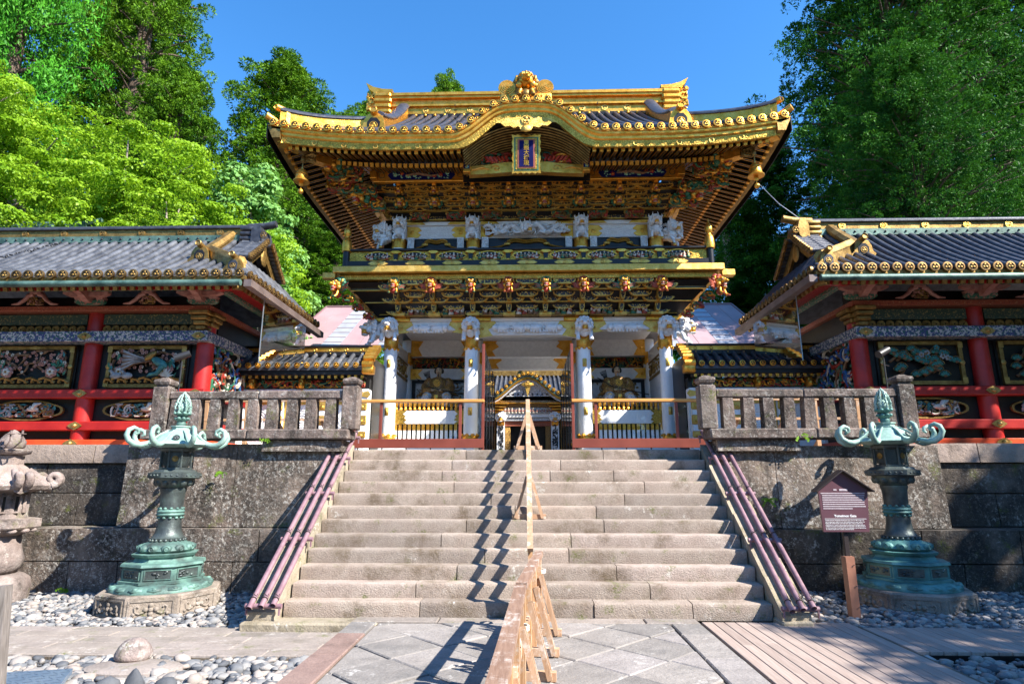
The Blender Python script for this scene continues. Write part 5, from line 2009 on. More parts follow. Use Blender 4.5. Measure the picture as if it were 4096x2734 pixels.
# lower part of the storey: openings with gold hoods, screens
for x0, x1 in ((-3.2, -1.7), (-1.2, 1.2), (1.7, 3.2)):
    mb = MB()
    for a in (x0, x1 - 0.1):
        mb.mat(1).box(a, a + 0.1, 15.2, 15.3, 7.35, 8.0)
    mb.mat(0).box(x0 + 0.1, x1 - 0.1, 15.3, 15.38, 7.3, 8.0)
    sc_ = mb.part('window_bay', [lacquer, gold], gate)
    w = (x1 - x0) / 2 - 0.14
    xm = (x0 + x1) / 2
    mb = MB()
    n = 20
    up = [(xm + w * (2 * k / n - 1), 15.27, 7.62 + 0.26 * (math.cos(PI * (2 * k / n - 1) * 0.5) ** 0.7) + 0.03 * math.cos(6 * PI * k / n)) for k in range(n + 1)]
    mb.tube(up, 0.03, 6)
    mb.tube([(p[0] * 1.0, 15.26, p[2] + 0.06) for p in up[5:16]], 0.028, 6)
    for s in (-1, 1):
        mb.ell((xm + s * w * 0.85, 15.26, 7.66), (0.08, 0.03, 0.06), 8, 5)
        mb.ell((xm + s * w * 0.5, 15.26, 7.82), (0.09, 0.03, 0.05), 8, 5)
    mb.part('gold_hood', gold_pale, sc_, 60)
    mb = MB()
    for k in range(14):
        a = x0 + 0.15 + (x1 - x0 - 0.3) * k / 13
        mb.box(a - 0.008, a + 0.008, 15.28, 15.3, 7.35, 7.7)
    mb.box(x0 + 0.1, x1 - 0.1, 15.275, 15.29, 7.45, 7.47)
    mb.part('window_bars', iron_dark, sc_)
for x in (-3.12, -1.78, -1.12, 1.12, 1.78, 3.12):
    mb = MB()
    mb.box(x - 0.09, x + 0.09, 15.16, 15.2, 7.35, 7.98)
    tangle(mb, (x, 15.15, 7.7), (0.07, 0.02, 0.25), 18, int(x * 100), 1, 0.018)
    mb.part('carved_panel', white_relief, gate, 70)

# white beasts on the upper columns
kb = MB()
kb.ell((0, 0, -0.14), (0.165, 0.17, 0.19), 10, 7)
for q in range(5):
    kb.ring((0, -0.03, -0.05 - 0.05 * q), 0.135 - 0.012 * abs(q - 2), 0.022, 14, 5, 'z')
for k in (-1, 1):
    kb.tube([(k * 0.12, -0.05, -0.22), (k * 0.17, -0.13, -0.34), (k * 0.165, -0.15, -0.46)], [0.055, 0.045, 0.035], 8)
    for q in range(5):
        kb.tube([(k * 0.13, 0.03, 0.2 - 0.09 * q), (k * 0.2, 0.0, 0.24 - 0.09 * q), (k * 0.235, -0.02, 0.32 - 0.1 * q)], [0.03, 0.03, 0.006], 5)
kb_body = shared('white_beast', kb, white_relief, 70)
hf = MB()
for k in (-1, 1):
    hf.lathe([(0.045, -0.02), (0.05, 0.0), (0.035, 0.05)], 8, (k * 0.165, -0.15, -0.5))
hoof = shared('gold_hoof', hf, gold, 50)


def white_beast(x, y, z, rot=0.0, s=1.0):
    Ml = Tm(x, y, z) @ Rz(rot) @ Sc(s, s, s)
    o_ = link('white_beast', kb_body, gate, Ml)
    sub('head', KIRIN_HEAD, o_, Ml @ Tm(0, -0.10, 0.12))
    sub('gold_hoof', hoof, o_, Ml)


for x in (-3.4, -1.45, 1.45, 3.4):
    white_beast(x, 14.98, 8.17, 0.0, 0.78)
for s in (-1, 1):
    white_beast(s * 3.85, 15.2, 8.08, s * 1.0, 0.85)
    mb = MB()
    tangle(mb, (s * 3.9, 15.2, 8.1), (0.24, 0.2, 0.22), 26, 15 + s, 1, 0.04)
    mb.part('carved_mane', white_relief, gate, 70)
# long white dragon in the middle
mb = MB()
pts = [(-1.15 + 2.3 * k / 36, 15.14 - 0.06 * math.sin(k * 0.9), 8.19 + 0.12 * math.sin(k * 0.62 + 0.6) * (1 - 0.2 * abs(k - 18) / 18)) for k in range(37)]
mb.tube(pts, [0.03 + 0.055 * math.sin(PI * min(1, (k + 2) / 38)) for k in range(37)], 8)
for k in range(2, 36):
    p = pts[k]
    mb.ell((p[0], p[1] - 0.01, p[2] + 0.07), (0.02, 0.02, 0.035), 5, 3)
for s in (-0.75, -0.35, 0.35, 0.75):
    mb.tube([(s, 15.1, 8.11), (s + 0.1, 15.04, 8.04), (s + 0.22, 15.02, 8.07)], [0.045, 0.035, 0.03], 6)
    for q in range(3):
        mb.tube([(s + 0.22, 15.02, 8.07), (s + 0.29, 15.0, 8.04 + 0.035 * q)], [0.016, 0.004], 5)
tangle(mb, (0, 15.18, 8.2), (1.1, 0.04, 0.15), 50, 3, 1, 0.028)
dr = mb.part('white_dragon', white_relief, gate, 70)
sub('head', KIRIN_HEAD, dr, Tm(0.02, 15.0, 8.11) @ Rz(0.5) @ Sc(0.9, 0.9, 0.9))

# upper cluster
rows_ = []
for y, h, z in ((15.36, 3.55, 8.46), (14.5, 4.05, 9.17)):
    rows_.append([(-h, y, z), (h, y, z), (h, 35.4 - y, z), (-h, 35.4 - y, z)])
mb = MB()
mb.loft(rows_, True)
upb = mb.part('upper_bracket_zone', lacquer, gate)
bracket_face(upb, Tm(0, 15.34, 8.49), 3.55, LU, 0, 0.172, 0.23, 4, True, 1.1)
for s in (-1, 1):
    bracket_face(upb, Tm(s * 3.55, 17.7, 8.49) @ Rz(s * PI / 2), 2.2, SU, 0, 0.172, 0.2, 4, True, 1.1)
for i, u in enumerate(LU):
    sub('dragon_head', DRAGON_HEAD, upb, Tm(u, 14.76, 8.76))
    sub('dragon_head', DRAGON_HEAD2, upb, Tm(u, 14.54, 9.0))
    mb = MB()
    mb.cbox(u - 0.05, u + 0.05, 14.4, 14.6, 9.12, 9.28, 0.008)
    mb.part('gold_strut', gold, upb)
for i, u in enumerate([(a + b) / 2 for a, b in zip(LU, LU[1:])]):
    mb = MB()
    tangle(mb, (u, 15.1, 8.57), (0.24, 0.08, 0.1), 26, 90 + i, 4, 0.024)
    mb.part('phoenix_carving', [brown_paint, gold_old, red_paint, green_paint], upb, 70)
for s in (-1, 1):
    # dragons at the corners under the eaves
    for j, (x, y, z, ex) in enumerate(((4.62, 13.95, 9.28, (0.42, 0.35, 0.2)), (4.85, 14.35, 9.12, (0.3, 0.3, 0.16)), (4.35, 14.4, 8.98, (0.42, 0.24, 0.14)), (4.1, 14.75, 8.75, (0.34, 0.24, 0.15)))):
        mb = MB()
        tangle(mb, (s * x, y, z), ex, 60, 120 + j + s, 4, 0.036)
        for q in range(9):
            mb.mat(1 if j % 2 else 3).ring((s * (x - 0.2 + 0.05 * q), y - 0.12, z + 0.06 * math.sin(q * 2.2)), 0.055, 0.016, 10, 4)
        cd = mb.part('corner_dragon', [mane_red, gold, gold_old, green_paint], upb, 70)
        if j in (0, 3):
            sub('dragon_head', DRAGON_HEAD, cd, Tm(s * (x + 0.22), y - 0.2, z + 0.05) @ Rz(s * 0.8) @ Sc(1.4, 1.4, 1.4))
            mb = MB()
            for q in range(5):
                mb.tube([(s * (x - 0.1 + 0.03 * q), y - 0.1, z + 0.05), (s * (x - 0.02 + 0.04 * q), y - 0.16, z + 0.17), (s * (x - 0.14 + 0.05 * q), y - 0.14, z + 0.3)], [0.028, 0.03, 0.004], 5)
            mb.part('flame', red_paint, cd, 70)

# gold purlin beams with painted flower panels
for xa, xb in ((-4.0, -1.55), (1.55, 4.0), (-1.5, 1.5)):
    mb = MB()
    mb.mat(0).cbox(xa, xb, 14.28, 14.42, 9.17, 9.60, 0.012)
    mid = abs(xa + xb) < 0.1
    pb = mb.part('gold_purlin', gold, gate)
    if not mid:
        a, b = xa + 0.52, xb - 0.42
        if xa > 0:
            a, b = xa + 0.42, xb - 0.52
        mb = MB()
        mb.mat(1).prism([(a - 0.12, 9.340), (a - 0.04, 9.235), (a, 9.215), (b, 9.215), (b + 0.04, 9.235), (b + 0.12, 9.340), (b + 0.04, 9.445), (b, 9.475), (a, 9.475), (a - 0.04, 9.445)], 14.255, 14.275)
        g = random.Random(int(xa * 10))
        for q in range(9):
            rosette(mb, (a + 0.08 + (b - a - 0.16) * q / 8, 14.25, 9.345 + g.uniform(-0.05, 0.05)), 0.055, 2 if q in (1, 6, 7) else 3, 0)
        for q in range(34):
            mb.mat(3)
            leafshape(mb, (g.uniform(a, b), 14.25, g.uniform(9.255, 9.435)), 0.07, 0.035, g.uniform(0, 6.28))
        mb.mat(4).tube([(a + 0.35, 14.245, 9.325), (a + 0.7, 14.24, 9.375), (a + 1.0, 14.245, 9.305), (a + 1.25, 14.245, 9.355)], [0.02, 0.055, 0.035, 0.01], 6)
        mb.part('painted_panel', [gold, plaque_blue, red_paint, pale_green, brown_paint], pb)
        for xx in (a - 0.28, b + 0.26):
            mb = MB()
            mb.ring((xx, 14.27, 9.340), 0.075, 0.012, 14, 5)
            mb.part('engraved_ring', gold_old, pb)
for s in (-1, 1):
    mb = MB()
    mb.box(s * 4.0 - 0.07, s * 4.0 + 0.07, 14.43, 21.0, 9.27, 9.6)
    mb.part('gold_purlin', gold, gate)
    mb = MB()
    mb.cbox(s * 3.95 - 0.09, s * 3.95 + 0.09, 14.12, 14.27, 9.2, 9.75, 0.015)
    mb.part('gold_strut', gold, gate)

# ------------------------------------------------------------------ roof
YE, YR, XE, XG = 12.65, 17.7, 6.10, 4.25


def ze(x):
    a = abs(x)
    z = 9.57
    if a < 1.78:
        t_ = max(0.0, (a - 0.5) / 1.28)
        z += 0.74 * (1 - t_ * t_ * (3 - 2 * t_)) + 0.04 * max(0.0, 1 - (a / 0.6) ** 2)
    if a > 3.0:
        z += 0.28 * ((a - 3.0) / 3.1) ** 2.0
    return z


def zs(y):
    a = abs(y - YR)
    return 9.57 + (0.28 * ((a - 2.0) / 3.05) ** 2.0 if a > 2.0 else 0.0)


def rise(d):
    s = d / (YR - YE)
    return 3.70 * (0.86 * s + 0.14 * s * s)


def zroof(x, y):
    d = max(0.0, y - YE)
    return 9.57 + rise(d) + (ze(x) - 9.57) * max(0.0, 1 - d / 1.9) ** 1.3


def zside(x, y):
    d = max(0.0, XE - abs(x))
    return 9.57 + rise(d) + (zs(y) - 9.57) * max(0.0, 1 - d / 1.9) ** 1.3


def ytop(x):
    return YR if abs(x) <= XG else YE + (XE - abs(x))


mb = MB()
xs = [-XE + 2 * XE * i / 72 for i in range(73)]
rows_ = []
for x in xs:
    yt = ytop(x)
    rows_.append([(x, YE + (yt - YE) * j / 12, zroof(x, YE + (yt - YE) * j / 12)) for j in range(13)])
mb.loft(rows_)
mb.loft([[(x, 35.4 - p[1], p[2]) for p in r_][::-1] for x, r_ in zip(xs, rows_)])
for s in (-1, 1):
    rr = []
    for i in range(41):
        y = YE + (2 * YR - 2 * YE) * i / 40
        xt = XG if abs(y - YR) < YR - YE - (XE - XG) else XE - (YR - YE - abs(y - YR))
        rr.append([(s * (XE + (xt - XE) * j / 6), y, zside(XE + (xt - XE) * j / 6, y)) for j in range(7)])
    mb.loft(rr if s > 0 else rr[::-1])
    gb2 = [(s * (XG - 0.05), YE + 1.85 + (YR - YE - 1.85) * 2 * k / 20) for k in range(21)]
    mb.add([(s * (XG - 0.15), y, zroof(0, y if y < YR else 35.4 - y) if True else 0) for _, y in gb2] + [(s * (XG - 0.15), y, 10.6) for _, y in gb2[::-1]], [tuple(range(42)) if s < 0 else tuple(range(42))[::-1]])
roof = mb.part('main_roof', tile_dark, gate, 40)

# tile rolls and their gold end caps
capm = MB()
capm.mat(0).lathe([(0.082, -0.02), (0.09, 0.0), (0.09, 0.032), (0.064, 0.036)], 18, cap=False)
capm.mat(2).lathe([(0.066, 0.026), (0.001, 0.026)], 18)
capm2 = MB()
capm2.v = [(p[0], -p[2], p[1]) for p in capm.v]
capm2.f, capm2.mi = list(capm.f), list(capm.mi)
capm2.mat(1)
for i in range(3):
    a = PI / 2 + i * 2 * PI / 3
    capm2.ell((0.031 * math.cos(a), -0.03, 0.031 * math.sin(a)), (0.025, 0.01, 0.025), 7, 4)
TILE_CAP = shared('tile_cap', capm2, [gold, gold, lacquer], 50)
nr = 47
for i in range(nr):
    x = -XE + 0.13 + (2 * XE - 0.26) * i / (nr - 1)
    yt = ytop(x) - 0.05
    m_ = 14 if abs(x) < XG else 6
    pts = [(x, YE - 0.01 + (yt - YE) * j / m_, zroof(x, YE + (yt - YE) * j / m_) + 0.045) for j in range(m_ + 1)]
    mb = MB()
    mb.tube(pts, 0.072, 8)
    L_ = sum((Vector(pts[j + 1]) - Vector(pts[j])).length for j in range(m_))
    nseg = int(L_ / 0.16)
    for q in range(1, nseg):
        y = YE + (yt - YE) * q / nseg
        p0 = Vector((x, y, zroof(x, y) + 0.045))
        p1 = Vector((x, y + 0.03, zroof(x, y + 0.03) + 0.045))
        mb.tube([p0, p1], 0.078, 8, True)
    sub_ = mb.part('tile_roll', tile_dark, roof, 50)
    sub('tile_cap', TILE_CAP, roof, Tm(x, YE - 0.025, ze(x) + 0.045))

# gold eave boards, following the curve


def sweep_front(section, x0, x1, n, closed=True):
    rows2 = []
    for i in range(n + 1):
        x = x0 + (x1 - x0) * i / n
        sl = (ze(x + 0.02) - ze(x - 0.02)) / 0.04
        st = math.sqrt(1 + sl * sl) if abs(x) < 2.2 else 1.0
        rows2.append([(x, YE + dy, ze(x) + dz * st) for dy, dz in section])
    return rows2


mb = MB()
mb.loft(sweep_front([(-0.02, 0.02), (-0.02, -0.045), (0.3, -0.045), (0.3, 0.02)], -XE, XE, 120), True)
edge = mb.part('eave_edge', lacquer, gate, 40)
mb = MB()
for i in range(nr - 1):
    x = -XE + 0.13 + (2 * XE - 0.26) * (i + 0.5) / (nr - 1)
    sl = math.atan((ze(x + 0.02) - ze(x - 0.02)) / 0.04)
    mb.at(Tm(x, YE - 0.025, ze(x) - 0.008) @ Ry(-sl))
    mb.ring((0, 0, 0), 0.024, 0.007, 10, 4)
    mb.ell((-0.04, 0, 0), (0.03, 0.008, 0.012), 6, 4)
    mb.ell((0.04, 0, 0), (0.03, 0.008, 0.012), 6, 4)
    mb.at()
mb.loft(sweep_front([(-0.025, -0.032), (-0.025, -0.048), (0.05, -0.048), (0.05, -0.032)], -XE, XE, 120), True)
mb.part('eave_trim', gold, edge, 60)
mb = MB()
mb.loft(sweep_front([(0.0, -0.05), (0.0, -0.10), (0.02, -0.13), (0.05, -0.145), (0.055, -0.20), (0.09, -0.225), (0.3, -0.225), (0.3, -0.05)], -6.02, 6.02, 120), True)
fas = mb.part('eave_moulding', gold, gate, 35)
mb = MB()
mb.loft(sweep_front([(0.10, -0.226), (0.125, -0.37), (0.2, -0.37), (0.22, -0.226)], -5.9, 5.9, 120), True)
mb.part('netted_board', gold_net, fas, 35)
for x in (-5.0, -3.55, -2.55, 2.55, 3.55, 5.0, -4.3, 4.3):
    mb = MB()
    mb.ring((x, YE + 0.105, ze(x) - 0.30), 0.055, 0.012, 14, 5)
    mb.part('engraved_ring', gold_pale, fas)
# pendant under the middle of the undulating gable
mb = MB()
for s in (-1, 1):
    mb.prism([(0, 9.62), (s * 0.12, 9.66), (s * 0.17, 9.76), (s * 0.3, 9.72), (s * 0.38, 9.78), (s * 0.5, 9.76), (s * 0.62, 9.86), (s * 0.85, 9.84), (s * 0.6, 10.02), (s * 0.3, 10.09), (0, 10.12)], YE + 0.12, YE + 0.16)
mb.ell((0, YE + 0.12, 9.70), (0.12, 0.04, 0.1), 10, 6)
mon(mb, (0, YE + 0.105, 9.92), 0.105, Matrix.Identity(4))
mb.part('gable_pendant', gold_pale, gate, 50)
# vault under the gable: ribs and dark lining
mb = MB()
zv = lambda x: 9.20 + 0.66 * max(0.0, 1 - (abs(x) / 1.5) ** 2.4)
mb.loft([[(x, y, zv(x) + 0.05 - (y - 12.8) * 0.06) for x in [-1.5 + 3.0 * k / 28 for k in range(29)]] for y in (12.78, 14.2)])
mb.add([(x, 13.95, ze(x) - 0.35) for x in [-1.6 + 3.2 * k / 28 for k in range(29)]] + [(1.6, 13.95, 8.95), (-1.6, 13.95, 8.95)], [tuple(range(31))[::-1]])
va = mb.part('gable_vault', lacquer, gate)
for q in range(11):
    y = 12.88 + 0.095 * q
    mb = MB()
    n = 28
    for side in (0,):
        mb.tube([(x, y, zv(x) - 0.01 - (y - 12.8) * 0.13) for x in [-1.5 + 3.0 * k / n for k in range(n + 1)]], 0.02, 6)
    mb.part('vault_rib', gold_old, va, 50)
mb = MB()
poly = [(-1.42, 8.97), (-1.42, 9.2), (-0.9, 9.24), (-0.5, 9.3), (0.5, 9.3), (0.9, 9.24), (1.42, 9.2), (1.42, 8.97), (0.8, 9.0), (0.4, 9.03), (-0.4, 9.03), (-0.8, 9.0)]
mb.prism(poly, 13.6, 13.78)
kb2 = mb.part('rainbow_beam', gold, gate)
for s in (-1, 1):
    mb = MB()
    mb.tube([(s * (0.75 + 0.12 * math.cos(t) * (1 - t / 9)), 13.59, 9.13 + 0.09 * math.sin(t) * (1 - t / 9)) for t in [k * 0.6 for k in range(14)]], 0.012, 5)
    mb.tube([(s * 1.35, 13.59, 9.1), (s * 1.1, 13.59, 9.16), (s * 0.9, 13.59, 9.1)], [0.02, 0.03, 0.005], 5)
    mb.part('engraved_swirl', gold_pale, kb2)
    mb = MB()
    tangle(mb, (s * 0.75, 13.66, 9.43), (0.36, 0.08, 0.13), 42, 200 + s, 4, 0.03)
    for q in range(6):
        mb.mat(0).tube([(s * (0.45 + 0.09 * q), 13.6, 9.32), (s * (0.5 + 0.1 * q), 13.56, 9.42), (s * (0.42 + 0.12 * q), 13.6, 9.52 - 0.02 * q)], [0.03, 0.04, 0.01], 5)
    mb.part('gable_dragon', [red_paint, gold, green_paint, red_paint], gate, 70)
    mb = MB()
    mb.mat(0).cbox(s * 1.47 - 0.09, s * 1.47 + 0.09, 13.5, 13.66, 9.0, 9.62, 0.01)
    mb.mat(1).box(s * 1.47 - 0.075, s * 1.47 + 0.075, 13.49, 13.499, 9.08, 9.4)
    g = random.Random(5)
    for q in range(3):
        rosette(mb, (s * 1.47 + g.uniform(-0.03, 0.03), 13.485, 9.13 + 0.1 * q), 0.045, 2 if q == 1 else 3, 0)
    mb.part('painted_strut', [gold, plaque_blue, red_paint, pale_green], gate)

# rafters in two tiers, with soffit boards
for s in (-1, 1):
    mb = MB()
    xs_ = [s * (1.5 + 4.35 * k / 20) for k in range(21)]
    mb.loft([[(x, 12.86, ze(x) * 0.85 + 9.57 * 0.15 - 0.31 if abs(x) > 2.0 else 9.26) for x in xs_], [(s * (1.5 + 2.6 * k / 20), 14.6, 9.80) for k in range(21)]])
    sof = mb.part('soffit', lacquer, gate)
mb = MB()
for s in (-1, 1):
    mb.loft([[(s * 5.84, y, zs(y) - 0.31) for y in [YE + 0.2 + 9.7 * k / 20 for k in range(21)]], [(s * 4.1, y, 9.80) for y in [14.6 + 6.2 * k / 20 for k in range(21)]]])
mb.part('side_soffit', lacquer, gate)


def rafter_mesh(L_, w, h):
    mb = MB()
    mb.mat(0).box(-w / 2, w / 2, 0.08, L_, -h, 0)
    mb.mat(1).box(-w / 2 - 0.004, w / 2 + 0.004, 0, 0.08, -h - 0.004, 0.004)
    mb.box(-w / 2 - 0.002, -w / 2 + 0.007, 0.08, L_, -h - 0.003, -h + 0.018)
    mb.box(w / 2 - 0.007, w / 2 + 0.002, 0.08, L_, -h - 0.003, -h + 0.018)
    return shared('rafter', mb, [lacquer, gold])


RU, RL = rafter_mesh(0.95, 0.075, 0.085), rafter_mesh(1.15, 0.085, 0.09)
tilt = math.atan(0.30)
for s in (-1, 1):
    for k in range(25):
        x = s * (1.60 + 0.168 * k)
        zz = 9.25 + (ze(x) - 9.57) * 0.85 * (1 if abs(x) > 2.0 else 0)
        sub('rafter', RU, sof, Tm(x, 12.88, zz - 0.01) @ Rx(tilt))
        x2 = s * (1.60 + 0.14 * k)
        sub('rafter', RL, sof, Tm(x2, 13.55, 9.26 + (ze(x2 * 1.2) - 9.57) * 0.55 * (1 if abs(x2) > 2.0 else 0)) @ Rx(tilt))
    for k in range(40):
        y = 13.1 + 0.225 * k
        sub('rafter', RU, sof, Tm(s * 5.86, y, 9.25 + (zs(y) - 9.57) * 0.85) @ Rz(s * PI / 2) @ Rx(tilt))
        y2 = 13.9 + 0.19 * k
        sub('rafter', RL, sof, Tm(s * 5.2, y2, 9.27 + (zs(y2) - 9.57) * 0.5) @ Rz(s * PI / 2) @ Rx(tilt))
    mb = MB()
    mb.beam((s * 4.2, 14.3, 9.5), (s * 5.72, 12.96, 9.50), 0.2, 0.22)
    mb.part('hip_rafter', gold_old, sof)
    mb = MB()
    mb.beam((s * 5.5, 13.15, 9.52), (s * 5.86, 12.84, 9.56), 0.24, 0.3)
    mb.beam((s * 4.9, 13.62, 9.36), (s * 5.2, 13.36, 9.34), 0.22, 0.24)
    mb.part('gold_beam_end', gold, sof)
    # side eave boards
    mb = MB()
    sec = [(0.0, 0.02), (0.0, -0.10), (-0.05, -0.2), (-0.12, -0.36), (-0.3, -0.36), (-0.3, 0.02)]
    rr = [[(s * (XE + dx), y, zs(y) + dz) for dx, dz in sec] for y in [YE + 10.1 * k / 40 for k in range(41)]]
    mb.loft(rr if s < 0 else [r_[::-1] for r_ in rr], True)
    mb.part('side_eave_board', gold_old, gate, 35)
    mb = MB()
    mb.loft([[(s * (XE + 0.01), y, zs(y) + 0.03), (s * (XE + 0.012), y, zs(y) - 0.36), (s * (XE + 0.03), y, zs(y) - 0.36), (s * (XE + 0.03), y, zs(y) + 0.03)] for y in [YE + 10.1 * k / 40 for k in range(41)]], True)
    mb.part('side_eave_board', lacquer, gate, 35)

# ridges


def ridge_sweep(name, pts, w, h, parent, tops=True):
    """gold-sided ridge with a dark tile cap along a path"""
    mb = MB()
    rowsa, rowsb = [], []
    for i, p in enumerate(pts):
        p = Vector(p)
        d = (Vector(pts[min(i + 1, len(pts) - 1)]) - Vector(pts[max(i - 1, 0)]))
        s_ = Vector((d.y, -d.x, 0)).normalized() * w / 2
        rowsa.append([p - s_ - Vector((0, 0, 0.15)), p + s_ - Vector((0, 0, 0.15)), p + s_ + Vector((0, 0, h)), p - s_ + Vector((0, 0, h))])
        rowsb.append([p - s_ * 1.25 + Vector((0, 0, h + 0.002)), p + s_ * 1.25 + Vector((0, 0, h + 0.002)), p + s_ * 1.2 + Vector((0, 0, h + 0.05)), p + s_ * 0.55 + Vector((0, 0, h + 0.13)), p - s_ * 0.55 + Vector((0, 0, h + 0.13)), p - s_ * 1.2 + Vector((0, 0, h + 0.05))])
    mb.mat(0).loft(rowsa, True)
    mb.mat(1).loft(rowsb, True)
    return mb.part(name, [gold, tile_dark], parent, 35)


def end_plate(mb, x, y, z, w, h, m0=0, m1=1):
    """ridge-end ornament: shouldered plate with a horseshoe hollow and a crest, topped by a roll"""
    mb.mat(m0).prism([(x - w * 0.5, z), (x - w * 0.36, z), (x - w * 0.3, z + h * 0.12), (x + w * 0.3, z + h * 0.12), (x + w * 0.36, z), (x + w * 0.5, z), (x + w * 0.52, z + h * 0.14), (x + w * 0.38, z + h * 0.3), (x + w * 0.33, z + h * 0.6), (x + w * 0.22, z + h * 0.82), (x, z + h * 0.9), (x - w * 0.22, z + h * 0.82), (x - w * 0.33, z + h * 0.6), (x - w * 0.38, z + h * 0.3), (x - w * 0.52, z + h * 0.14)], y, y + 0.14)
    mb.mat(m1).prism([(x - w * 0.2, z + h * 0.13), (x + w * 0.2, z + h * 0.13), (x + w * 0.22, z + h * 0.5), (x + w * 0.1, z + h * 0.68), (x - w * 0.1, z + h * 0.68), (x - w * 0.22, z + h * 0.5)], y - 0.008, y + 0.03)
    mb.mat(m0)
    mon(mb, (x, y - 0.012, z + h * 0.36), w * 0.13, Matrix.Identity(4))
    mb.ell((x, y, z + h * 0.36), (w * 0.12, 0.015, w * 0.12), 10, 4)
    mb.tube([(x, y + 0.3, z + h * 0.82), (x, y - 0.1, z + h * 0.95)], w * 0.13, 10)
    mb.ring((x, y - 0.10, z + h * 0.95), w * 0.11, 0.012, 12, 4)


for s in (-1, 1):
    pts = []
    for k in range(9):
        u = k / 8
        x = 3.95 - 0.17 * u
        y = 17.25 - 3.65 * u
        pts.append((s * x, y, zroof(3.0, y) + 0.10 - 0.16 * math.sin(PI * u)))
    ridge_sweep('descending_ridge', pts, 0.3, 0.36, roof)
    mb = MB()
    end_plate(mb, s * 3.80, 13.38, zroof(3.0, 13.4) - 0.06, 0.74, 0.66)
    mb.part('ridge_end_plate', [gold, lacquer], roof, 50)
    pts = []
    for k in range(11):
        u = k / 10
        x, y = 4.0 + 1.9 * u, 13.62 - 0.82 * u
        pts.append((s * x, y, zroof(x, y) + 0.04 + 0.08 * u ** 3))
    ridge_sweep('corner_ridge', pts, 0.24, 0.22, roof)
    mb = MB()
    zz = zroof(6.0, 12.75)
    mb.beam((s * 5.5, 13.1, zz + 0.18), (s * 5.82, 12.86, zz + 0.2), 0.34, 0.34)
    mb.part('corner_block', gold, roof)
    mb = MB()
    mb.tube([(s * 5.62, 13.0, zz + 0.38), (s * 5.98, 12.74, zz + 0.47)], 0.085, 12)
    mb.ring((s * 5.98, 12.74, zz + 0.47), 0.06, 0.012, 12, 4)
    mb.tube([(s * 5.9, 12.85, zz + 0.06), (s * 6.15, 12.60, zz + 0.17)], 0.085, 12)
    mb.part('corner_tube', gold, roof, 50)

mb = MB()
RD = Tm(0, 0, -0.22)
mb.at(RD)
mb.mat(1).box(-4.4, 4.4, 17.42, 17.98, 13.1, 13.42)
mb.mat(0).cbox(-4.4, 4.4, 17.48, 17.92, 13.42, 13.98, 0.01)
mb.box(-4.4, 4.4, 17.40, 18.0, 13.70, 13.76)
mb.box(-4.42, 4.42, 17.38, 18.02, 13.98, 14.06)
mb.box(-4.45, 4.45, 17.34, 18.06, 14.06, 14.16)
rg = mb.part('main_ridge', [gold, lacquer], roof)
for k in range(28):
    mb = MB().at(RD)
    mb.ell((-4.2 + 8.4 * k / 27, 17.40, 13.35), 0.05, 8, 5)
    mb.part('gold_knob', gold, rg, 80)
for k in range(12):
    mb = MB().at(RD)
    x = -4.0 + 8.0 * k / 11
    mb.ring((x, 17.47, 13.58), 0.085, 0.02, 14, 5)
    mon(mb, (x, 17.465, 13.58), 0.07, Matrix.Identity(4))
    mb.part('ridge_crest', gold_pale, rg, 60)
for s in (-1, 1):
    mb = MB().at(RD)
    for q in range(6):
        w = 0.30 - 0.02 * (q % 2)
        mb.cbox(s * 4.68 - w, s * 4.68 + w, 17.3, 18.1, 13.0 + 0.2 * q, 13.19 + 0.2 * q, 0.05)
    mb.prism([(s * 4.38, 14.2), (s * 4.36, 14.3), (s * 4.7, 14.32), (s * 5.0, 14.4), (s * 5.25, 14.55), (s * 5.12, 14.3), (s * 5.0, 14.2)], 17.35, 18.05)
    tangle(mb, (s * 5.06, 17.5, 13.9), (0.14, 0.2, 0.3), 20, 9, 1, 0.05)
    mb.part('ridge_end', gold, rg, 40)

# lion mask above the undulating gable
mb = MB()
mb.mat(0).cbox(-0.62, 0.62, 12.86, 13.1, 10.38, 10.72, 0.03)
for k in range(9):
    mb.ell((-0.5 + 0.125 * k, 12.85, 10.62), 0.03, 6, 4)
for s in (-1, 1):
    for q in range(5):
        mb.ring((s * 0.46, 12.9 - 0.01 * q, 10.88), 0.19 - 0.04 * q, 0.024, 16, 5)
    mb.ell((s * 0.46, 12.95, 10.88), (0.19, 0.07, 0.17), 12, 6)
    for q in range(4):
        mb.ell((s * (0.22 + 0.03 * q), 12.97, 11.06 - 0.11 * q), (0.1, 0.08, 0.075), 8, 5)
mk = mb.part('gable_crown', gold, gate, 60)
MASK = beast_head('lion_mask', [gold, gold_old, gold_old, gold_pale], 1.9, False, False, True)
sub('lion_mask', MASK, mk, Tm(0, 12.9, 10.93))

# chains hanging on the roof slope
lk = MB()
lk.ring((0, 0, 0), 0.035, 0.01, 8, 4, 'x')
LINK = shared('chain_link', lk, iron_dark, 60)


def chain(lab, pts, group=None):
    t_ = thing('hanging_chain', lab, 'chain', pts[0], group)
    for k, p in enumerate(pts):
        link('chain_link', LINK, t_, Tm(*p) @ Rz(0.3) @ Ry(PI / 2 * (k % 2)))


for s in (-1, 1):
    pts = []
    for k in range(26):
        y = 17.35 - 0.16 * k
        x = s * (2.3 - 0.028 * k)
        pts.append((x, y, max(13.45 - 0.28 * k, zroof(x, y) + 0.10) if k < 6 else zroof(x, y) + 0.10))
    chain('dark chain lying down the %s half of the gate roof tiles' % ('left' if s < 0 else 'right'), pts, 'chains on the gate roof')

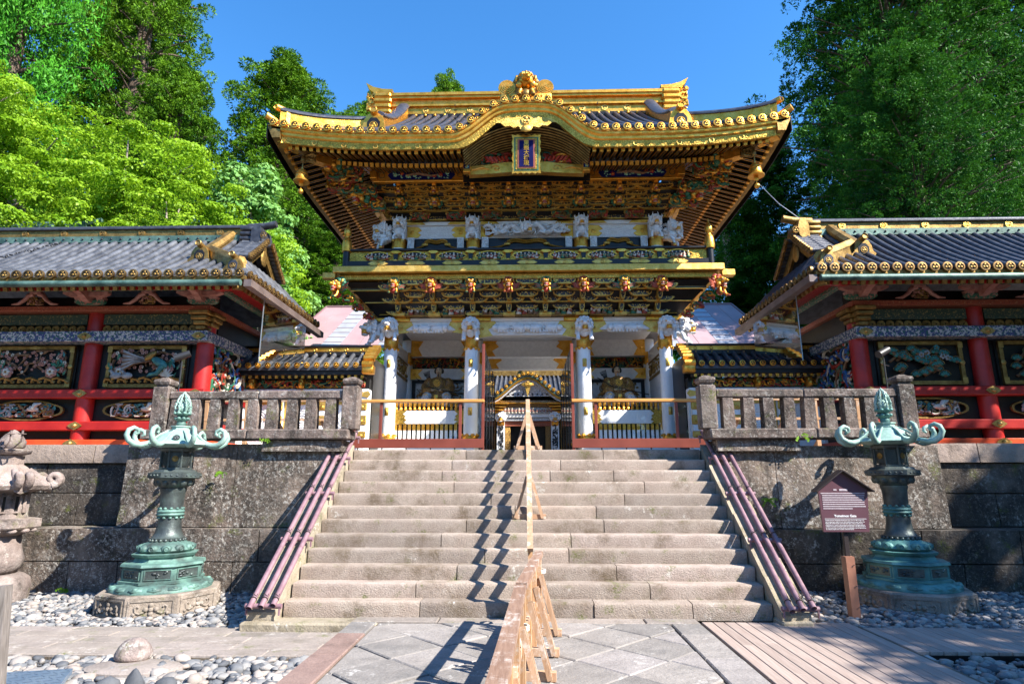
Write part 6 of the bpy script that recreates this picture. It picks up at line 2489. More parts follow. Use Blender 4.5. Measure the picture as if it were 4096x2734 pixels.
# plaque
pl = thing('name_plaque', 'blue name plaque with gold characters and wavy gold frame', 'plaque', (0, 13.1, 8.75))
Mp = Tm(0.0, 13.14, 8.74) @ Rx(rad(8))
n = 40
per = []
for k in range(n):
    u = 4 * k / n
    e_, f_ = int(u), u - int(u)
    w, h = 0.335, 0.47
    base = [(-w + 2 * w * f_, -h), (w, -h + 2 * h * f_), (w - 2 * w * f_, h), (-w, h - 2 * h * f_)][e_]
    wv = 0.014 * math.cos(k * PI)
    per.append((base[0] * (1 + wv / w * 1.0), 0.47 + base[1] * (1 + wv / h)))
mb = MB().at(Mp)
mb.mat(0).prism(per, -0.02, 0.06)
mb.mat(1).prism([(-0.29, 0.06), (0.29, 0.06), (0.29, 0.88), (-0.29, 0.88)], -0.026, -0.01)
mb.part('frame', [gold, green_paint], pl)
mb = MB().at(Mp)
mb.box(-0.255, 0.255, -0.034, -0.02, 0.09, 0.85)
mb.part('inner_frame', gold_net, pl)
mb = MB().at(Mp)
mb.box(-0.21, 0.21, -0.044, -0.03, 0.12, 0.82)
mb.part('pink_border', plaque_pink, pl)
mb = MB().at(Mp)
mb.box(-0.165, 0.165, -0.052, -0.04, 0.15, 0.79)
mb.part('panel', plaque_blue, pl)
for k, ch in enumerate('東照大権現'):
    cu = bpy.data.curves.new('lettering', 'FONT')
    cu.body = ch
    cu.size = 0.135
    cu.align_x = 'CENTER'
    cu.extrude = 0.004
    cu.offset = 0.0015
    cu.materials.append(gold)
    link('lettering', text_mesh(cu), pl, Mp @ Tm(0, -0.054, 0.79 - 0.126 * (k + 1) + 0.025) @ Rx(PI / 2))

# bells at the roof corners
for s in (-1, 1):
    b_ = thing('wind_bell', 'golden bell with a ball clapper hanging from the %s roof corner' % ('left' if s < 0 else 'right'), 'bell', (s * 5.42, 13.2, 8.6), 'wind bells under the roof corners')
    c = (s * 5.42, 13.2, 8.62)
    mb = MB()
    mb.lathe([(0.19, 0.0), (0.195, 0.02), (0.16, 0.05), (0.14, 0.13), (0.125, 0.25), (0.09, 0.31), (0.03, 0.33), (0.03, 0.36)], 18, c)
    mb.lathe([(0.14, 0.18), (0.148, 0.19), (0.14, 0.2)], 18, c)
    mb.part('body', gold, b_, 50)
    mb = MB()
    mb.tube([(c[0], c[1], c[2] + 0.33), (c[0], c[1], c[2] + 0.62)], 0.02, 6)
    mb.ell((c[0] - s * 0.0, c[1], c[2] + 0.60), (0.06, 0.06, 0.1), 8, 5)
    tangle(mb, (c[0] - s * 0.12, c[1] + 0.1, c[2] + 0.68), (0.14, 0.1, 0.09), 12, 8, 1, 0.035)
    mb.part('hanger', gold_old, b_, 60)
    mb = MB()
    mb.box(c[0] - 0.05, c[0] + 0.05, c[1] - 0.015, c[1] + 0.015, c[2] - 0.10, c[2] + 0.1)
    mb.tube([(c[0], c[1], c[2] - 0.1), (c[0], c[1], c[2] - 0.18)], 0.01, 5)
    mb.ell((c[0], c[1], c[2] - 0.24), 0.065, 10, 6)
    mb.part('clapper', gold, b_, 50)
mb = MB()
mb.tube([(5.46, 13.18, 8.42), (5.75, 12.9, 7.78), (6.15, 12.8, 7.35)], 0.008, 5)
o_ = mb.part('guy_wire', galvanised, None)
tag(o_, 'thin pale wire running from the right bell to the gallery ridge', 'wire')

# ------------------------------------------------------------------ red galleries left and right
EY, RY_, EA = 11.0, 13.05, 5.45


def zc(y):
    s = min(1.0, max(0.0, (y - EY) / (RY_ - EY)))
    return 5.50 + 1.55 * (0.8 * s + 0.2 * s * s)


def gallery(sx):
    L = sx < 0
    t = thing('red_gallery', ('sunlit red lacquered gallery with carved panels on the left of the gate', 'shaded red lacquered gallery with carved panels on the right of the gate')[not L], 'gallery', (sx * 9, 12.3, 2.27), 'red galleries beside the gate')
    S = lambda a, b: (min(sx * a, sx * b), max(sx * a, sx * b))
    AEND = 13.6
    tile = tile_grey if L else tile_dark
    pill = (6.8, 9.2, 11.6, 13.5)
    PM = MB()
    PM.lathe([(0.175, 2.27), (0.17, 5.1)], 18)
    PM = shared('pillar', PM, red, 60)
    for a in pill:
        for y in (12.3, 14.9):
            link('pillar', PM, t, Tm(sx * a, y, 0))
    # beams: (z0, z1, y front, material)
    for nm, z0, z1, y, m in (('sill_beam', 2.275, 2.43, 12.05, red_sunlit), ('lower_rail', 2.62, 2.80, 12.1, red), ('middle_rail', 3.28, 3.46, 12.1, red), ('frieze_beam', 4.44, 4.66, 11.98, flower_frieze), ('head_beam', 5.10, 5.21, 12.0, pattern_red)):
        mb = MB()
        x0, x1 = S(6.62, AEND)
        mb.cbox(x0, x1, y, 12.5, z0, z1, 0.012)
        bm2 = mb.part(nm, m, t)
        mb = MB()
        c0 = S(6.62, 6.9)
        mb.cbox(c0[0], c0[1], 12.501, 15.0, z0, z1, 0.01)
        mb.part(nm, m, t)
        for a in pill[:3] if z0 < 4.6 else ():
            mb = MB()
            zc_ = (z0 + z1) / 2
            mb.prism([(sx * a - 0.15, zc_), (sx * a - 0.09, zc_ - 0.045), (sx * a, zc_ - 0.085), (sx * a + 0.09, zc_ - 0.045), (sx * a + 0.15, zc_), (sx * a + 0.09, zc_ + 0.045), (sx * a, zc_ + 0.085), (sx * a - 0.09, zc_ + 0.045)], y - 0.02, y - 0.002)
            mb.ell((sx * a, y - 0.02, zc_), (0.05, 0.045, 0.045), 10, 6)
            mb.part('gold_boss', brass, bm2, 50)
    # black backing and inner planes
    mb = MB()
    x0, x1 = S(6.75, AEND)
    mb.box(x0, x1, 12.34, 12.6, 2.27, 5.5)
    back = mb.part('black_wall', lacquer, t)
    mb = MB()
    x0, x1 = S(6.74, 6.86)
    mb.box(x0, x1, 12.62, 14.9, 2.3, 5.1)
    sw = mb.part('side_wall', lacquer, t)
    mb = MB()
    mb.T = Tm(sx * 6.70, 13.2, 3.95) @ Rz(PI / 2)
    tangle(mb, (0, 0, 0), (0.75, 0.05, 0.5), 70, 7, 5, 0.035)
    mb.part('carved_relief', [cream_paint, green_paint, red_paint, blue_paint, brown_paint], sw, 70)
    # main carved panels
    for i, (a0, a1) in enumerate(((6.98, 9.02), (9.38, 11.42), (11.78, 13.3))):
        x0, x1 = S(a0 + 0.02, a1 - 0.02)
        z0, z1 = 3.49, 4.42
        mb = MB()
        mb.box(x0 + 0.12, x1 - 0.12, 12.30, 12.335, z0, z1)
        pn = mb.part('carved_panel', lacquer, t)
        mb = MB()
        f = 0.075
        fx0, fx1 = x0 + 0.17, x1 - 0.17
        for q in ((fx0, fx1, z1 - f - 0.02, z1 - 0.02), (fx0, fx1, z0 + 0.02, z0 + f + 0.02), (fx0, fx0 + f, z0 + f + 0.021, z1 - f - 0.021), (fx1 - f, fx1, z0 + f + 0.021, z1 - f - 0.021)):
            mb.mat(0).box(q[0], q[1], 12.24, 12.299, q[2], q[3])
        for xx in (fx0 + 0.037, fx1 - 0.037):
            mb.mat(1).ell((xx, 12.23, (z0 + z1) / 2), (0.055, 0.015, 0.055), 12, 4)
            for zz in (z0 + 0.1, z1 - 0.1):
                mb.prism([(xx - 0.05, zz - 0.06), (xx + 0.05, zz - 0.06), (xx + 0.05, zz + 0.06), (xx - 0.05, zz + 0.06)], 12.225, 12.24)
        mb.prism([((x0 + x1) / 2 - 0.2, z1 - 0.055), ((x0 + x1) / 2, z1 - 0.1), ((x0 + x1) / 2 + 0.2, z1 - 0.055), ((x0 + x1) / 2, z1 - 0.02)], 12.225, 12.24)
        mb.part('gold_frame', [gold_old, brass], pn, 60)
        cx, cz, hx, hz = (x0 + x1) / 2, (z0 + z1) / 2, (fx1 - fx0) / 2 - f - 0.04, (z1 - z0) / 2 - f - 0.05
        g = random.Random(300 + i + (0 if L else 10))
        mats = [brown_paint, pink_paint, cream_paint, green_paint, gold_old, teal_paint, grey_paint]
        mb = MB()
        if L:
            for k in range(26):                                # plum branches
                mb.mat(0)
                p = Vector((cx + g.uniform(-1, 1) * hx, 12.24, cz + g.uniform(-0.3, 1) * hz))
                a = g.uniform(0, 6.28)
                pts = []
                for q in range(5):
                    pts.append(p.copy())
                    a += g.uniform(-0.7, 0.7)
                    p = p + Vector((math.cos(a) * 0.1, g.uniform(-0.012, 0.012), math.sin(a) * 0.07))
                    p.x, p.z = max(cx - hx, min(cx + hx, p.x)), max(cz - hz, min(cz + hz, p.z))
                mb.tube(pts, [0.028, 0.024, 0.02, 0.015, 0.008], 5)
            for k in range(70):
                rosette(mb, (cx + g.uniform(-1, 1) * hx, 12.20 + g.uniform(-0.02, 0.03), cz + g.uniform(-0.35, 1) * hz), g.uniform(0.028, 0.045), 1 if g.random() < 0.8 else 2, 0)
            for q in range(2):
                rosette(mb, (cx + (0.62 if q else -0.7) * hx, 12.19, cz - 0.35 * hz), 0.13, 1, 4, 7)
                rosette(mb, (cx + (0.62 if q else -0.7) * hx, 12.16, cz - 0.35 * hz), 0.08, 2, 4, 6)
            for k in range(26):
                mb.mat(3 if k % 3 else 5)
                leafshape(mb, (cx + (0.85 if k % 2 else -0.85) * hx + g.uniform(-0.12, 0.12), 12.2, cz + g.uniform(-0.9, 0.6) * hz), 0.14, 0.055, g.uniform(0.6, 2.5))
            mb.mat(4)
            for k in range(11):
                xx = cx - hx + 2 * hx * k / 10
                mb.tube([(xx - 0.09, 12.22, cz - hz), (xx - 0.05, 12.19, cz - hz * 0.78), (xx + 0.05, 12.19, cz - hz * (0.7 if k % 2 else 0.85)), (xx + 0.1, 12.22, cz - hz)], 0.035, 5)
            if i == 0:                                         # peacock with spread tail, two ducks
                for k in range(15):
                    mb.mat(6 if k % 3 else 0)
                    mb.tube([(cx + 0.2 * hx, 12.15, cz + 0.1), (cx - 0.25 * hx, 12.12, cz + 0.12 + 0.013 * (k - 7)), (cx - 0.62 * hx, 12.14, cz + 0.1 + 0.032 * (k - 7))], [0.018, 0.018, 0.012], 5)
                mb.mat(5).ell((cx + 0.5 * hx, 12.13, cz + 0.06), (0.2, 0.07, 0.085), 10, 6, Ry(0.5).to_3x3())
                mb.mat(4).ell((cx + 0.22 * hx, 12.13, cz + 0.2), (0.16, 0.06, 0.07), 10, 6, Ry(-0.7).to_3x3())
                mb.mat(5).tube([(cx + 0.62 * hx, 12.11, cz - 0.02), (cx + 0.5 * hx, 12.08, cz - 0.18), (cx + 0.3 * hx, 12.08, cz - 0.2), (cx + 0.22 * hx, 12.08, cz - 0.24)], [0.06, 0.045, 0.035, 0.01], 8)
                for s in (-0.75, -0.42):
                    mb.mat(6).ell((cx + s * hx, 12.14, cz - 0.62 * hz), (0.12, 0.05, 0.07), 9, 6)
                    mb.tube([(cx + s * hx - 0.06, 12.13, cz - 0.5 * hz), (cx + s * hx - 0.1, 12.12, cz - 0.32 * hz), (cx + s * hx - 0.15, 12.12, cz - 0.34 * hz)], [0.035, 0.025, 0.008], 6)
                mb.mat(2)
                for k in range(7):
                    leafshape(mb, (cx + 0.68 * hx, 12.15, cz - 0.7 * hz), 0.2, 0.06, 0.2 + 0.4 * k)
        else:
            for k in range(34):                                # fans of pine needles
                px, pz = cx + g.uniform(-0.95, 0.95) * hx, cz + g.uniform(-0.9, 0.85) * hz
                yy = 12.2 + g.uniform(-0.03, 0.03)
                for q in range(9):
                    a = PI * (0.08 + 0.84 * q / 8)
                    mb.mat(5 if q % 2 else 3)
                    leafshape(mb, (px, yy - 0.01, pz), 0.125, 0.04, a)
                mb.mat(4).ring((px, yy - 0.006, pz), 0.122, 0.007, 10, 4, 'y', 0.25, PI - 0.25)
                mb.mat(0).ell((px, yy - 0.02, pz), (0.04, 0.03, 0.025), 6, 4)
            for k in range(12):
                mb.mat(0)
                px, pz = cx + g.uniform(-0.9, 0.6) * hx, cz + g.uniform(-0.9, 0.4) * hz
                mb.tube([(px, 12.27, pz), (px + 0.12, 12.25, pz + 0.08), (px + 0.2, 12.26, pz + 0.2)], [0.03, 0.025, 0.015], 5)
            for k in range(9):
                rosette(mb, (cx + g.uniform(-0.2, 0.95) * hx, 12.17, cz + g.uniform(0.2, 0.9) * hz), 0.06, 6 if k % 2 else 5, 4)
            if i == 1:
                mb.mat(5).ell((cx - 0.4 * hx, 12.12, cz + 0.1), (0.1, 0.07, 0.2), 10, 6)
        mb.part('relief', mats, pn, 70)
        # lower cloud-shaped panel
        zz0, hh = 3.04, 0.20
        mb = MB()
        n = 36
        outer, inner = [], []
        for k in range(n):
            a = 2 * PI * k / n
            w = 1 + 0.07 * math.cos(4 * a)
            ex = lambda v: math.copysign(abs(v) ** 0.75, v)
            outer.append((cx + (hx + 0.02) * w * ex(math.cos(a)), 12.30, zz0 + hh * w * ex(math.sin(a))))
            inner.append((cx + (hx - 0.03) * w * ex(math.cos(a)), 12.29, zz0 + (hh - 0.035) * w * ex(math.sin(a))))
        ring_ = [outer, [(p[0], 12.25, p[2]) for p in outer], [(p[0], 12.25, p[2]) for p in inner], inner]
        ring_ = [r_ + [r_[0]] for r_ in ring_]
        mb.mat(4).loft(ring_)
        tangle(mb, (cx, 12.25, zz0), (hx * 0.82, 0.04, hh * 0.62), 60, 400 + i + (0 if L else 7), 7, 0.022)
        mb.mat(2).ell((cx + 0.25 * hx, 12.2, zz0 + 0.02), (0.13, 0.04, 0.055), 8, 5)
        mb.tube([(cx + 0.28 * hx, 12.19, zz0 + 0.03), (cx + 0.34 * hx, 12.17, zz0 + 0.11), (cx + 0.5 * hx, 12.18, zz0 + 0.14)], [0.05, 0.05, 0.01], 6)
        mb.part('cloud_panel', [brown_paint, grey_paint, cream_paint, teal_paint, gold_old, brown_paint, grey_paint], t, 60)
    # friezes above the panels
    for i, (a0, a1) in enumerate(((6.98, 9.02), (9.38, 11.42), (11.78, 13.3))):
        x0, x1 = S(a0, a1)
        mb = MB()
        mb.box(x0, x1, 12.22, 12.335, 4.86, 5.08)
        mb.part('green_frieze', meander, t)
        mb = MB()
        for k in range(11):
            xx = x0 + 0.1 + (x1 - x0 - 0.2) * k / 10
            for q in range(3):
                mb.ring((xx, 12.22 - 0.01 * q, 4.75), 0.075 - 0.022 * q, 0.016, 12, 5)
        mb.tube([(x0 + (x1 - x0) * k / 30, 12.24, 4.71 + 0.02 * math.sin(k * 1.3)) for k in range(31)], 0.022, 5)
        mb.part('swirl_frieze', gold_old, t, 60)
        # frog-leg strut in the middle
        xm = (x0 + x1) / 2
        mb = MB()
        for s in (-1, 1):
            mb.mat(0).tube([(xm + s * 0.05, 12.0, 5.47), (xm + s * 0.16, 12.0, 5.44), (xm + s * 0.24, 12.0, 5.34), (xm + s * 0.36, 12.0, 5.26), (xm + s * 0.5, 12.0, 5.25)], [0.05, 0.05, 0.04, 0.035, 0.012], 6)
        mb.mat(1)
        tangle(mb, (xm, 12.02, 5.33), (0.17, 0.03, 0.08), 16, 500 + i, 3, 0.02)
        mb.mat(0).cbox(xm - 0.12, xm + 0.12, 11.95, 12.08, 5.47, 5.54, 0.01)
        mb.part('frog_leg_strut', [pink_paint, gold_old, brown_paint], t, 70)
    # bracket sets over the pillars
    for a in pill[:3]:
        for k, (w, z) in enumerate(((0.62, 5.22), (0.95, 5.36))):
            mb = MB()
            h = 0.10
            prof = [(-w / 2, h), (-w / 2, h * 0.55), (-w * 0.4, h * 0.15), (-w * 0.25, 0), (w * 0.25, 0), (w * 0.4, h * 0.15), (w / 2, h * 0.55), (w / 2, h)]
            mb.at(Tm(sx * a, 12.0 - 0.14 * k, z))
            mb.mat(k).prism(prof, -0.06, 0.06)
            for xx in (-w / 2 + 0.08, 0, w / 2 - 0.08):
                mb.mat(1 - k).hexa([(xx - 0.06, -0.075, h + 0.002), (xx + 0.06, -0.075, h + 0.002), (xx + 0.06, 0.07, h + 0.002), (xx - 0.06, 0.07, h + 0.002), (xx - 0.085, -0.095, h + 0.06), (xx + 0.085, -0.095, h + 0.06), (xx + 0.085, 0.07, h + 0.06), (xx - 0.085, 0.07, h + 0.06)])
            mb.part('bracket_arm', [pattern_pg, pink_paint], t)
        mb = MB()
        mb.mat(0).prism([(11.5, 5.46), (12.1, 5.46), (12.1, 5.24), (11.85, 5.26), (11.66, 5.36), (11.5, 5.4)], sx * a - 0.07, sx * a + 0.07, 'yz')
        mb.part('bracket_nose', pink_paint, t)
    # gilt bracket ends on the corner pillar
    mb = MB()
    for q in range(4):
        w = 0.10 + 0.035 * q
        mb.cbox(sx * 6.8 - w, sx * 6.8 + w, 11.98 - 0.05 * q, 12.25, 4.68 + 0.1 * q, 4.775 + 0.1 * q, 0.025)
        c0 = S(6.66 - 0.05 * q, 6.8)
        mb.cbox(c0[0], c0[1], 12.26 - w, 12.3 + w, 4.68 + 0.1 * q, 4.775 + 0.1 * q, 0.025)
    mb.part('gilt_bracket_end', gold_old, t)
    x0, x1 = S(6.5, AEND)
    mb = MB()
    mb.mat(0).box(x0, x1, 11.62, 11.8, 5.47, 5.66)
    mb.mat(1).box(x0, x1, 11.60, 11.619, 5.48, 5.5)
    mb.part('painted_purlin', [pattern_pg, gold_old], t)
    mb = MB()
    c0 = S(6.3, 6.45)
    mb.box(c0[0], c0[1], 11.7, 15, 5.47, 5.62)
    mb.part('painted_purlin', pattern_pg, t)
    # roof
    hipa = lambda y: EA + (y - EY) * 0.62 if y < 12.1 else 6.13
    mb = MB()
    rows_ = []
    for j in range(11):
        y = EY + (RY_ - EY) * j / 10
        rows_.append([(sx * (hipa(y) + (AEND - hipa(y)) * i / 30), y, zc(y)) for i in range(31)])
    mb.loft(rows_ if sx > 0 else [r_[::-1] for r_ in rows_])
    rb_ = [[(p[0], 2 * RY_ - p[1], p[2]) for p in r_] for r_ in rows_]
    mb.loft(rb_ if sx < 0 else [r_[::-1] for r_ in rb_])
    for y0, y1 in ((EY, 12.1), (2 * RY_ - EY, 14.0)):
        pass
    rr = []
    for k in range(21):
        y = EY + (2 * RY_ - 2 * EY) * k / 20
        yy = min(y, 2 * RY_ - y)
        a1 = max(EA + 0.001, hipa(yy))
        rr.append([(sx * (EA + (a1 - EA) * j / 4), y, 5.5 + 0.86 * ((EA + (a1 - EA) * j / 4) - EA) / 0.68 * 1.0 if False else 5.5 + (zc(EY + (EA + (a1 - EA) * j / 4 - EA) / 0.62) - 5.5)) for j in range(5)])
    mb.loft(rr if sx < 0 else [r_[::-1] for r_ in rr])
    roof2 = mb.part('roof', tile, t, 40)
    n = int((AEND - EA) / 0.232)
    for i in range(n):
        a = EA + 0.11 + 0.232 * i
        y1 = RY_ - 0.15 if a > 6.15 else EY + (a - EA) / 0.62
        pts = [(sx * a, EY - 0.02 + (y1 - EY) * j / 8, zc(EY + (y1 - EY) * j / 8) + 0.045) for j in range(9)]
        mb = MB()
        mb.tube(pts, 0.068, 8)
        nseg = max(1, int((y1 - EY) / 0.15))
        for q in range(1, nseg):
            y = EY + (y1 - EY) * q / nseg
            mb.tube([(sx * a, y, zc(y) + 0.046), (sx * a, y + 0.02, zc(y + 0.02) + 0.046)], 0.075, 8)
        mb.part('tile_roll', tile, roof2, 50)
        sub('tile_cap', TILE_CAP_OLD, roof2, Tm(sx * a, EY - 0.035, 5.545))
    for i in range(19):
        y = EY + 0.1 + 0.215 * i
        yy = min(y, 2 * RY_ - y)
        a1 = max(EA + 0.05, hipa(yy) - 0.03)
        mb = MB()
        mb.tube([(sx * (EA - 0.02), y, 5.545), (sx * (EA + 0.3 * (a1 - EA)), y, zc(EY + 0.3 * (a1 - EA) / 0.62) + 0.045), (sx * a1, y, zc(EY + (a1 - EA) / 0.62) + 0.045)], 0.06, 8)
        mb.part('tile_roll', tile, roof2, 50)
        sub('tile_cap', TILE_CAP_OLD, roof2, Tm(sx * (EA - 0.035), y, 5.545) @ Rz(-sx * PI / 2 if sx > 0 else PI / 2) @ Sc(0.9, 1, 0.9))
    # gable verge: short rolls and gold barge board
    for i in range(10):
        for side in (0, 1):
            u = i / 9
            y = 12.15 + (RY_ - 12.3) * u
            yy = y if side == 0 else 2 * RY_ - y
            mb = MB()
            mb.tube([(sx * 5.98, yy, zc(y) + 0.06), (sx * 6.5, yy, zc(y) + 0.085)], 0.06, 8)
            mb.part('tile_roll', tile, roof2, 50)
            sub('tile_cap', TILE_CAP_OLD, roof2, Tm(sx * 5.97, yy, zc(y) + 0.06) @ Rz(-sx * PI / 2 if sx > 0 else PI / 2) @ Sc(0.8, 1, 0.8))
    mb = MB()
    for side in (0, 1):
        F_ = lambda y: y if side == 0 else 2 * RY_ - y
        mb.mat(0).hexa([(sx * 6.1, F_(12.05), zc(12.05) - 0.3), (sx * 6.16, F_(12.05), zc(12.05) - 0.3), (sx * 6.16, RY_, 6.75), (sx * 6.1, RY_, 6.75), (sx * 6.1, F_(12.05), zc(12.05) - 0.01), (sx * 6.16, F_(12.05), zc(12.05) - 0.01), (sx * 6.16, RY_, 7.04), (sx * 6.1, RY_, 7.04)])
    mb.mat(1).add([(sx * 6.4, 12.0, 6.05), (sx * 6.4, 14.1, 6.05), (sx * 6.4, RY_, 6.9)], [(0, 1, 2)])
    mb.mat(0).ell((sx * 6.08, RY_, 6.62), (0.04, 0.16, 0.2), 8, 6)
    mb.part('barge_board', [gold_old, lacquer], roof2)
    # ridges
    x0, x1 = S(6.45, AEND)
    mb = MB()
    mb.mat(0).box(x0, x1, RY_ - 0.2, RY_ + 0.2, 6.98, 7.13)
    mb.mat(1).box(x0, x1, RY_ - 0.15, RY_ + 0.15, 7.13, 7.30)
    mb.mat(2).cbox(x0, x1, RY_ - 0.2, RY_ + 0.2, 7.30, 7.35, 0.01)
    mb.tube([(x0, RY_, 7.37), (x1, RY_, 7.37)], 0.085, 10)
    rg2 = mb.part('ridge', [copper_green, gold_old, tile_dark], roof2, 40)
    k = 0
    a = 7.1
    while a < AEND:
        mb = MB()
        mb.ring((sx * a, RY_ - 0.16, 7.215), 0.07, 0.016, 14, 5)
        mb.ell((sx * a, RY_ - 0.15, 7.215), (0.065, 0.02, 0.065), 12, 4)
        mon(mb, (sx * a, RY_ - 0.17, 7.215), 0.055, Matrix.Identity(4))
        mb.part('ridge_crest', gold_pale if not L else gold_old, rg2, 60)
        a += 0.92
    mb = MB()
    for q in range(30):
        mb.ell((sx * (6.9 + 0.225 * q), RY_ - 0.205, 7.06), 0.024, 6, 4)
    mb.part('knobs', iron_dark, rg2, 80)
    mb = MB()
    for q in range(4):
        c0 = S(6.2 + 0.03 * (q % 2), 6.6)
        mb.mat(1 if L else 0).cbox(c0[0], c0[1], RY_ - 0.26, RY_ + 0.26, 6.86 + 0.12 * q, 6.97 + 0.12 * q, 0.03)
    mb.mat(1 if L else 0).prism([(sx * 6.2, 6.85), (sx * 6.08, 6.95), (sx * 6.06, 7.15), (sx * 6.1, 7.3), (sx * 6.22, 7.36), (sx * 6.3, 7.2), (sx * 6.3, 6.85)], RY_ - 0.3, RY_ + 0.3)
    mb.tube([(sx * 6.5, RY_, 7.40), (sx * 6.1, RY_, 7.42), (sx * 5.86, RY_, 7.47)], 0.085, 10)
    mb.mat(0)
    mon(mb, (sx * 6.0 + 0, RY_ - 0.31, 7.08), 0.07, Matrix.Identity(4))
    mb.part('ridge_end', [gold_old, tile_dark], roof2, 50)
    # descending ridge and hip ridge with shouldered end plates
    pts = [(sx * 6.85, RY_ - 0.15 - 0.95 * u, zc(RY_ - 0.15 - 0.95 * u) + 0.05) for u in [k / 6 for k in range(7)]]
    o2 = ridge_sweep('descending_ridge', pts, 0.22, 0.16, roof2)
    o2.data.materials.clear()
    o2.data.materials.append(gold_old)
    o2.data.materials.append(tile)
    mb = MB()
    end_plate(mb, sx * 6.88, 11.80, zc(11.8) + 0.03, 0.5, 0.44)
    mb.part('ridge_end_plate', [gold_old, lacquer], roof2, 50)
    pts = [(sx * (6.72 - 1.02 * u), 12.0 - 0.72 * u, zc(12.0 - 0.72 * u) + 0.12 - 0.02 * u) for u in [k / 5 for k in range(6)]]
    o2 = ridge_sweep('hip_ridge', pts, 0.18, 0.10, roof2)
    o2.data.materials.clear()
    o2.data.materials.append(gold_old)
    o2.data.materials.append(tile)
    mb = MB()
    end_plate(mb, sx * 5.78, 11.1, 5.62, 0.42, 0.36)
    mb.part('ridge_end_plate', [gold_old, tile_dark], roof2, 50)
    # eaves: edge, gutter, soffit, rafters
    x0, x1 = S(EA, AEND)
    mb = MB()
    mb.box(x0, x1, EY - 0.02, EY + 0.15, 5.43, 5.50)
    c0 = S(EA, EA + 0.1)
    mb.box(c0[0], c0[1], EY + 0.151, 15.1, 5.43, 5.495)
    mb.part('eave_edge', gold_old, t)
    mb = MB()
    mb.tube([(x0 + (0 if L else 0.06), EY - 0.06, 5.345), (x1 - (0.06 if L else 0), EY - 0.06, 5.345)], 0.062, 10)
    mb.part('gutter', copper_green, t, 60)
    mb = MB()
    c0 = S(EA - 0.13, EA + 0.02)
    mb.hexa([(c0[0], EY - 0.02, 5.28), (c0[1], EY - 0.02, 5.28), (c0[1], 15.2, 5.24), (c0[0], 15.2, 5.24), (c0[0], EY - 0.02, 5.42), (c0[1], EY - 0.02, 5.42), (c0[1], 15.2, 5.38), (c0[0], 15.2, 5.38)])
    mb.part('side_gutter', grey_metal, t)
    mb = MB()
    xa, xb = (x0, x1 - 1.0) if L else (x0 + 1.0, x1)
    mb.hexa([(x0, EY + 0.06, 5.36), (x1, EY + 0.06, 5.36), (xb, 12.0, 5.68), (xa, 12.0, 5.68), (x0, EY + 0.06, 5.39), (x1, EY + 0.06, 5.39), (xb, 12.0, 5.71), (xa, 12.0, 5.71)])
    mb.part('soffit', red, t)
    mb = MB()
    c0 = S(EA + 0.05, 6.6)
    za, zb = (5.34, 5.66) if sx > 0 else (5.66, 5.34)
    mb.hexa([(c0[0], EY + (1.0 if L else 0.1), za), (c0[1], EY + (0.1 if L else 1.0), zb), (c0[1], 15.1, zb), (c0[0], 15.1, za), (c0[0], EY + (1.0 if L else 0.1), za + 0.03), (c0[1], EY + (0.1 if L else 1.0), zb + 0.03), (c0[1], 15.1, zb + 0.03), (c0[0], 15.1, za + 0.03)])
    mb.part('soffit', red, t)
    n = int((AEND - 5.7) / 0.17)
    for i in range(n):
        sub('rafter', RG, t, Tm(sx * (5.72 + 0.17 * i), EY + 0.12, 5.355) @ Rx(0.36))
    for i in range(20):
        sub('rafter', RG, t, Tm(sx * (EA + 0.12), EY + 0.35 + 0.19 * i, 5.355) @ Rz(sx * -PI / 2 if sx < 0 else PI / 2 * -1) @ Rx(0.36) if False else Tm(sx * (EA + 0.12), EY + 0.35 + 0.19 * i, 5.355) @ Rz(-sx * PI / 2) @ Rx(0.36))
    mb = MB()
    mb.beam((sx * 6.5, 11.9, 5.55), (sx * 5.62, 11.14, 5.36), 0.15, 0.15)
    mb.part('hip_rafter', red, t)
    mb = MB()
    mb.beam((sx * 5.72, 11.23, 5.37), (sx * 5.56, 11.09, 5.34), 0.18, 0.17)
    mb.part('gilt_beam_end', gold_old, t)
    return t


capo = MB()
capo.v, capo.f, capo.mi = list(capm2.v), list(capm2.f), list(capm2.mi)
TILE_CAP_OLD = shared('tile_cap', capo, [bronze_cap, gold_old, lacquer], 50)
rgm = MB()
rgm.mat(0).box(-0.04, 0.04, 0.05, 0.85, -0.09, 0)
rgm.mat(1).box(-0.045, 0.045, 0, 0.05, -0.094, 0.004)
RG = shared('rafter', rgm, [red, gold_old])
gallery(-1)
gallery(1)

# chain on the gallery roof
chain('short rusty chain lying on the left gallery roof', [(-10.75 - 0.045 * k, 12.8 - 0.06 * k, zc(12.8 - 0.06 * k) + 0.13) for k in range(14)])

# ------------------------------------------------------------------ low wing walls between galleries and gate


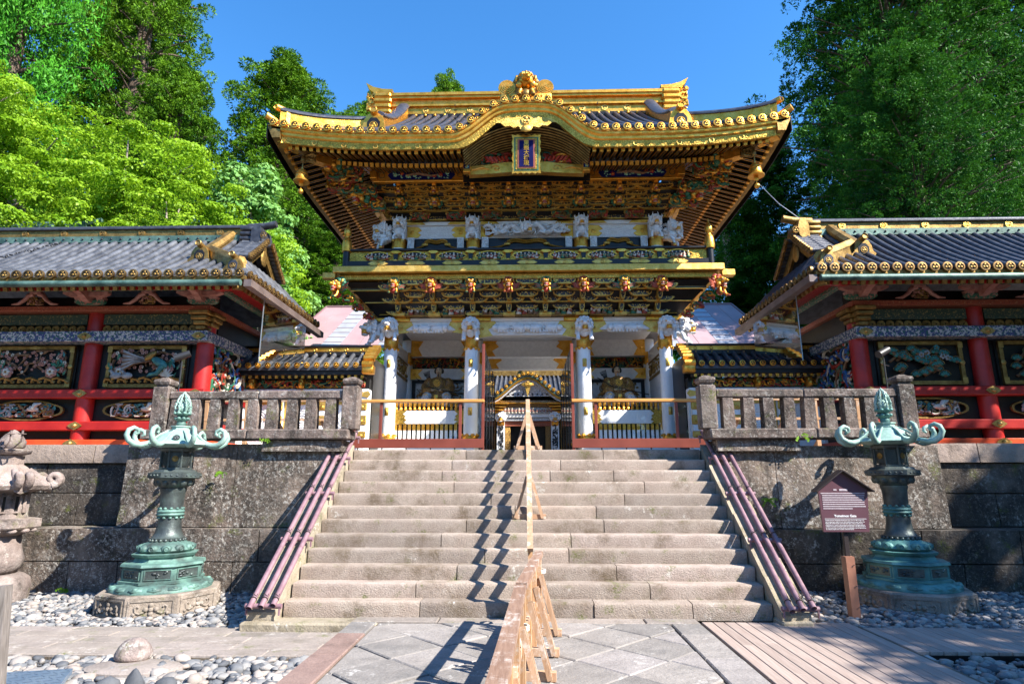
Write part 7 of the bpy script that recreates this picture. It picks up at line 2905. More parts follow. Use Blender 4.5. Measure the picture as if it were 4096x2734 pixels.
def wing(sx):
    t = thing('wing_wall', 'low tiled wing wall with gold curled ends, joining the %s gallery to the gate' % ('left' if sx < 0 else 'right'), 'wall', (sx * 5.2, 14.2, 2.16), 'wing walls beside the gate')
    S = lambda a, b: (min(sx * a, sx * b), max(sx * a, sx * b))
    a0, a1 = 3.72, 6.85
    x0, x1 = S(a0, a1)
    zr = lambda y: 4.17 + (y - 13.6) / 0.6 * 0.40
    mb = MB()
    mb.hexa([(x0, 13.6, 4.10), (x1, 13.6, 4.10), (x1, 14.2, 4.4), (x0, 14.2, 4.4), (x0, 13.6, 4.17), (x1, 13.6, 4.17), (x1, 14.2, 4.57), (x0, 14.2, 4.57)])
    mb.hexa([(x0, 14.2, 4.4), (x1, 14.2, 4.4), (x1, 14.8, 4.10), (x0, 14.8, 4.10), (x0, 14.2, 4.57), (x1, 14.2, 4.57), (x1, 14.8, 4.17), (x0, 14.8, 4.17)])
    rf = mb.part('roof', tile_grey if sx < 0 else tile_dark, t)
    n = 13
    for i in range(n):
        x = sx * (a0 + 0.22 + (a1 - a0 - 0.4) * i / (n - 1))
        mb = MB()
        mb.tube([(x, 13.57, 4.21), (x, 14.12, 4.575)], 0.055, 8)
        for q in range(1, 6):
            y = 13.58 + 0.09 * q
            mb.tube([(x, y, zr(y) + 0.046), (x, y + 0.02, zr(y + 0.02) + 0.046)], 0.06, 8)
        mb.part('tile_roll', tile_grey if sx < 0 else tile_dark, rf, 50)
        sub('tile_cap', TILE_CAP, rf, Tm(x, 13.555, 4.21) @ Sc(0.72, 1, 0.72))
    mb = MB()
    mb.mat(0).box(x0, x1, 14.06, 14.34, 4.53, 4.63)
    mb.mat(1).box(x0, x1, 14.08, 14.32, 4.63, 4.73)
    mb.mat(0).cbox(x0 - 0.01, x1 + 0.01, 14.05, 14.35, 4.73, 4.78, 0.01)
    rg3 = mb.part('ridge', [lacquer, gold], rf)
    mb = MB()
    for k in range(8):
        x = x0 + 0.25 + (x1 - x0 - 0.5) * k / 7
        mb.mat(0).ring((x, 14.075, 4.68), 0.035, 0.01, 12, 4)
        mb.ell((x, 14.055, 4.585), 0.018, 6, 4)
    mb.part('crests', gold_pale, rg3, 60)
    mb = MB()
    e0, e1 = S(3.70, 3.86)
    mb.box(e0, e1, 14.23, 15.33, 2.2, 4.5)
    mb.part('end_wall', lacquer, t)
    # curled gilt ends
    for a, d in ((a0 - 0.06, -1), (a1 + 0.02, 1)):
        mb = MB()
        X = sx * a
        for q in range(6):
            u = q / 5
            mb.tube([(X - 0.12, 13.52 + 0.62 * u, 4.22 + 0.5 * u ** 0.7), (X + 0.12, 13.52 + 0.62 * u, 4.22 + 0.5 * u ** 0.7)], 0.085, 10)
        mb.cbox(X - 0.13, X + 0.13, 13.48, 13.72, 4.0, 4.2, 0.02)
        mb.part('gilt_end', gold, rf, 50)
    # eave, rafters, frieze, wall
    mb = MB()
    mb.box(x0, x1, 13.64, 13.76, 4.0, 4.10)
    mb.part('eave_beam', lacquer, t)
    for k in range(20):
        x = x0 + 0.1 + (x1 - x0 - 0.2) * k / 19
        mb = MB()
        mb.mat(1).box(x - 0.032, x + 0.032, 13.68, 13.71, 3.93, 3.995)
        mb.mat(0).box(x - 0.028, x + 0.028, 13.71, 14.0, 3.93, 3.99)
        mb.part('rafter', [lacquer, gold], t)
    mb = MB()
    mb.box(x0, x1, 13.98, 14.2, 3.72, 3.95)
    fz = mb.part('carved_frieze', lacquer, t)
    mb = MB()
    tangle(mb, ((x0 + x1) / 2, 13.95, 3.83), ((x1 - x0) / 2 - 0.1, 0.05, 0.08), 110, 600 + sx, 4, 0.022)
    mb.part('relief', [gold, red_paint, gold_old, green_paint], fz, 70)
    for a in (a0 + 0.35, (a0 + a1) / 2, a1 - 0.4):
        mb = MB()
        mb.cbox(sx * a - 0.06, sx * a + 0.06, 13.8, 14.0, 3.72, 3.95, 0.02)
        mb.ell((sx * a, 13.8, 3.80), (0.06, 0.06, 0.09), 8, 5)
        mb.part('gilt_bracket', gold, t, 60)
    mb = MB()
    mb.cbox(x0, x1, 13.92, 14.22, 3.46, 3.71, 0.012)
    wb = mb.part('white_beam', white_relief, t)
    for a in (a0 + 0.2, (a0 + a1) / 2, a1 - 0.5):
        mb = MB()
        X = sx * a
        mb.prism([(X - 0.26, 3.58), (X - 0.2, 3.5), (X - 0.08, 3.53), (X, 3.48), (X + 0.08, 3.53), (X + 0.2, 3.5), (X + 0.26, 3.58), (X + 0.2, 3.66), (X + 0.08, 3.63), (X, 3.69), (X - 0.08, 3.63), (X - 0.2, 3.66)], 13.895, 13.915)
        mb.ell((X, 13.89, 3.58), (0.05, 0.035, 0.05), 10, 6)
        mb.part('gold_fitting', gold_pale, wb)
    mb = MB()
    mb.box(x0, x1, 14.05, 14.2, 2.2, 3.455)
    wl2 = mb.part('white_panel', white_relief, t)
    mb = MB()
    w_ = (x1 - x0)
    for k in range(3):
        xm = x0 + w_ * (k + 0.5) / 3
        for q in ((xm - 0.36, xm + 0.36, 3.36, 3.42), (xm - 0.36, xm + 0.36, 2.56, 2.62), (xm - 0.42, xm - 0.36, 2.56, 3.42), (xm + 0.36, xm + 0.42, 2.56, 3.42)):
            mb.box(q[0], q[1], 14.02, 14.049, q[2], q[3])
    mb.part('gold_frame', gold_pale, wl2)
    mb = MB()
    for k in range(3):
        xm = x0 + w_ * (k + 0.5) / 3
        for q in range(4):
            mb.ring((xm, 14.045, 3.0), 0.06 + 0.055 * q, 0.012, 18, 4)
    mb.part('carved_wave', white_relief, wl2, 60)
    for a in (a0 + 0.12, (2 * a0 + a1) / 3, (a0 + 2 * a1) / 3, a1 - 0.1):
        mb = MB()
        mb.mat(0).cbox(sx * a - 0.09, sx * a + 0.09, 13.9, 14.06, 2.2, 3.455, 0.012)
        for zz, hh in ((3.28, 0.15), (2.95, 0.17), (2.62, 0.10)):
            mb.mat(1).cbox(sx * a - 0.11, sx * a + 0.11, 13.88, 13.91, zz - hh / 2, zz + hh / 2 + 0.05, 0.02)
            mb.ell((sx * a, 13.88, zz), (0.045, 0.03, 0.045), 10, 6)
        mb.part('post', [white, gold_pale], t)


wing(-1)
wing(1)

# ------------------------------------------------------------------ red framed glass screens in front of the gate
for sx in (-1, 1):
    t = thing('glass_screen', '%s red framed glass screen with orange wooden handrail before the gate' % ('left' if sx < 0 else 'right'), 'screen', (sx * 2.2, 12.5, 2.16), 'glass screens before the gate')
    S = lambda a, b: (min(sx * a, sx * b), max(sx * a, sx * b))
    x0, x1 = S(0.9, 3.62)
    mb = MB()
    mb.cbox(x0, x1, 12.46, 12.54, 2.275, 2.46, 0.006)
    mb.part('bottom_board', screen_red, t)
    mb = MB()
    mb.cbox(x0, x1, 12.44, 12.56, 3.205, 3.27, 0.012)
    mb.part('handrail', screen_wood, t)
    for a in (0.93, 1.40, 3.05, 3.59):
        mb = MB()
        tall = a < 1
        xx = S(a - 0.03, a + 0.03)
        mb.cbox(xx[0], xx[1], 12.475, 12.525, 2.16 if tall else 2.46, 4.45 if tall else 3.204, 0.006)
        mb.part('post', screen_red, t)
    for a, b in ((0.97, 1.36), (1.44, 3.01), (3.09, 3.55)):
        mb = MB()
        xx = S(a, b)
        mb.box(xx[0], xx[1], 12.497, 12.503, 2.46, 3.204)
        mb.part('glass_pane', glass, t)
    # tall side panes running back to the gate
    for k in range(4):
        y0, y1 = 12.56 + 1.05 * k, 12.56 + 1.05 * (k + 1) - 0.02
        mb = MB()
        mb.box(sx * 0.93 - 0.004, sx * 0.93 + 0.004, y0, y1, 2.2, 4.42)
        mb.part('side_pane', dark_glass, t)
        mb = MB()
        mb.box(sx * 0.93 - 0.014, sx * 0.93 + 0.014, y1, y1 + 0.02, 2.16, 4.42)
        mb.part('pane_edge', iron_dark, t)
    mb = MB()
    for k in range(6):
        xx = sx * (1.0 + 0.5 * k)
        mb.box(xx - 0.012, xx + 0.012, 12.49, 12.51, 2.16, 2.275)
    mb.part('foot', iron_dark, t)
# timber guard frames on the terrace behind the balustrades
for sx in (-1, 1):
    t = thing('timber_guard', 'orange timber guard frame behind the %s stone balustrade' % ('left' if sx < 0 else 'right'), 'guard frame', (sx * 5, 11.6, 2.16), 'timber guards')
    S = lambda a, b: (min(sx * a, sx * b), max(sx * a, sx * b))
    x0, x1 = S(3.7, 6.3)
    for z in (3.12, 2.75):
        mb = MB()
        mb.box(x0, x1, 11.57, 11.63, z, z + 0.045)
        mb.part('rail', fence_wood, t)
    for a in (3.75, 4.6, 5.45, 6.25):
        mb = MB()
        mb.box(sx * a - 0.035, sx * a + 0.035, 11.575, 11.625, 2.15, 3.12)
        mb.part('post', fence_wood, t)
        mb = MB()
        mb.beam((sx * a, 11.9, 2.17), (sx * a + sx * 0.25, 11.64, 2.75), 0.04, 0.05)
        mb.part('brace', fence_wood, t)

# acrylic sheets at the galleries and floodlights on thin stands
for sx in (-1, 1):
    lr = 'left' if sx < 0 else 'right'
    t = thing('clear_sheet', 'clear plastic sheet hanging from the %s gallery eave over the wing roof' % lr, 'plastic sheet', (sx * 5.15, 12.3, 4.5), 'clear sheets at the galleries')
    mb = MB()
    p = [(sx * 5.45, 11.9, 4.0), (sx * 5.15, 13.5, 4.25), (sx * 5.15, 13.5, 5.1), (sx * 5.45, 11.9, 5.25)]
    q = [(a + 0.006, b, c) for a, b, c in p]
    mb.hexa([p[0], p[1], (p[1][0] + 0.006, p[1][1], p[1][2]), (p[0][0] + 0.006, p[0][1], p[0][2]), p[3], p[2], (p[2][0] + 0.006, p[2][1], p[2][2]), (p[3][0] + 0.006, p[3][1], p[3][2])])
    mb.part('sheet', acrylic, t)
    mb = MB()
    mb.beam((sx * 5.45, 11.89, 3.95), (sx * 5.45, 11.89, 5.28), 0.016, 0.016)
    mb.part('edge_strip', galvanised, t)
    t = thing('floodlight', 'black floodlight on a thin pole before the %s gallery panel' % lr, 'floodlight', (sx * 6.6, 11.2, 2.27), 'floodlights at the galleries')
    mb = MB()
    mb.tube([(sx * 6.62, 11.2, 2.27), (sx * 6.62, 11.2, 3.85)], 0.015, 6)
    mb.lathe([(0.1, 0), (0.1, 0.015), (0.02, 0.03)], 12, (sx * 6.62, 11.2, 2.27))
    mb.part('pole', iron_dark, t)
    mb = MB()
    d = sx * (-1 if sx > 0 else -1)
    mb.tube([(sx * 6.62 - 0.12, 11.14, 3.90), (sx * 6.62 + 0.12, 11.24, 4.02)], [0.07, 0.065], 12)
    mb.tube([(sx * 6.62, 11.2, 3.85), (sx * 6.62 - 0.06, 11.2, 3.75), (sx * 6.62 + 0.08, 11.2, 3.7)], 0.008, 5)
    mb.part('lamp_head', iron_dark, t, 50)

# ------------------------------------------------------------------ seated archers in the side bays


def archer(sx, lab, beard):
    X, Y, Z = sx * 2.5, 16.75, 3.56
    t = thing('seated_statue', lab, 'statue', (X, Y, Z), 'seated guardian statues in the gate bays')
    T0 = Tm(X, Y, Z) @ Sc(1.12, 1.12, 1.12)
    mb = MB().at(T0)
    # robe: one body from hem to shoulders, sleeves spreading to both sides
    mb.mat(0).lathe([(0.30, 0.16), (0.34, 0.24), (0.27, 0.40), (0.24, 0.55), (0.25, 0.66), (0.20, 0.74), (0.085, 0.785), (0.07, 0.80)], 18)
    for s in (-1, 1):
        mb.ell((s * 0.235, -0.02, 0.63), (0.14, 0.13, 0.14), 12, 7)
        mb.tube([(s * 0.24, -0.02, 0.64), (s * 0.31, -0.08, 0.50), (s * 0.27, -0.2, 0.42), (s * 0.12, -0.29, 0.41)], [0.12, 0.125, 0.11, 0.075], 10)
        mb.tube([(s * 0.26, -0.12, 0.45), (s * 0.38, -0.12, 0.36), (s * 0.52, -0.10, 0.30)], [0.13, 0.11, 0.02], 10, True, 0.5)
    body = mb.part('robe', robe_gold, t, 60)
    rm = body.modifiers.new('merge', 'REMESH')
    rm.mode = 'VOXEL'
    rm.voxel_size = 0.018
    rm.use_smooth_shade = True
    mb = MB().at(T0)
    for s in (-1, 1):
        mb.tube([(s * 0.12, -0.05, 0.22), (s * 0.25, -0.28, 0.27), (s * 0.27, -0.37, 0.20), (s * 0.24, -0.37, 0.02)], [0.13, 0.12, 0.11, 0.10], 10)
        mb.ell((s * 0.24, -0.43, 0.0), (0.07, 0.11, 0.04), 8, 5)
    mb.part('trousers', robe_check, t, 60)
    mb = MB().at(T0)
    mb.lathe([(0.05, 0.78), (0.055, 0.86)], 10)
    mb.ell((0, -0.01, 0.935), (0.078, 0.09, 0.105), 14, 9)
    mb.ell((0, -0.10, 0.925), (0.014, 0.022, 0.024), 8, 5)
    mb.ell((0, -0.03, 0.855), (0.05, 0.055, 0.035), 8, 5)
    for s in (-1, 1):
        mb.ell((s * 0.08, 0.0, 0.93), (0.012, 0.022, 0.032), 8, 5)
        mb.ell((s * 0.035, -0.075, 0.905), (0.024, 0.02, 0.02), 8, 5)
    head = mb.part('head', skin_paint, t, 70)
    mb = MB().at(T0)
    for s in (-1, 1):
        mb.mat(1).ell((s * 0.03, -0.09, 0.948), (0.018, 0.008, 0.008), 8, 4)
        mb.mat(0).ell((s * 0.03, -0.097, 0.948), (0.007, 0.005, 0.007), 6, 4)
        mb.tube([(s * 0.012, -0.096, 0.968), (s * 0.032, -0.096, 0.974), (s * 0.055, -0.085, 0.965)], 0.005, 5)
        mb.tube([(0, -0.105, 0.897), (s * 0.025, -0.1, 0.89), (s * 0.04, -0.09, 0.875)], [0.007, 0.006, 0.002], 5)
        mb.ell((s * 0.085, 0.02, 0.945), (0.04, 0.06, 0.065), 10, 6)
    mb.mat(2).ell((0, -0.096, 0.882), (0.018, 0.006, 0.006), 6, 4)
    mb.mat(3).tube([(0, -0.088, 0.858), (0, -0.098, 0.82), (0, -0.095, 0.765)], [0.02, 0.022, 0.004], 8)
    mb.mat(0).ell((0, 0.02, 0.985), (0.082, 0.092, 0.06), 12, 6)
    mb.part('face_and_hair', [hair_paint, cream_paint, red_paint, grey_paint if beard else hair_paint], head, 70)
    mb = MB().at(T0)
    mb.ell((0, 0.02, 1.035), (0.075, 0.085, 0.035), 12, 6)
    mb.lathe([(0.035, 1.04), (0.03, 1.12), (0.02, 1.2), (0.0, 1.21)], 10, (0, 0.04, 0))
    mb.part('hat', lacquer, t, 60)
    # hands: palm, four fingers and thumb round the bow
    for s in (-1, 1):
        mb = MB().at(T0 @ Tm(s * 0.10, -0.31, 0.415))
        mb.ell((0, 0, 0), (0.036, 0.032, 0.024), 8, 5)
        for q in range(4):
            x = -0.024 + 0.016 * q
            L_ = (0.034, 0.04, 0.038, 0.03)[q]
            mb.tube([(x, -0.02, 0.008), (x, -0.02 - L_ * 0.7, 0.012), (x, -0.02 - L_, -0.006), (x, -0.02 - L_ * 0.7, -0.022)], [0.0085, 0.008, 0.0075, 0.006], 6)
        mb.tube([(-s * 0.03, 0.0, 0.01), (-s * 0.048, -0.022, 0.014), (-s * 0.042, -0.045, 0.004)], [0.011, 0.009, 0.007], 6)
        mb.part('hand', skin_paint, t, 70)
    mb = MB().at(T0)
    mb.tube([(-0.52, -0.26, 0.72), (-0.2, -0.36, 0.5), (0.12, -0.36, 0.41), (0.4, -0.34, 0.36), (0.72, -0.26, 0.30)], 0.012, 6)
    mb.part('bow', lacquer, t)
    mb = MB().at(T0)
    for q in range(6):
        mb.tube([(-0.2 - 0.0 * q, 0.10, 0.6), (-0.27 - 0.028 * q, 0.12, 0.98 - 0.012 * q)], 0.009, 5)
        mb.beam((-0.25 - 0.024 * q, 0.115, 0.88 - 0.01 * q), (-0.27 - 0.028 * q, 0.12, 0.98 - 0.012 * q), 0.03, 0.006)
    mb.part('arrows', lacquer, t)
    mb = MB().at(T0)
    mb.ring((0, -0.285, 0.6), 0.075, 0.011, 16, 5)
    mb.ring((0, -0.285, 0.6), 0.04, 0.011, 12, 5)
    mb.cbox(-0.05, 0.05, -0.40, -0.37, 0.16, 0.30, 0.01)
    for s in (-1, 1):
        mb.ring((s * 0.25, -0.40, 0.26), 0.05, 0.012, 12, 5)
    mb.part('gold_emblem', gold, t, 60)


archer(-1, 'seated statue with black beard and dark gold robe in left gate bay', False)
archer(1, 'seated statue with grey beard and dark gold robe in right gate bay', True)

# ------------------------------------------------------------------ inner gate seen through the passage
t = thing('inner_gate', 'small white gate with curved gable seen through the passage', 'gate', (0, 32, 2.15))
YK = 32.0
for x in (-1.42, 1.42):
    mb = MB()
    mb.mat(0).box(x - 0.2, x + 0.2, YK - 0.2, YK + 0.2, 2.15, 4.7)
    tangle(mb.mat(0), (x, YK - 0.21, 3.6), (0.13, 0.03, 0.9), 0, 1, 1)
    kp = mb.part('white_pillar', white, t)
    mb = MB()
    tangle(mb, (x, YK - 0.21, 3.6), (0.12, 0.03, 0.95), 26, 900 + int(x), 1, 0.034)
    mb.part('dark_dragon', iron_dark, kp, 70)
    sub('head', WHITE_HEAD, kp, Tm(x, YK - 0.3, 4.72) @ Sc(1.3, 1.3, 1.3))
    mb = MB()
    mb.cbox(x * 1.3 - 0.12, x * 1.3 + 0.12, YK - 0.1, YK + 0.2, 2.15, 4.9, 0.03)
    mb.cbox(x - 0.19, x + 0.19, YK - 0.24, YK - 0.2, 4.35, 4.6, 0.04)
    mb.part('gold_post', gold, t)
    for q in range(4):
        mb = MB()
        w = 0.22 + 0.12 * q
        mb.cbox(x * 1.12 - w, x * 1.12 + w, YK - 0.4 - 0.1 * q, YK, 5.0 + 0.14 * q, 5.1 + 0.14 * q, 0.03)
        mb.part('gold_bracket', gold, t)
mb = MB()
mb.box(-2.2, 2.2, YK + 0.3, YK + 0.5, 2.15, 6.4)
mb.part('dark_inside', lacquer, t)
for s in (-1, 1):
    mb = MB()
    x0, x1 = sorted((s * 0.92, s * 1.2))
    mb.box(x0, x1, YK + 0.05, YK + 0.12, 2.15, 4.35)
    mb.part('door_leaf', robe_gold, t)
for z0, z1, m, yy in ((4.35, 4.6, pattern_red, 0.0), (4.62, 4.78, ink_ornament, -0.12), (4.8, 4.98, white, -0.2), (5.0, 5.3, ink_ornament, -0.2), (5.32, 5.5, robe_gold, -0.25), (5.5, 5.56, gold, -0.36), (5.57, 5.85, ink_ornament, -0.3)):
    mb = MB()
    mb.box(-1.62, 1.62, YK + yy, YK + 0.28, z0, z1)
    mb.part('carved_beam', m, t)
mb = MB()
for k in range(14):
    sub('carved_figure', FIG[3], t, Tm(-1.2 + 2.4 * k / 13, YK - 0.25, 5.0) @ Sc(0.25, 0.25, 0.28))
zk = lambda x: 5.75 + 1.12 * (0.5 + 0.5 * math.cos(PI * min(1, abs(x) / 1.95)))
mb = MB()
xs = [-1.95 + 3.9 * k / 40 for k in range(41)]
mb.add([(x, YK - 0.4, zk(x) - 0.1) for x in xs] + [(1.9, YK - 0.4, 5.86), (-1.9, YK - 0.4, 5.86)], [tuple(range(43))[::-1]])
mb.part('gable_relief', ink_ornament, t)
mb = MB()
for lo, hi, y, mi in ((-0.02, 0.10, -0.75, 0), (-0.14, -0.02, -0.7, 1), (-0.25, -0.15, -0.62, 2)):
    mb.mat(mi).loft([[(x, YK + y, zk(x) + lo), (x, YK + y, zk(x) + hi), (x, YK + 0.2, zk(x) + hi), (x, YK + 0.2, zk(x) + lo)] for x in xs], True)
kr = mb.part('curved_gable', [copper_green, gold, ink_ornament], t, 40)
for k in range(17):
    x = -1.8 + 3.6 * k / 16
    mb = MB()
    mb.tube([(x, YK - 0.78, zk(x) + 0.16), (x, YK + 0.9, zk(x) + 0.5)], 0.075, 8)
    mb.part('tile_roll', tile_grey, kr, 50)
    sub('tile_cap', TILE_CAP, kr, Tm(x, YK - 0.8, zk(x) + 0.16) @ Sc(1.1, 1, 1.1))
mb = MB()
mb.add([(-4.5, YK - 0.4, 5.9), (4.5, YK - 0.4, 5.9), (4.2, YK + 1.5, 7.25), (-4.2, YK + 1.5, 7.25)], [(0, 1, 2, 3)])
kr2 = mb.part('main_roof', tile_dark, t)
for k in range(35):
    x = -4.3 + 8.6 * k / 34
    mb = MB()
    mb.tube([(x, YK - 0.42, 5.95), (x * 0.95, YK + 1.45, 7.28)], 0.06, 6)
    mb.part('tile_roll', tile_grey, kr2)
mb = MB()
mb.cbox(-4.2, 4.2, YK + 1.35, YK + 1.7, 7.22, 7.55, 0.04)
mb.cbox(-0.4, 0.4, YK + 1.2, YK + 1.7, 7.2, 7.7, 0.08)
mb.part('gold_ridge', gold_old, kr2)
mb = MB()
mb.ell((0, YK - 0.66, 6.45), (0.35, 0.05, 0.12), 10, 5)
mb.prism([(-0.16, 6.4), (0, 5.8), (0.16, 6.4)], YK - 0.66, YK - 0.6)
mon(mb, (0, YK - 0.72, 6.5), 0.13, Matrix.Identity(4))
mb.part('gold_pendant', gold_pale, kr)

# ------------------------------------------------------------------ mauve shelter roofs behind the galleries
for sx in (-1, 1):
    t = thing('shelter_roof', ('pinkish sunlit shelter roof with pale strips behind the left gallery', 'blue shaded shelter roof with pale strips behind the right gallery')[sx > 0], 'roof', (sx * 6.5, 21, 6), 'shelter roofs behind the galleries')
    A = lambda u, v: Vector((sx * (4.6 + 5.6 * u - 0.6 * u * v), 24.0 + 3.6 * v, 6.9 + 2.75 * v))
    for k in range(7):
        u0, u1 = k / 7, (k + 1) / 7 - 0.004
        strip = k in (1, 4)
        mb = MB()
        p = [A(u0, 0), A(u1, 0), A(u1, 1), A(u0, 1)]
        d = Vector((0, -0.02, -0.04))
        mb.hexa([q + d for q in p] + p)
        mb.part('translucent_strip' if strip else 'roof_sheet', shelter_strip if strip else shelter_pink, t)
        if strip:
            for q in range(1, 9):
                mb = MB()
                mb.beam(A(u0, q / 9) + Vector((0, 0, 0.006)), A(u1, q / 9) + Vector((0, 0, 0.006)), 0.03, 0.02)
                mb.part('lath', shelter_edge, t)
    mb = MB()
    mb.beam(A(0, 1) + Vector((0, 0, 0.03)), A(1.0, 1) + Vector((0, 0, 0.03)), 0.1, 0.07)
    mb.beam(A(1.0, 0) + Vector((0, 0, 0.0)), A(1.0, 1), 0.08, 0.1)
    mb.part('edge_trim', shelter_edge, t)
    for u in (0.1, 0.9):
        mb = MB()
        q = A(u, 0.9)
        mb.box(q.x - 0.06, q.x + 0.06, q.y - 0.06, q.y + 0.06, 2.14, q.z - 0.1)
        q = A(u, 0.05)
        mb.box(q.x - 0.06, q.x + 0.06, q.y - 0.06, q.y + 0.06, 2.14, q.z - 0.1)
        mb.part('post', shelter_edge, t)

# hall roof just showing over the left gallery ridge
t = thing('hall_roof', 'dark tiled roof ridge peeping over the left gallery roof', 'roof', (-20, 20, 2.2))
mb = MB()
mb.hexa([(-30, 17, 8.2), (-16, 17, 8.2), (-16.2, 20, 10.45), (-30, 20, 10.45), (-30, 17, 8.35), (-16, 17, 8.35), (-16.2, 20, 10.6), (-30, 20, 10.6)])
mb.box(-30, -16.5, 17.5, 22.5, 2.15, 8.2)
mb.part('roof_slope', tile_dark, t)
mb = MB()
mb.mat(0).box(-30, -15.9, 19.85, 20.15, 10.45, 10.62)
mb.tube([(-30, 20, 10.66), (-15.9, 20, 10.66), (-15.4, 20, 10.78)], 0.10, 8)
mb.part('ridge', copper_green, t)

# ------------------------------------------------------------------ trees


def spray_mesh(name, C, Rr, per, size, mats, seed, up=0.35, flat=0.7, leafy=False, hang=0.0):
    """foliage: per small folded sprays on the shell of each tuft; C tuft centres, Rr tuft radii"""
    g = np.random.default_rng(seed)
    n = len(C)
    N = n * per
    d = g.normal(0, 1, (N, 3))
    d[:, 2] += up * 1.5
    d /= np.linalg.norm(d, axis=1, keepdims=True)
    rr = np.repeat(Rr, per) * np.cbrt(g.uniform(0.3, 1.0, N))
    P = np.repeat(C, per, 0) + d * rr[:, None] * np.array([1, 1, flat])
    nrm = d * 1.2 + g.normal(0, 0.42, (N, 3)) + np.array([0, 0, up])
    nrm /= np.linalg.norm(nrm, axis=1, keepdims=True)
    t = np.cross(nrm, g.normal(0, 1, (N, 3)))
    t /= np.linalg.norm(t, axis=1, keepdims=True)
    if not leafy and not hang:
        t = d * 0.9 + g.normal(0, 0.5, (N, 3))
        t /= np.linalg.norm(t, axis=1, keepdims=True)
        b = np.cross(t, g.normal(0, 1, (N, 3)))
        b /= np.linalg.norm(b, axis=1, keepdims=True)
        nrm = np.cross(t, b)
    if hang:
        t = t * (1 - hang) + np.array([0, 0, -1.0]) * hang
        t /= np.linalg.norm(t, axis=1, keepdims=True)
    b = np.cross(nrm, t)
    s = size * g.uniform(0.65, 1.35, N)[:, None]
    if leafy:
        V = np.stack([P - t * s * 0.5, P + b * s * 0.30, P + t * s * 0.5 - nrm * s * 0.12, P - b * s * 0.30], 1)
    else:
        V = np.stack([P - t * s * 0.55, P + b * s * 0.2 + nrm * s * 0.08, P + t * s * 0.6, P - b * s * 0.2 + nrm * s * 0.08], 1)
    F = np.arange(N * 4).reshape(N, 4)
    return quick_mesh(name, V.reshape(-1, 3), F, mats, False)


def limbs_mesh(trunk, limbs, mat_, name='trunk'):
    mb = MB()
    mb.tube(*trunk, 9)
    for pts, r_ in limbs:
        mb.tube(pts, r_, 6)
    return mb.mesh(name, mat_, 60)


def conifer(seed, H, R0, z0f, tufts, per, size, leaf, tuft=0.62, top=0.2, profile=None, barkm=None, hang=0.0, droop=0.0, flat=0.8):
    """tall conifer: tapered trunk, whorled limbs ending in rounded tufts; returns (trunk mesh, crown mesh)"""
    g = random.Random(seed)
    C, Rr, limbs = [], [], []
    prof = profile or (lambda u: (1 - u) ** 0.75 * (0.35 + 0.65 * min(1, u / 0.2)) + top * 0.3)
    nb = tufts // 7
    for k in range(nb):
        u = (k + g.random()) / nb
        z = H * (z0f + (1 - z0f) * u * 0.98)
        a = k * 2.399 + g.uniform(-0.4, 0.4)
        L_ = R0 * prof(u) * g.uniform(0.62, 1.12)
        tip = Vector((math.cos(a) * L_, math.sin(a) * L_, z + L_ * (0.12 - droop)))
        base = Vector((0, 0, z - L_ * 0.15))
        if L_ > 0.5:
            limbs.append(([base, base.lerp(tip, 0.5) + Vector((0, 0, 0.06 * L_)), tip], [0.05 + 0.016 * L_, 0.035 + 0.008 * L_, 0.015]))
        for q in range(7):
            v = 0.42 + 0.62 * (q + g.random()) / 7
            sp = 0.28 * L_ * (1.1 - 0.4 * v) + 0.15
            c = base.lerp(tip, v) + Vector((g.uniform(-1.2, 1.2) * sp, g.uniform(-1.2, 1.2) * sp, g.uniform(-0.5, 0.8) * sp))
            C.append(c[:])
            Rr.append(tuft * g.uniform(0.6, 1.3))
    for q in range(8):
        C.append((g.uniform(-0.3, 0.3) * R0 * 0.15, g.uniform(-0.3, 0.3) * R0 * 0.15, H * (0.95 + 0.01 * q)))
        Rr.append(tuft * 0.8)
    crown = spray_mesh('crown', np.array(C), np.array(Rr), per, size, leaf, seed, 0.3, flat, False, hang)
    rt = H * 0.016 + 0.12
    trunk = limbs_mesh(([(0, 0, -0.5), (0, 0, H * 0.3), (0.05, 0, H * 0.7), (0, 0, H * 0.97)], [rt * 1.25, rt, rt * 0.6, 0.04]), limbs, barkm or bark)
    return trunk, crown


def broadleaf(seed, blobs, per_blob, per, size, leaf, stems, barkm=None, flat=0.5, tuft=0.5):
    """spreading broadleaf tree: layered sprays of leaves inside several crown masses (x, y, z, rx, ry, rz)"""
    g = random.Random(seed)
    C, Rr, limbs = [], [], []
    for x, y, z, rx, ry, rz in blobs:
        for k in range(per_blob):
            while True:
                p = Vector((g.gauss(0, 1), g.gauss(0, 1), g.gauss(0, 1))).normalized() * g.uniform(0.55, 1.0) ** 0.6
                if p.z > -0.65:
                    break
            C.append((x + p.x * rx, y + p.y * ry, z + p.z * rz))
            Rr.append(tuft * g.uniform(0.6, 1.35))
        b = Vector(stems[0]).lerp(Vector((x, y, z)), 0.35)
        limbs.append(([Vector(stems[0]), Vector((b.x, b.y, (b.z + z) / 2)), Vector((x, y, z))], [stems[1], stems[1] * 0.6, 0.05]))
        for k in range(5):
            e_ = Vector((x + g.uniform(-0.8, 0.8) * rx, y + g.uniform(-0.8, 0.8) * ry, z + g.uniform(-0.3, 0.8) * rz))
            limbs.append(([Vector((x, y, z - rz * 0.5)), Vector((x, y, z)).lerp(e_, 0.5), e_], [0.07, 0.05, 0.02]))
    crown = spray_mesh('crown', np.array(C), np.array(Rr), per, size, leaf, seed, 0.55, flat, True)
    trunk = limbs_mesh(([Vector((stems[0][0], stems[0][1], -0.5)), Vector(stems[0])], [stems[1] * 1.3, stems[1]]), limbs, barkm or bark_pale)
    return trunk, crown


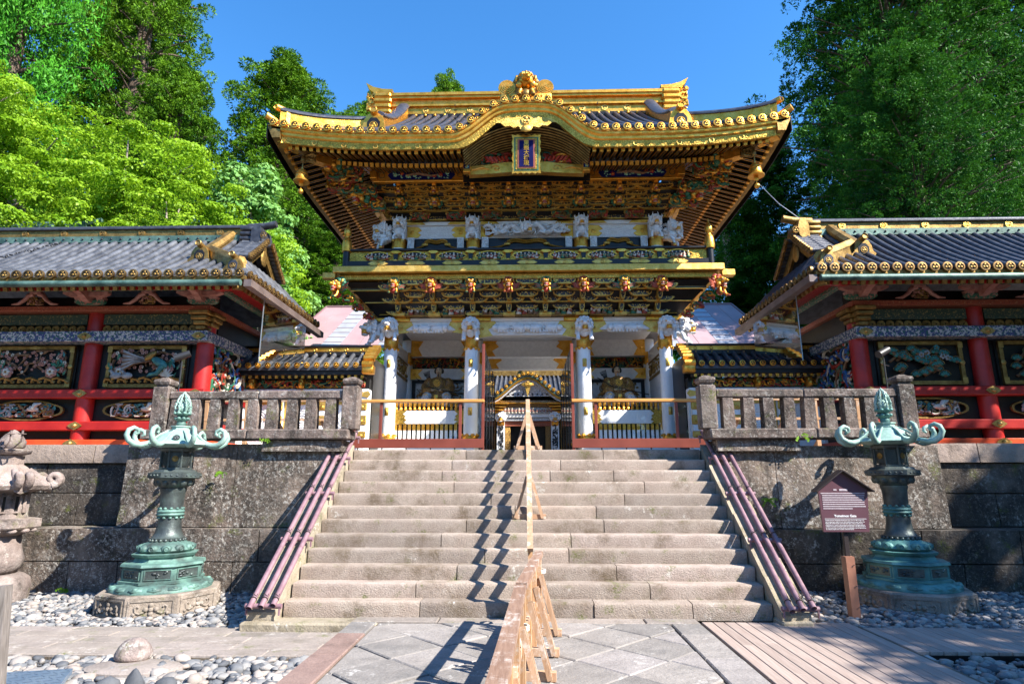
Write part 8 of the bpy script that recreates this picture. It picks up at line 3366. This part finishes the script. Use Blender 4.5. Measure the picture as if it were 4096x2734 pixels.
def plant_tree(name, meshes, label, cat, x, y, z, rz=0.0, s=1.0, sz=None, group=None):
    M_ = Tm(x, y, z) @ Rz(rz) @ Sc(s, s, sz or s)
    t = link(name, None, None, M_)
    tag(t, label, cat, group)
    link('trunk', meshes[0], t, M_)
    link('crown', meshes[1], t, M_)
    return t


G1, G2, G3 = 'tall cedars behind the left gallery', 'tall trees on the right hillside', 'light green trees behind the left gallery'
ZG = 2.1
maple = broadleaf(1, [(-2, 0, 9.5, 4.5, 3.2, 3.6), (2.4, 0.4, 9.6, 4.2, 3, 3.4), (5.0, -0.4, 7.4, 3.4, 2.8, 3.0), (-5.2, 0.3, 12.0, 3.6, 3, 3.4), (0.8, -1.6, 7.2, 5.0, 2.4, 2.6), (7.0, 0, 6.2, 3.0, 2.4, 2.4), (-6, -0.5, 8, 3.4, 3, 3)], 85, 240, 0.125, leaf_maple, ((0, 0.5, 4.0), 0.26), None, 0.38, 0.66)
plant_tree('maple_tree', maple, 'large bright yellow-green leafy tree filling the left side behind the gallery', 'tree', -19.4, 22.5, ZG, 0.0, 1.04, 1.14, G3)
plant_tree('maple_tree', maple, 'yellow-green leafy tree at the far left edge in front of the cedars', 'tree', -26.5, 24.5, ZG, 2.4, 0.95, 1.1, G3)
cyp = conifer(3, 36, 6.4, 0.2, 700, 170, 0.24, leaf_cypress, 0.9, 0.5, lambda u: (1 - u) ** 0.45 * 0.9 + 0.05, None, 0.5, 0.15, 1.0)
plant_tree('cypress_tree', cyp, 'vivid green drooping conifer in the upper left corner', 'tree', -34.5, 34.5, ZG, 0.3, 1.0, 1.3, G1)
plant_tree('cypress_tree', cyp, 'vivid green conifer cut by the left edge of the frame', 'tree', -43, 38, ZG, 1.7, 1.05, 1.35, G1)
ced = conifer(5, 44, 6.9, 0.14, 1300, 120, 0.21, leaf_cedar, 0.62, 0.3, lambda u: (1 - u) ** 0.5 * (0.55 + 0.45 * min(1, u / 0.3)) + 0.06)
ced2 = conifer(6, 33, 6.6, 0.16, 1150, 120, 0.21, leaf_cedar, 0.60, 0.5, lambda u: (1 - u) ** 0.5 * (0.6 + 0.4 * min(1, u / 0.3)) + 0.08)
plant_tree('cedar_tree', ced, 'tallest dark green cedar rising out of the frame left of the sky', 'tree', -29.8, 40, ZG, 0.0, 1.0, 1.08, G1)
plant_tree('cedar_tree', ced2, 'dark cedar behind the bright tree, lower on the left', 'tree', -24.2, 37, ZG, 1.1, 0.8, 0.85, G1)
plant_tree('cedar_tree', ced2, 'round-headed cedar standing alone against the sky left of the gate', 'tree', -18.4, 41, ZG, 2.0, 1.12, 0.95, G1)
plant_tree('cedar_tree', ced, 'smaller cedar shoulder between the round-headed cedar and the roof tip', 'tree', -14.1, 43, ZG, 4.0, 0.66, 0.64, G1)
plant_tree('cedar_tree', ced2, 'dense cedar foliage below the left roof corner', 'tree', -13.0, 33, ZG, 0.5, 0.62, 0.52, G1)
plant_tree('cedar_tree', ced, 'cedar tops low beside the left edge of the lower brackets', 'tree', -10.4, 31, ZG, 0.9, 0.5, 0.32, G1)
plant_tree('cedar_tree', ced, 'dark cedar in the gap left of the pale leafed tree', 'tree', -21.0, 47, ZG, 3.0, 0.85, 0.62, G1)
plant_tree('cedar_tree', ced2, 'tall dark cedar behind the upper left conifers', 'tree', -38, 50, ZG, 3.7, 1.3, 1.5, G1)
plant_tree('cedar_tree', ced2, 'cedar top peeping over the gate ridge left of its centre', 'tree', -8.9, 62, ZG, 1.3, 0.95, 1.37, G1)
plant_tree('cedar_tree', ced2, 'small cedar top beside the left end of the gate ridge', 'tree', -17.4, 60, ZG, 2.3, 0.85, 1.24, G1)
pale = broadleaf(7, [(0, 0, 6.2, 1.6, 1.4, 1.7), (-0.5, 0, 9.0, 1.5, 1.3, 2.0), (0.6, -0.2, 4.0, 1.8, 1.4, 1.6), (0.9, 0, 7.2, 1.2, 1.1, 1.4), (-1.0, -0.2, 11.2, 1.1, 1, 1.4), (1.2, -0.2, 2.6, 1.8, 1.2, 1.5)], 30, 110, 0.22, leaf_pale, ((0, 0.3, 2.0), 0.16), None, 0.6, 0.62)
plant_tree('pale_tree', pale, 'pale green broad-leaved tree right of the left gallery ridge', 'tree', -11.6, 25, ZG, 0.0, 1.0, 1.08, G3)
plant_tree('pale_tree', pale, 'pale leafy shrub tree low behind the gallery corner', 'tree', -10.2, 22.5, ZG, 1.6, 0.75, 0.6, G3)
plant_tree('pale_tree', pale, 'dull green leafy tree low between the bright tree and the pale one', 'tree', -15.2, 28, ZG, 2.6, 1.1, 0.72, G3)
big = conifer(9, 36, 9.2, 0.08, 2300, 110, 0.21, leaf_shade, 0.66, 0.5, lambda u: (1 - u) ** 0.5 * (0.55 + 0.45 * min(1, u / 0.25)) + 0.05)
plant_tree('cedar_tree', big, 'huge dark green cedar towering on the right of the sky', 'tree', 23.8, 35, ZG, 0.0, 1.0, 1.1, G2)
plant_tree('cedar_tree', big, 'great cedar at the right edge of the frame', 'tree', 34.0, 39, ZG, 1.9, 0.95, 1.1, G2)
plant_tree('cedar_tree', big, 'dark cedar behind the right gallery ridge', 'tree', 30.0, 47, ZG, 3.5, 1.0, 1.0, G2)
plant_tree('cedar_tree', big, 'cedar added close behind the right gallery to shade the shelter roof', 'tree', 16.2, 23.5, ZG, 5.0, 0.48, 0.50, G2)  # added tree, placed to throw shade on the right shelter roof
thin = conifer(12, 30, 3.0, 0.40, 340, 100, 0.21, leaf_shade, 0.6, 0.5)
GT = 'slender trunks right of the gate'
for k, (x, y, s, sz, lab) in enumerate(((14.6, 42, 0.9, 0.86, 'slender pale-barked tree nearest the right edge of the gate'), (16.6, 46, 1.0, 0.92, 'slender bare-trunked tree second from the gate'), (18.4, 41, 0.95, 0.80, 'slender straight tree with its trunk bare halfway up beside the huge cedar'),
                                        (20.2, 48, 1.05, 0.95, 'slender tree half hidden by the huge cedar'), (12.9, 50, 0.9, 0.82, 'slender tree hugging the gate roof on the right'), (17.0, 36, 0.62, 0.42, 'short bushy young cedar among the slender trunks'),
                                        (13.4, 37, 0.66, 0.38, 'short young cedar just right of the balcony'), (22.0, 55, 1.2, 0.8, 'slender dark tree farthest back on the right'))):
    plant_tree('slender_tree', (limbs_mesh(([(0, 0, -0.5), (0, 0, 12), (0.05, 0, 21), (0, 0, 29)], [0.5, 0.42, 0.3, 0.04]), [], bark_pale), thin[1]) if k == 0 else (bpy.data.objects['slender_tree'].children[0].data, thin[1]), lab, 'tree', x, y, ZG, k * 1.3, s, sz, GT)

# wooded slope far behind, reading as one mass
g = np.random.default_rng(77)
n = 900
n = 2600
ang = g.uniform(-PI, PI, n)
front = np.abs(ang) < 1.05
dist = np.where(front, g.uniform(72, 130, n), g.uniform(42, 75, n))
h = np.where(front, 2 + (dist - 70) * 0.10, 0.0)
C = np.stack([np.sin(ang) * dist, np.cos(ang) * dist, h + g.uniform(0, 15, n)], 1)
me = spray_mesh('far_woods', C, g.uniform(1.6, 3.6, n), 46, 1.2, leaf_shade, 78, 0.3, 0.9)
o = link('far_woods', me)
o['kind'] = 'stuff'
o['label'] = 'dark wooded slope far behind the gate'

# trees out of the frame on the right whose shade falls over the right side
shade = broadleaf(21, [(0, 0, 9.0, 3.8, 3.6, 2.6), (2.6, 1.5, 10.2, 3.2, 3, 2.4), (-2.0, -1.8, 8.2, 2.6, 2.6, 1.8)], 60, 90, 0.26, leaf_pale, ((0, 0, 5.0), 0.25), bark, 0.5, 0.7)
for k, (x, y, s, sz, lab) in enumerate(((16.6, 2.6, 1.0, 0.98, 'broad tree outside the frame shading the right lantern'), (23.5, 4.5, 1.1, 1.1, 'broad tree outside the frame shading the right gallery wall'), (20.5, -2.5, 1.0, 1.0, 'broad tree outside the frame shading the deck corner'))):
    plant_tree('shade_tree', shade, lab, 'tree', x, y, -0.1, k * 2.0, s, sz)
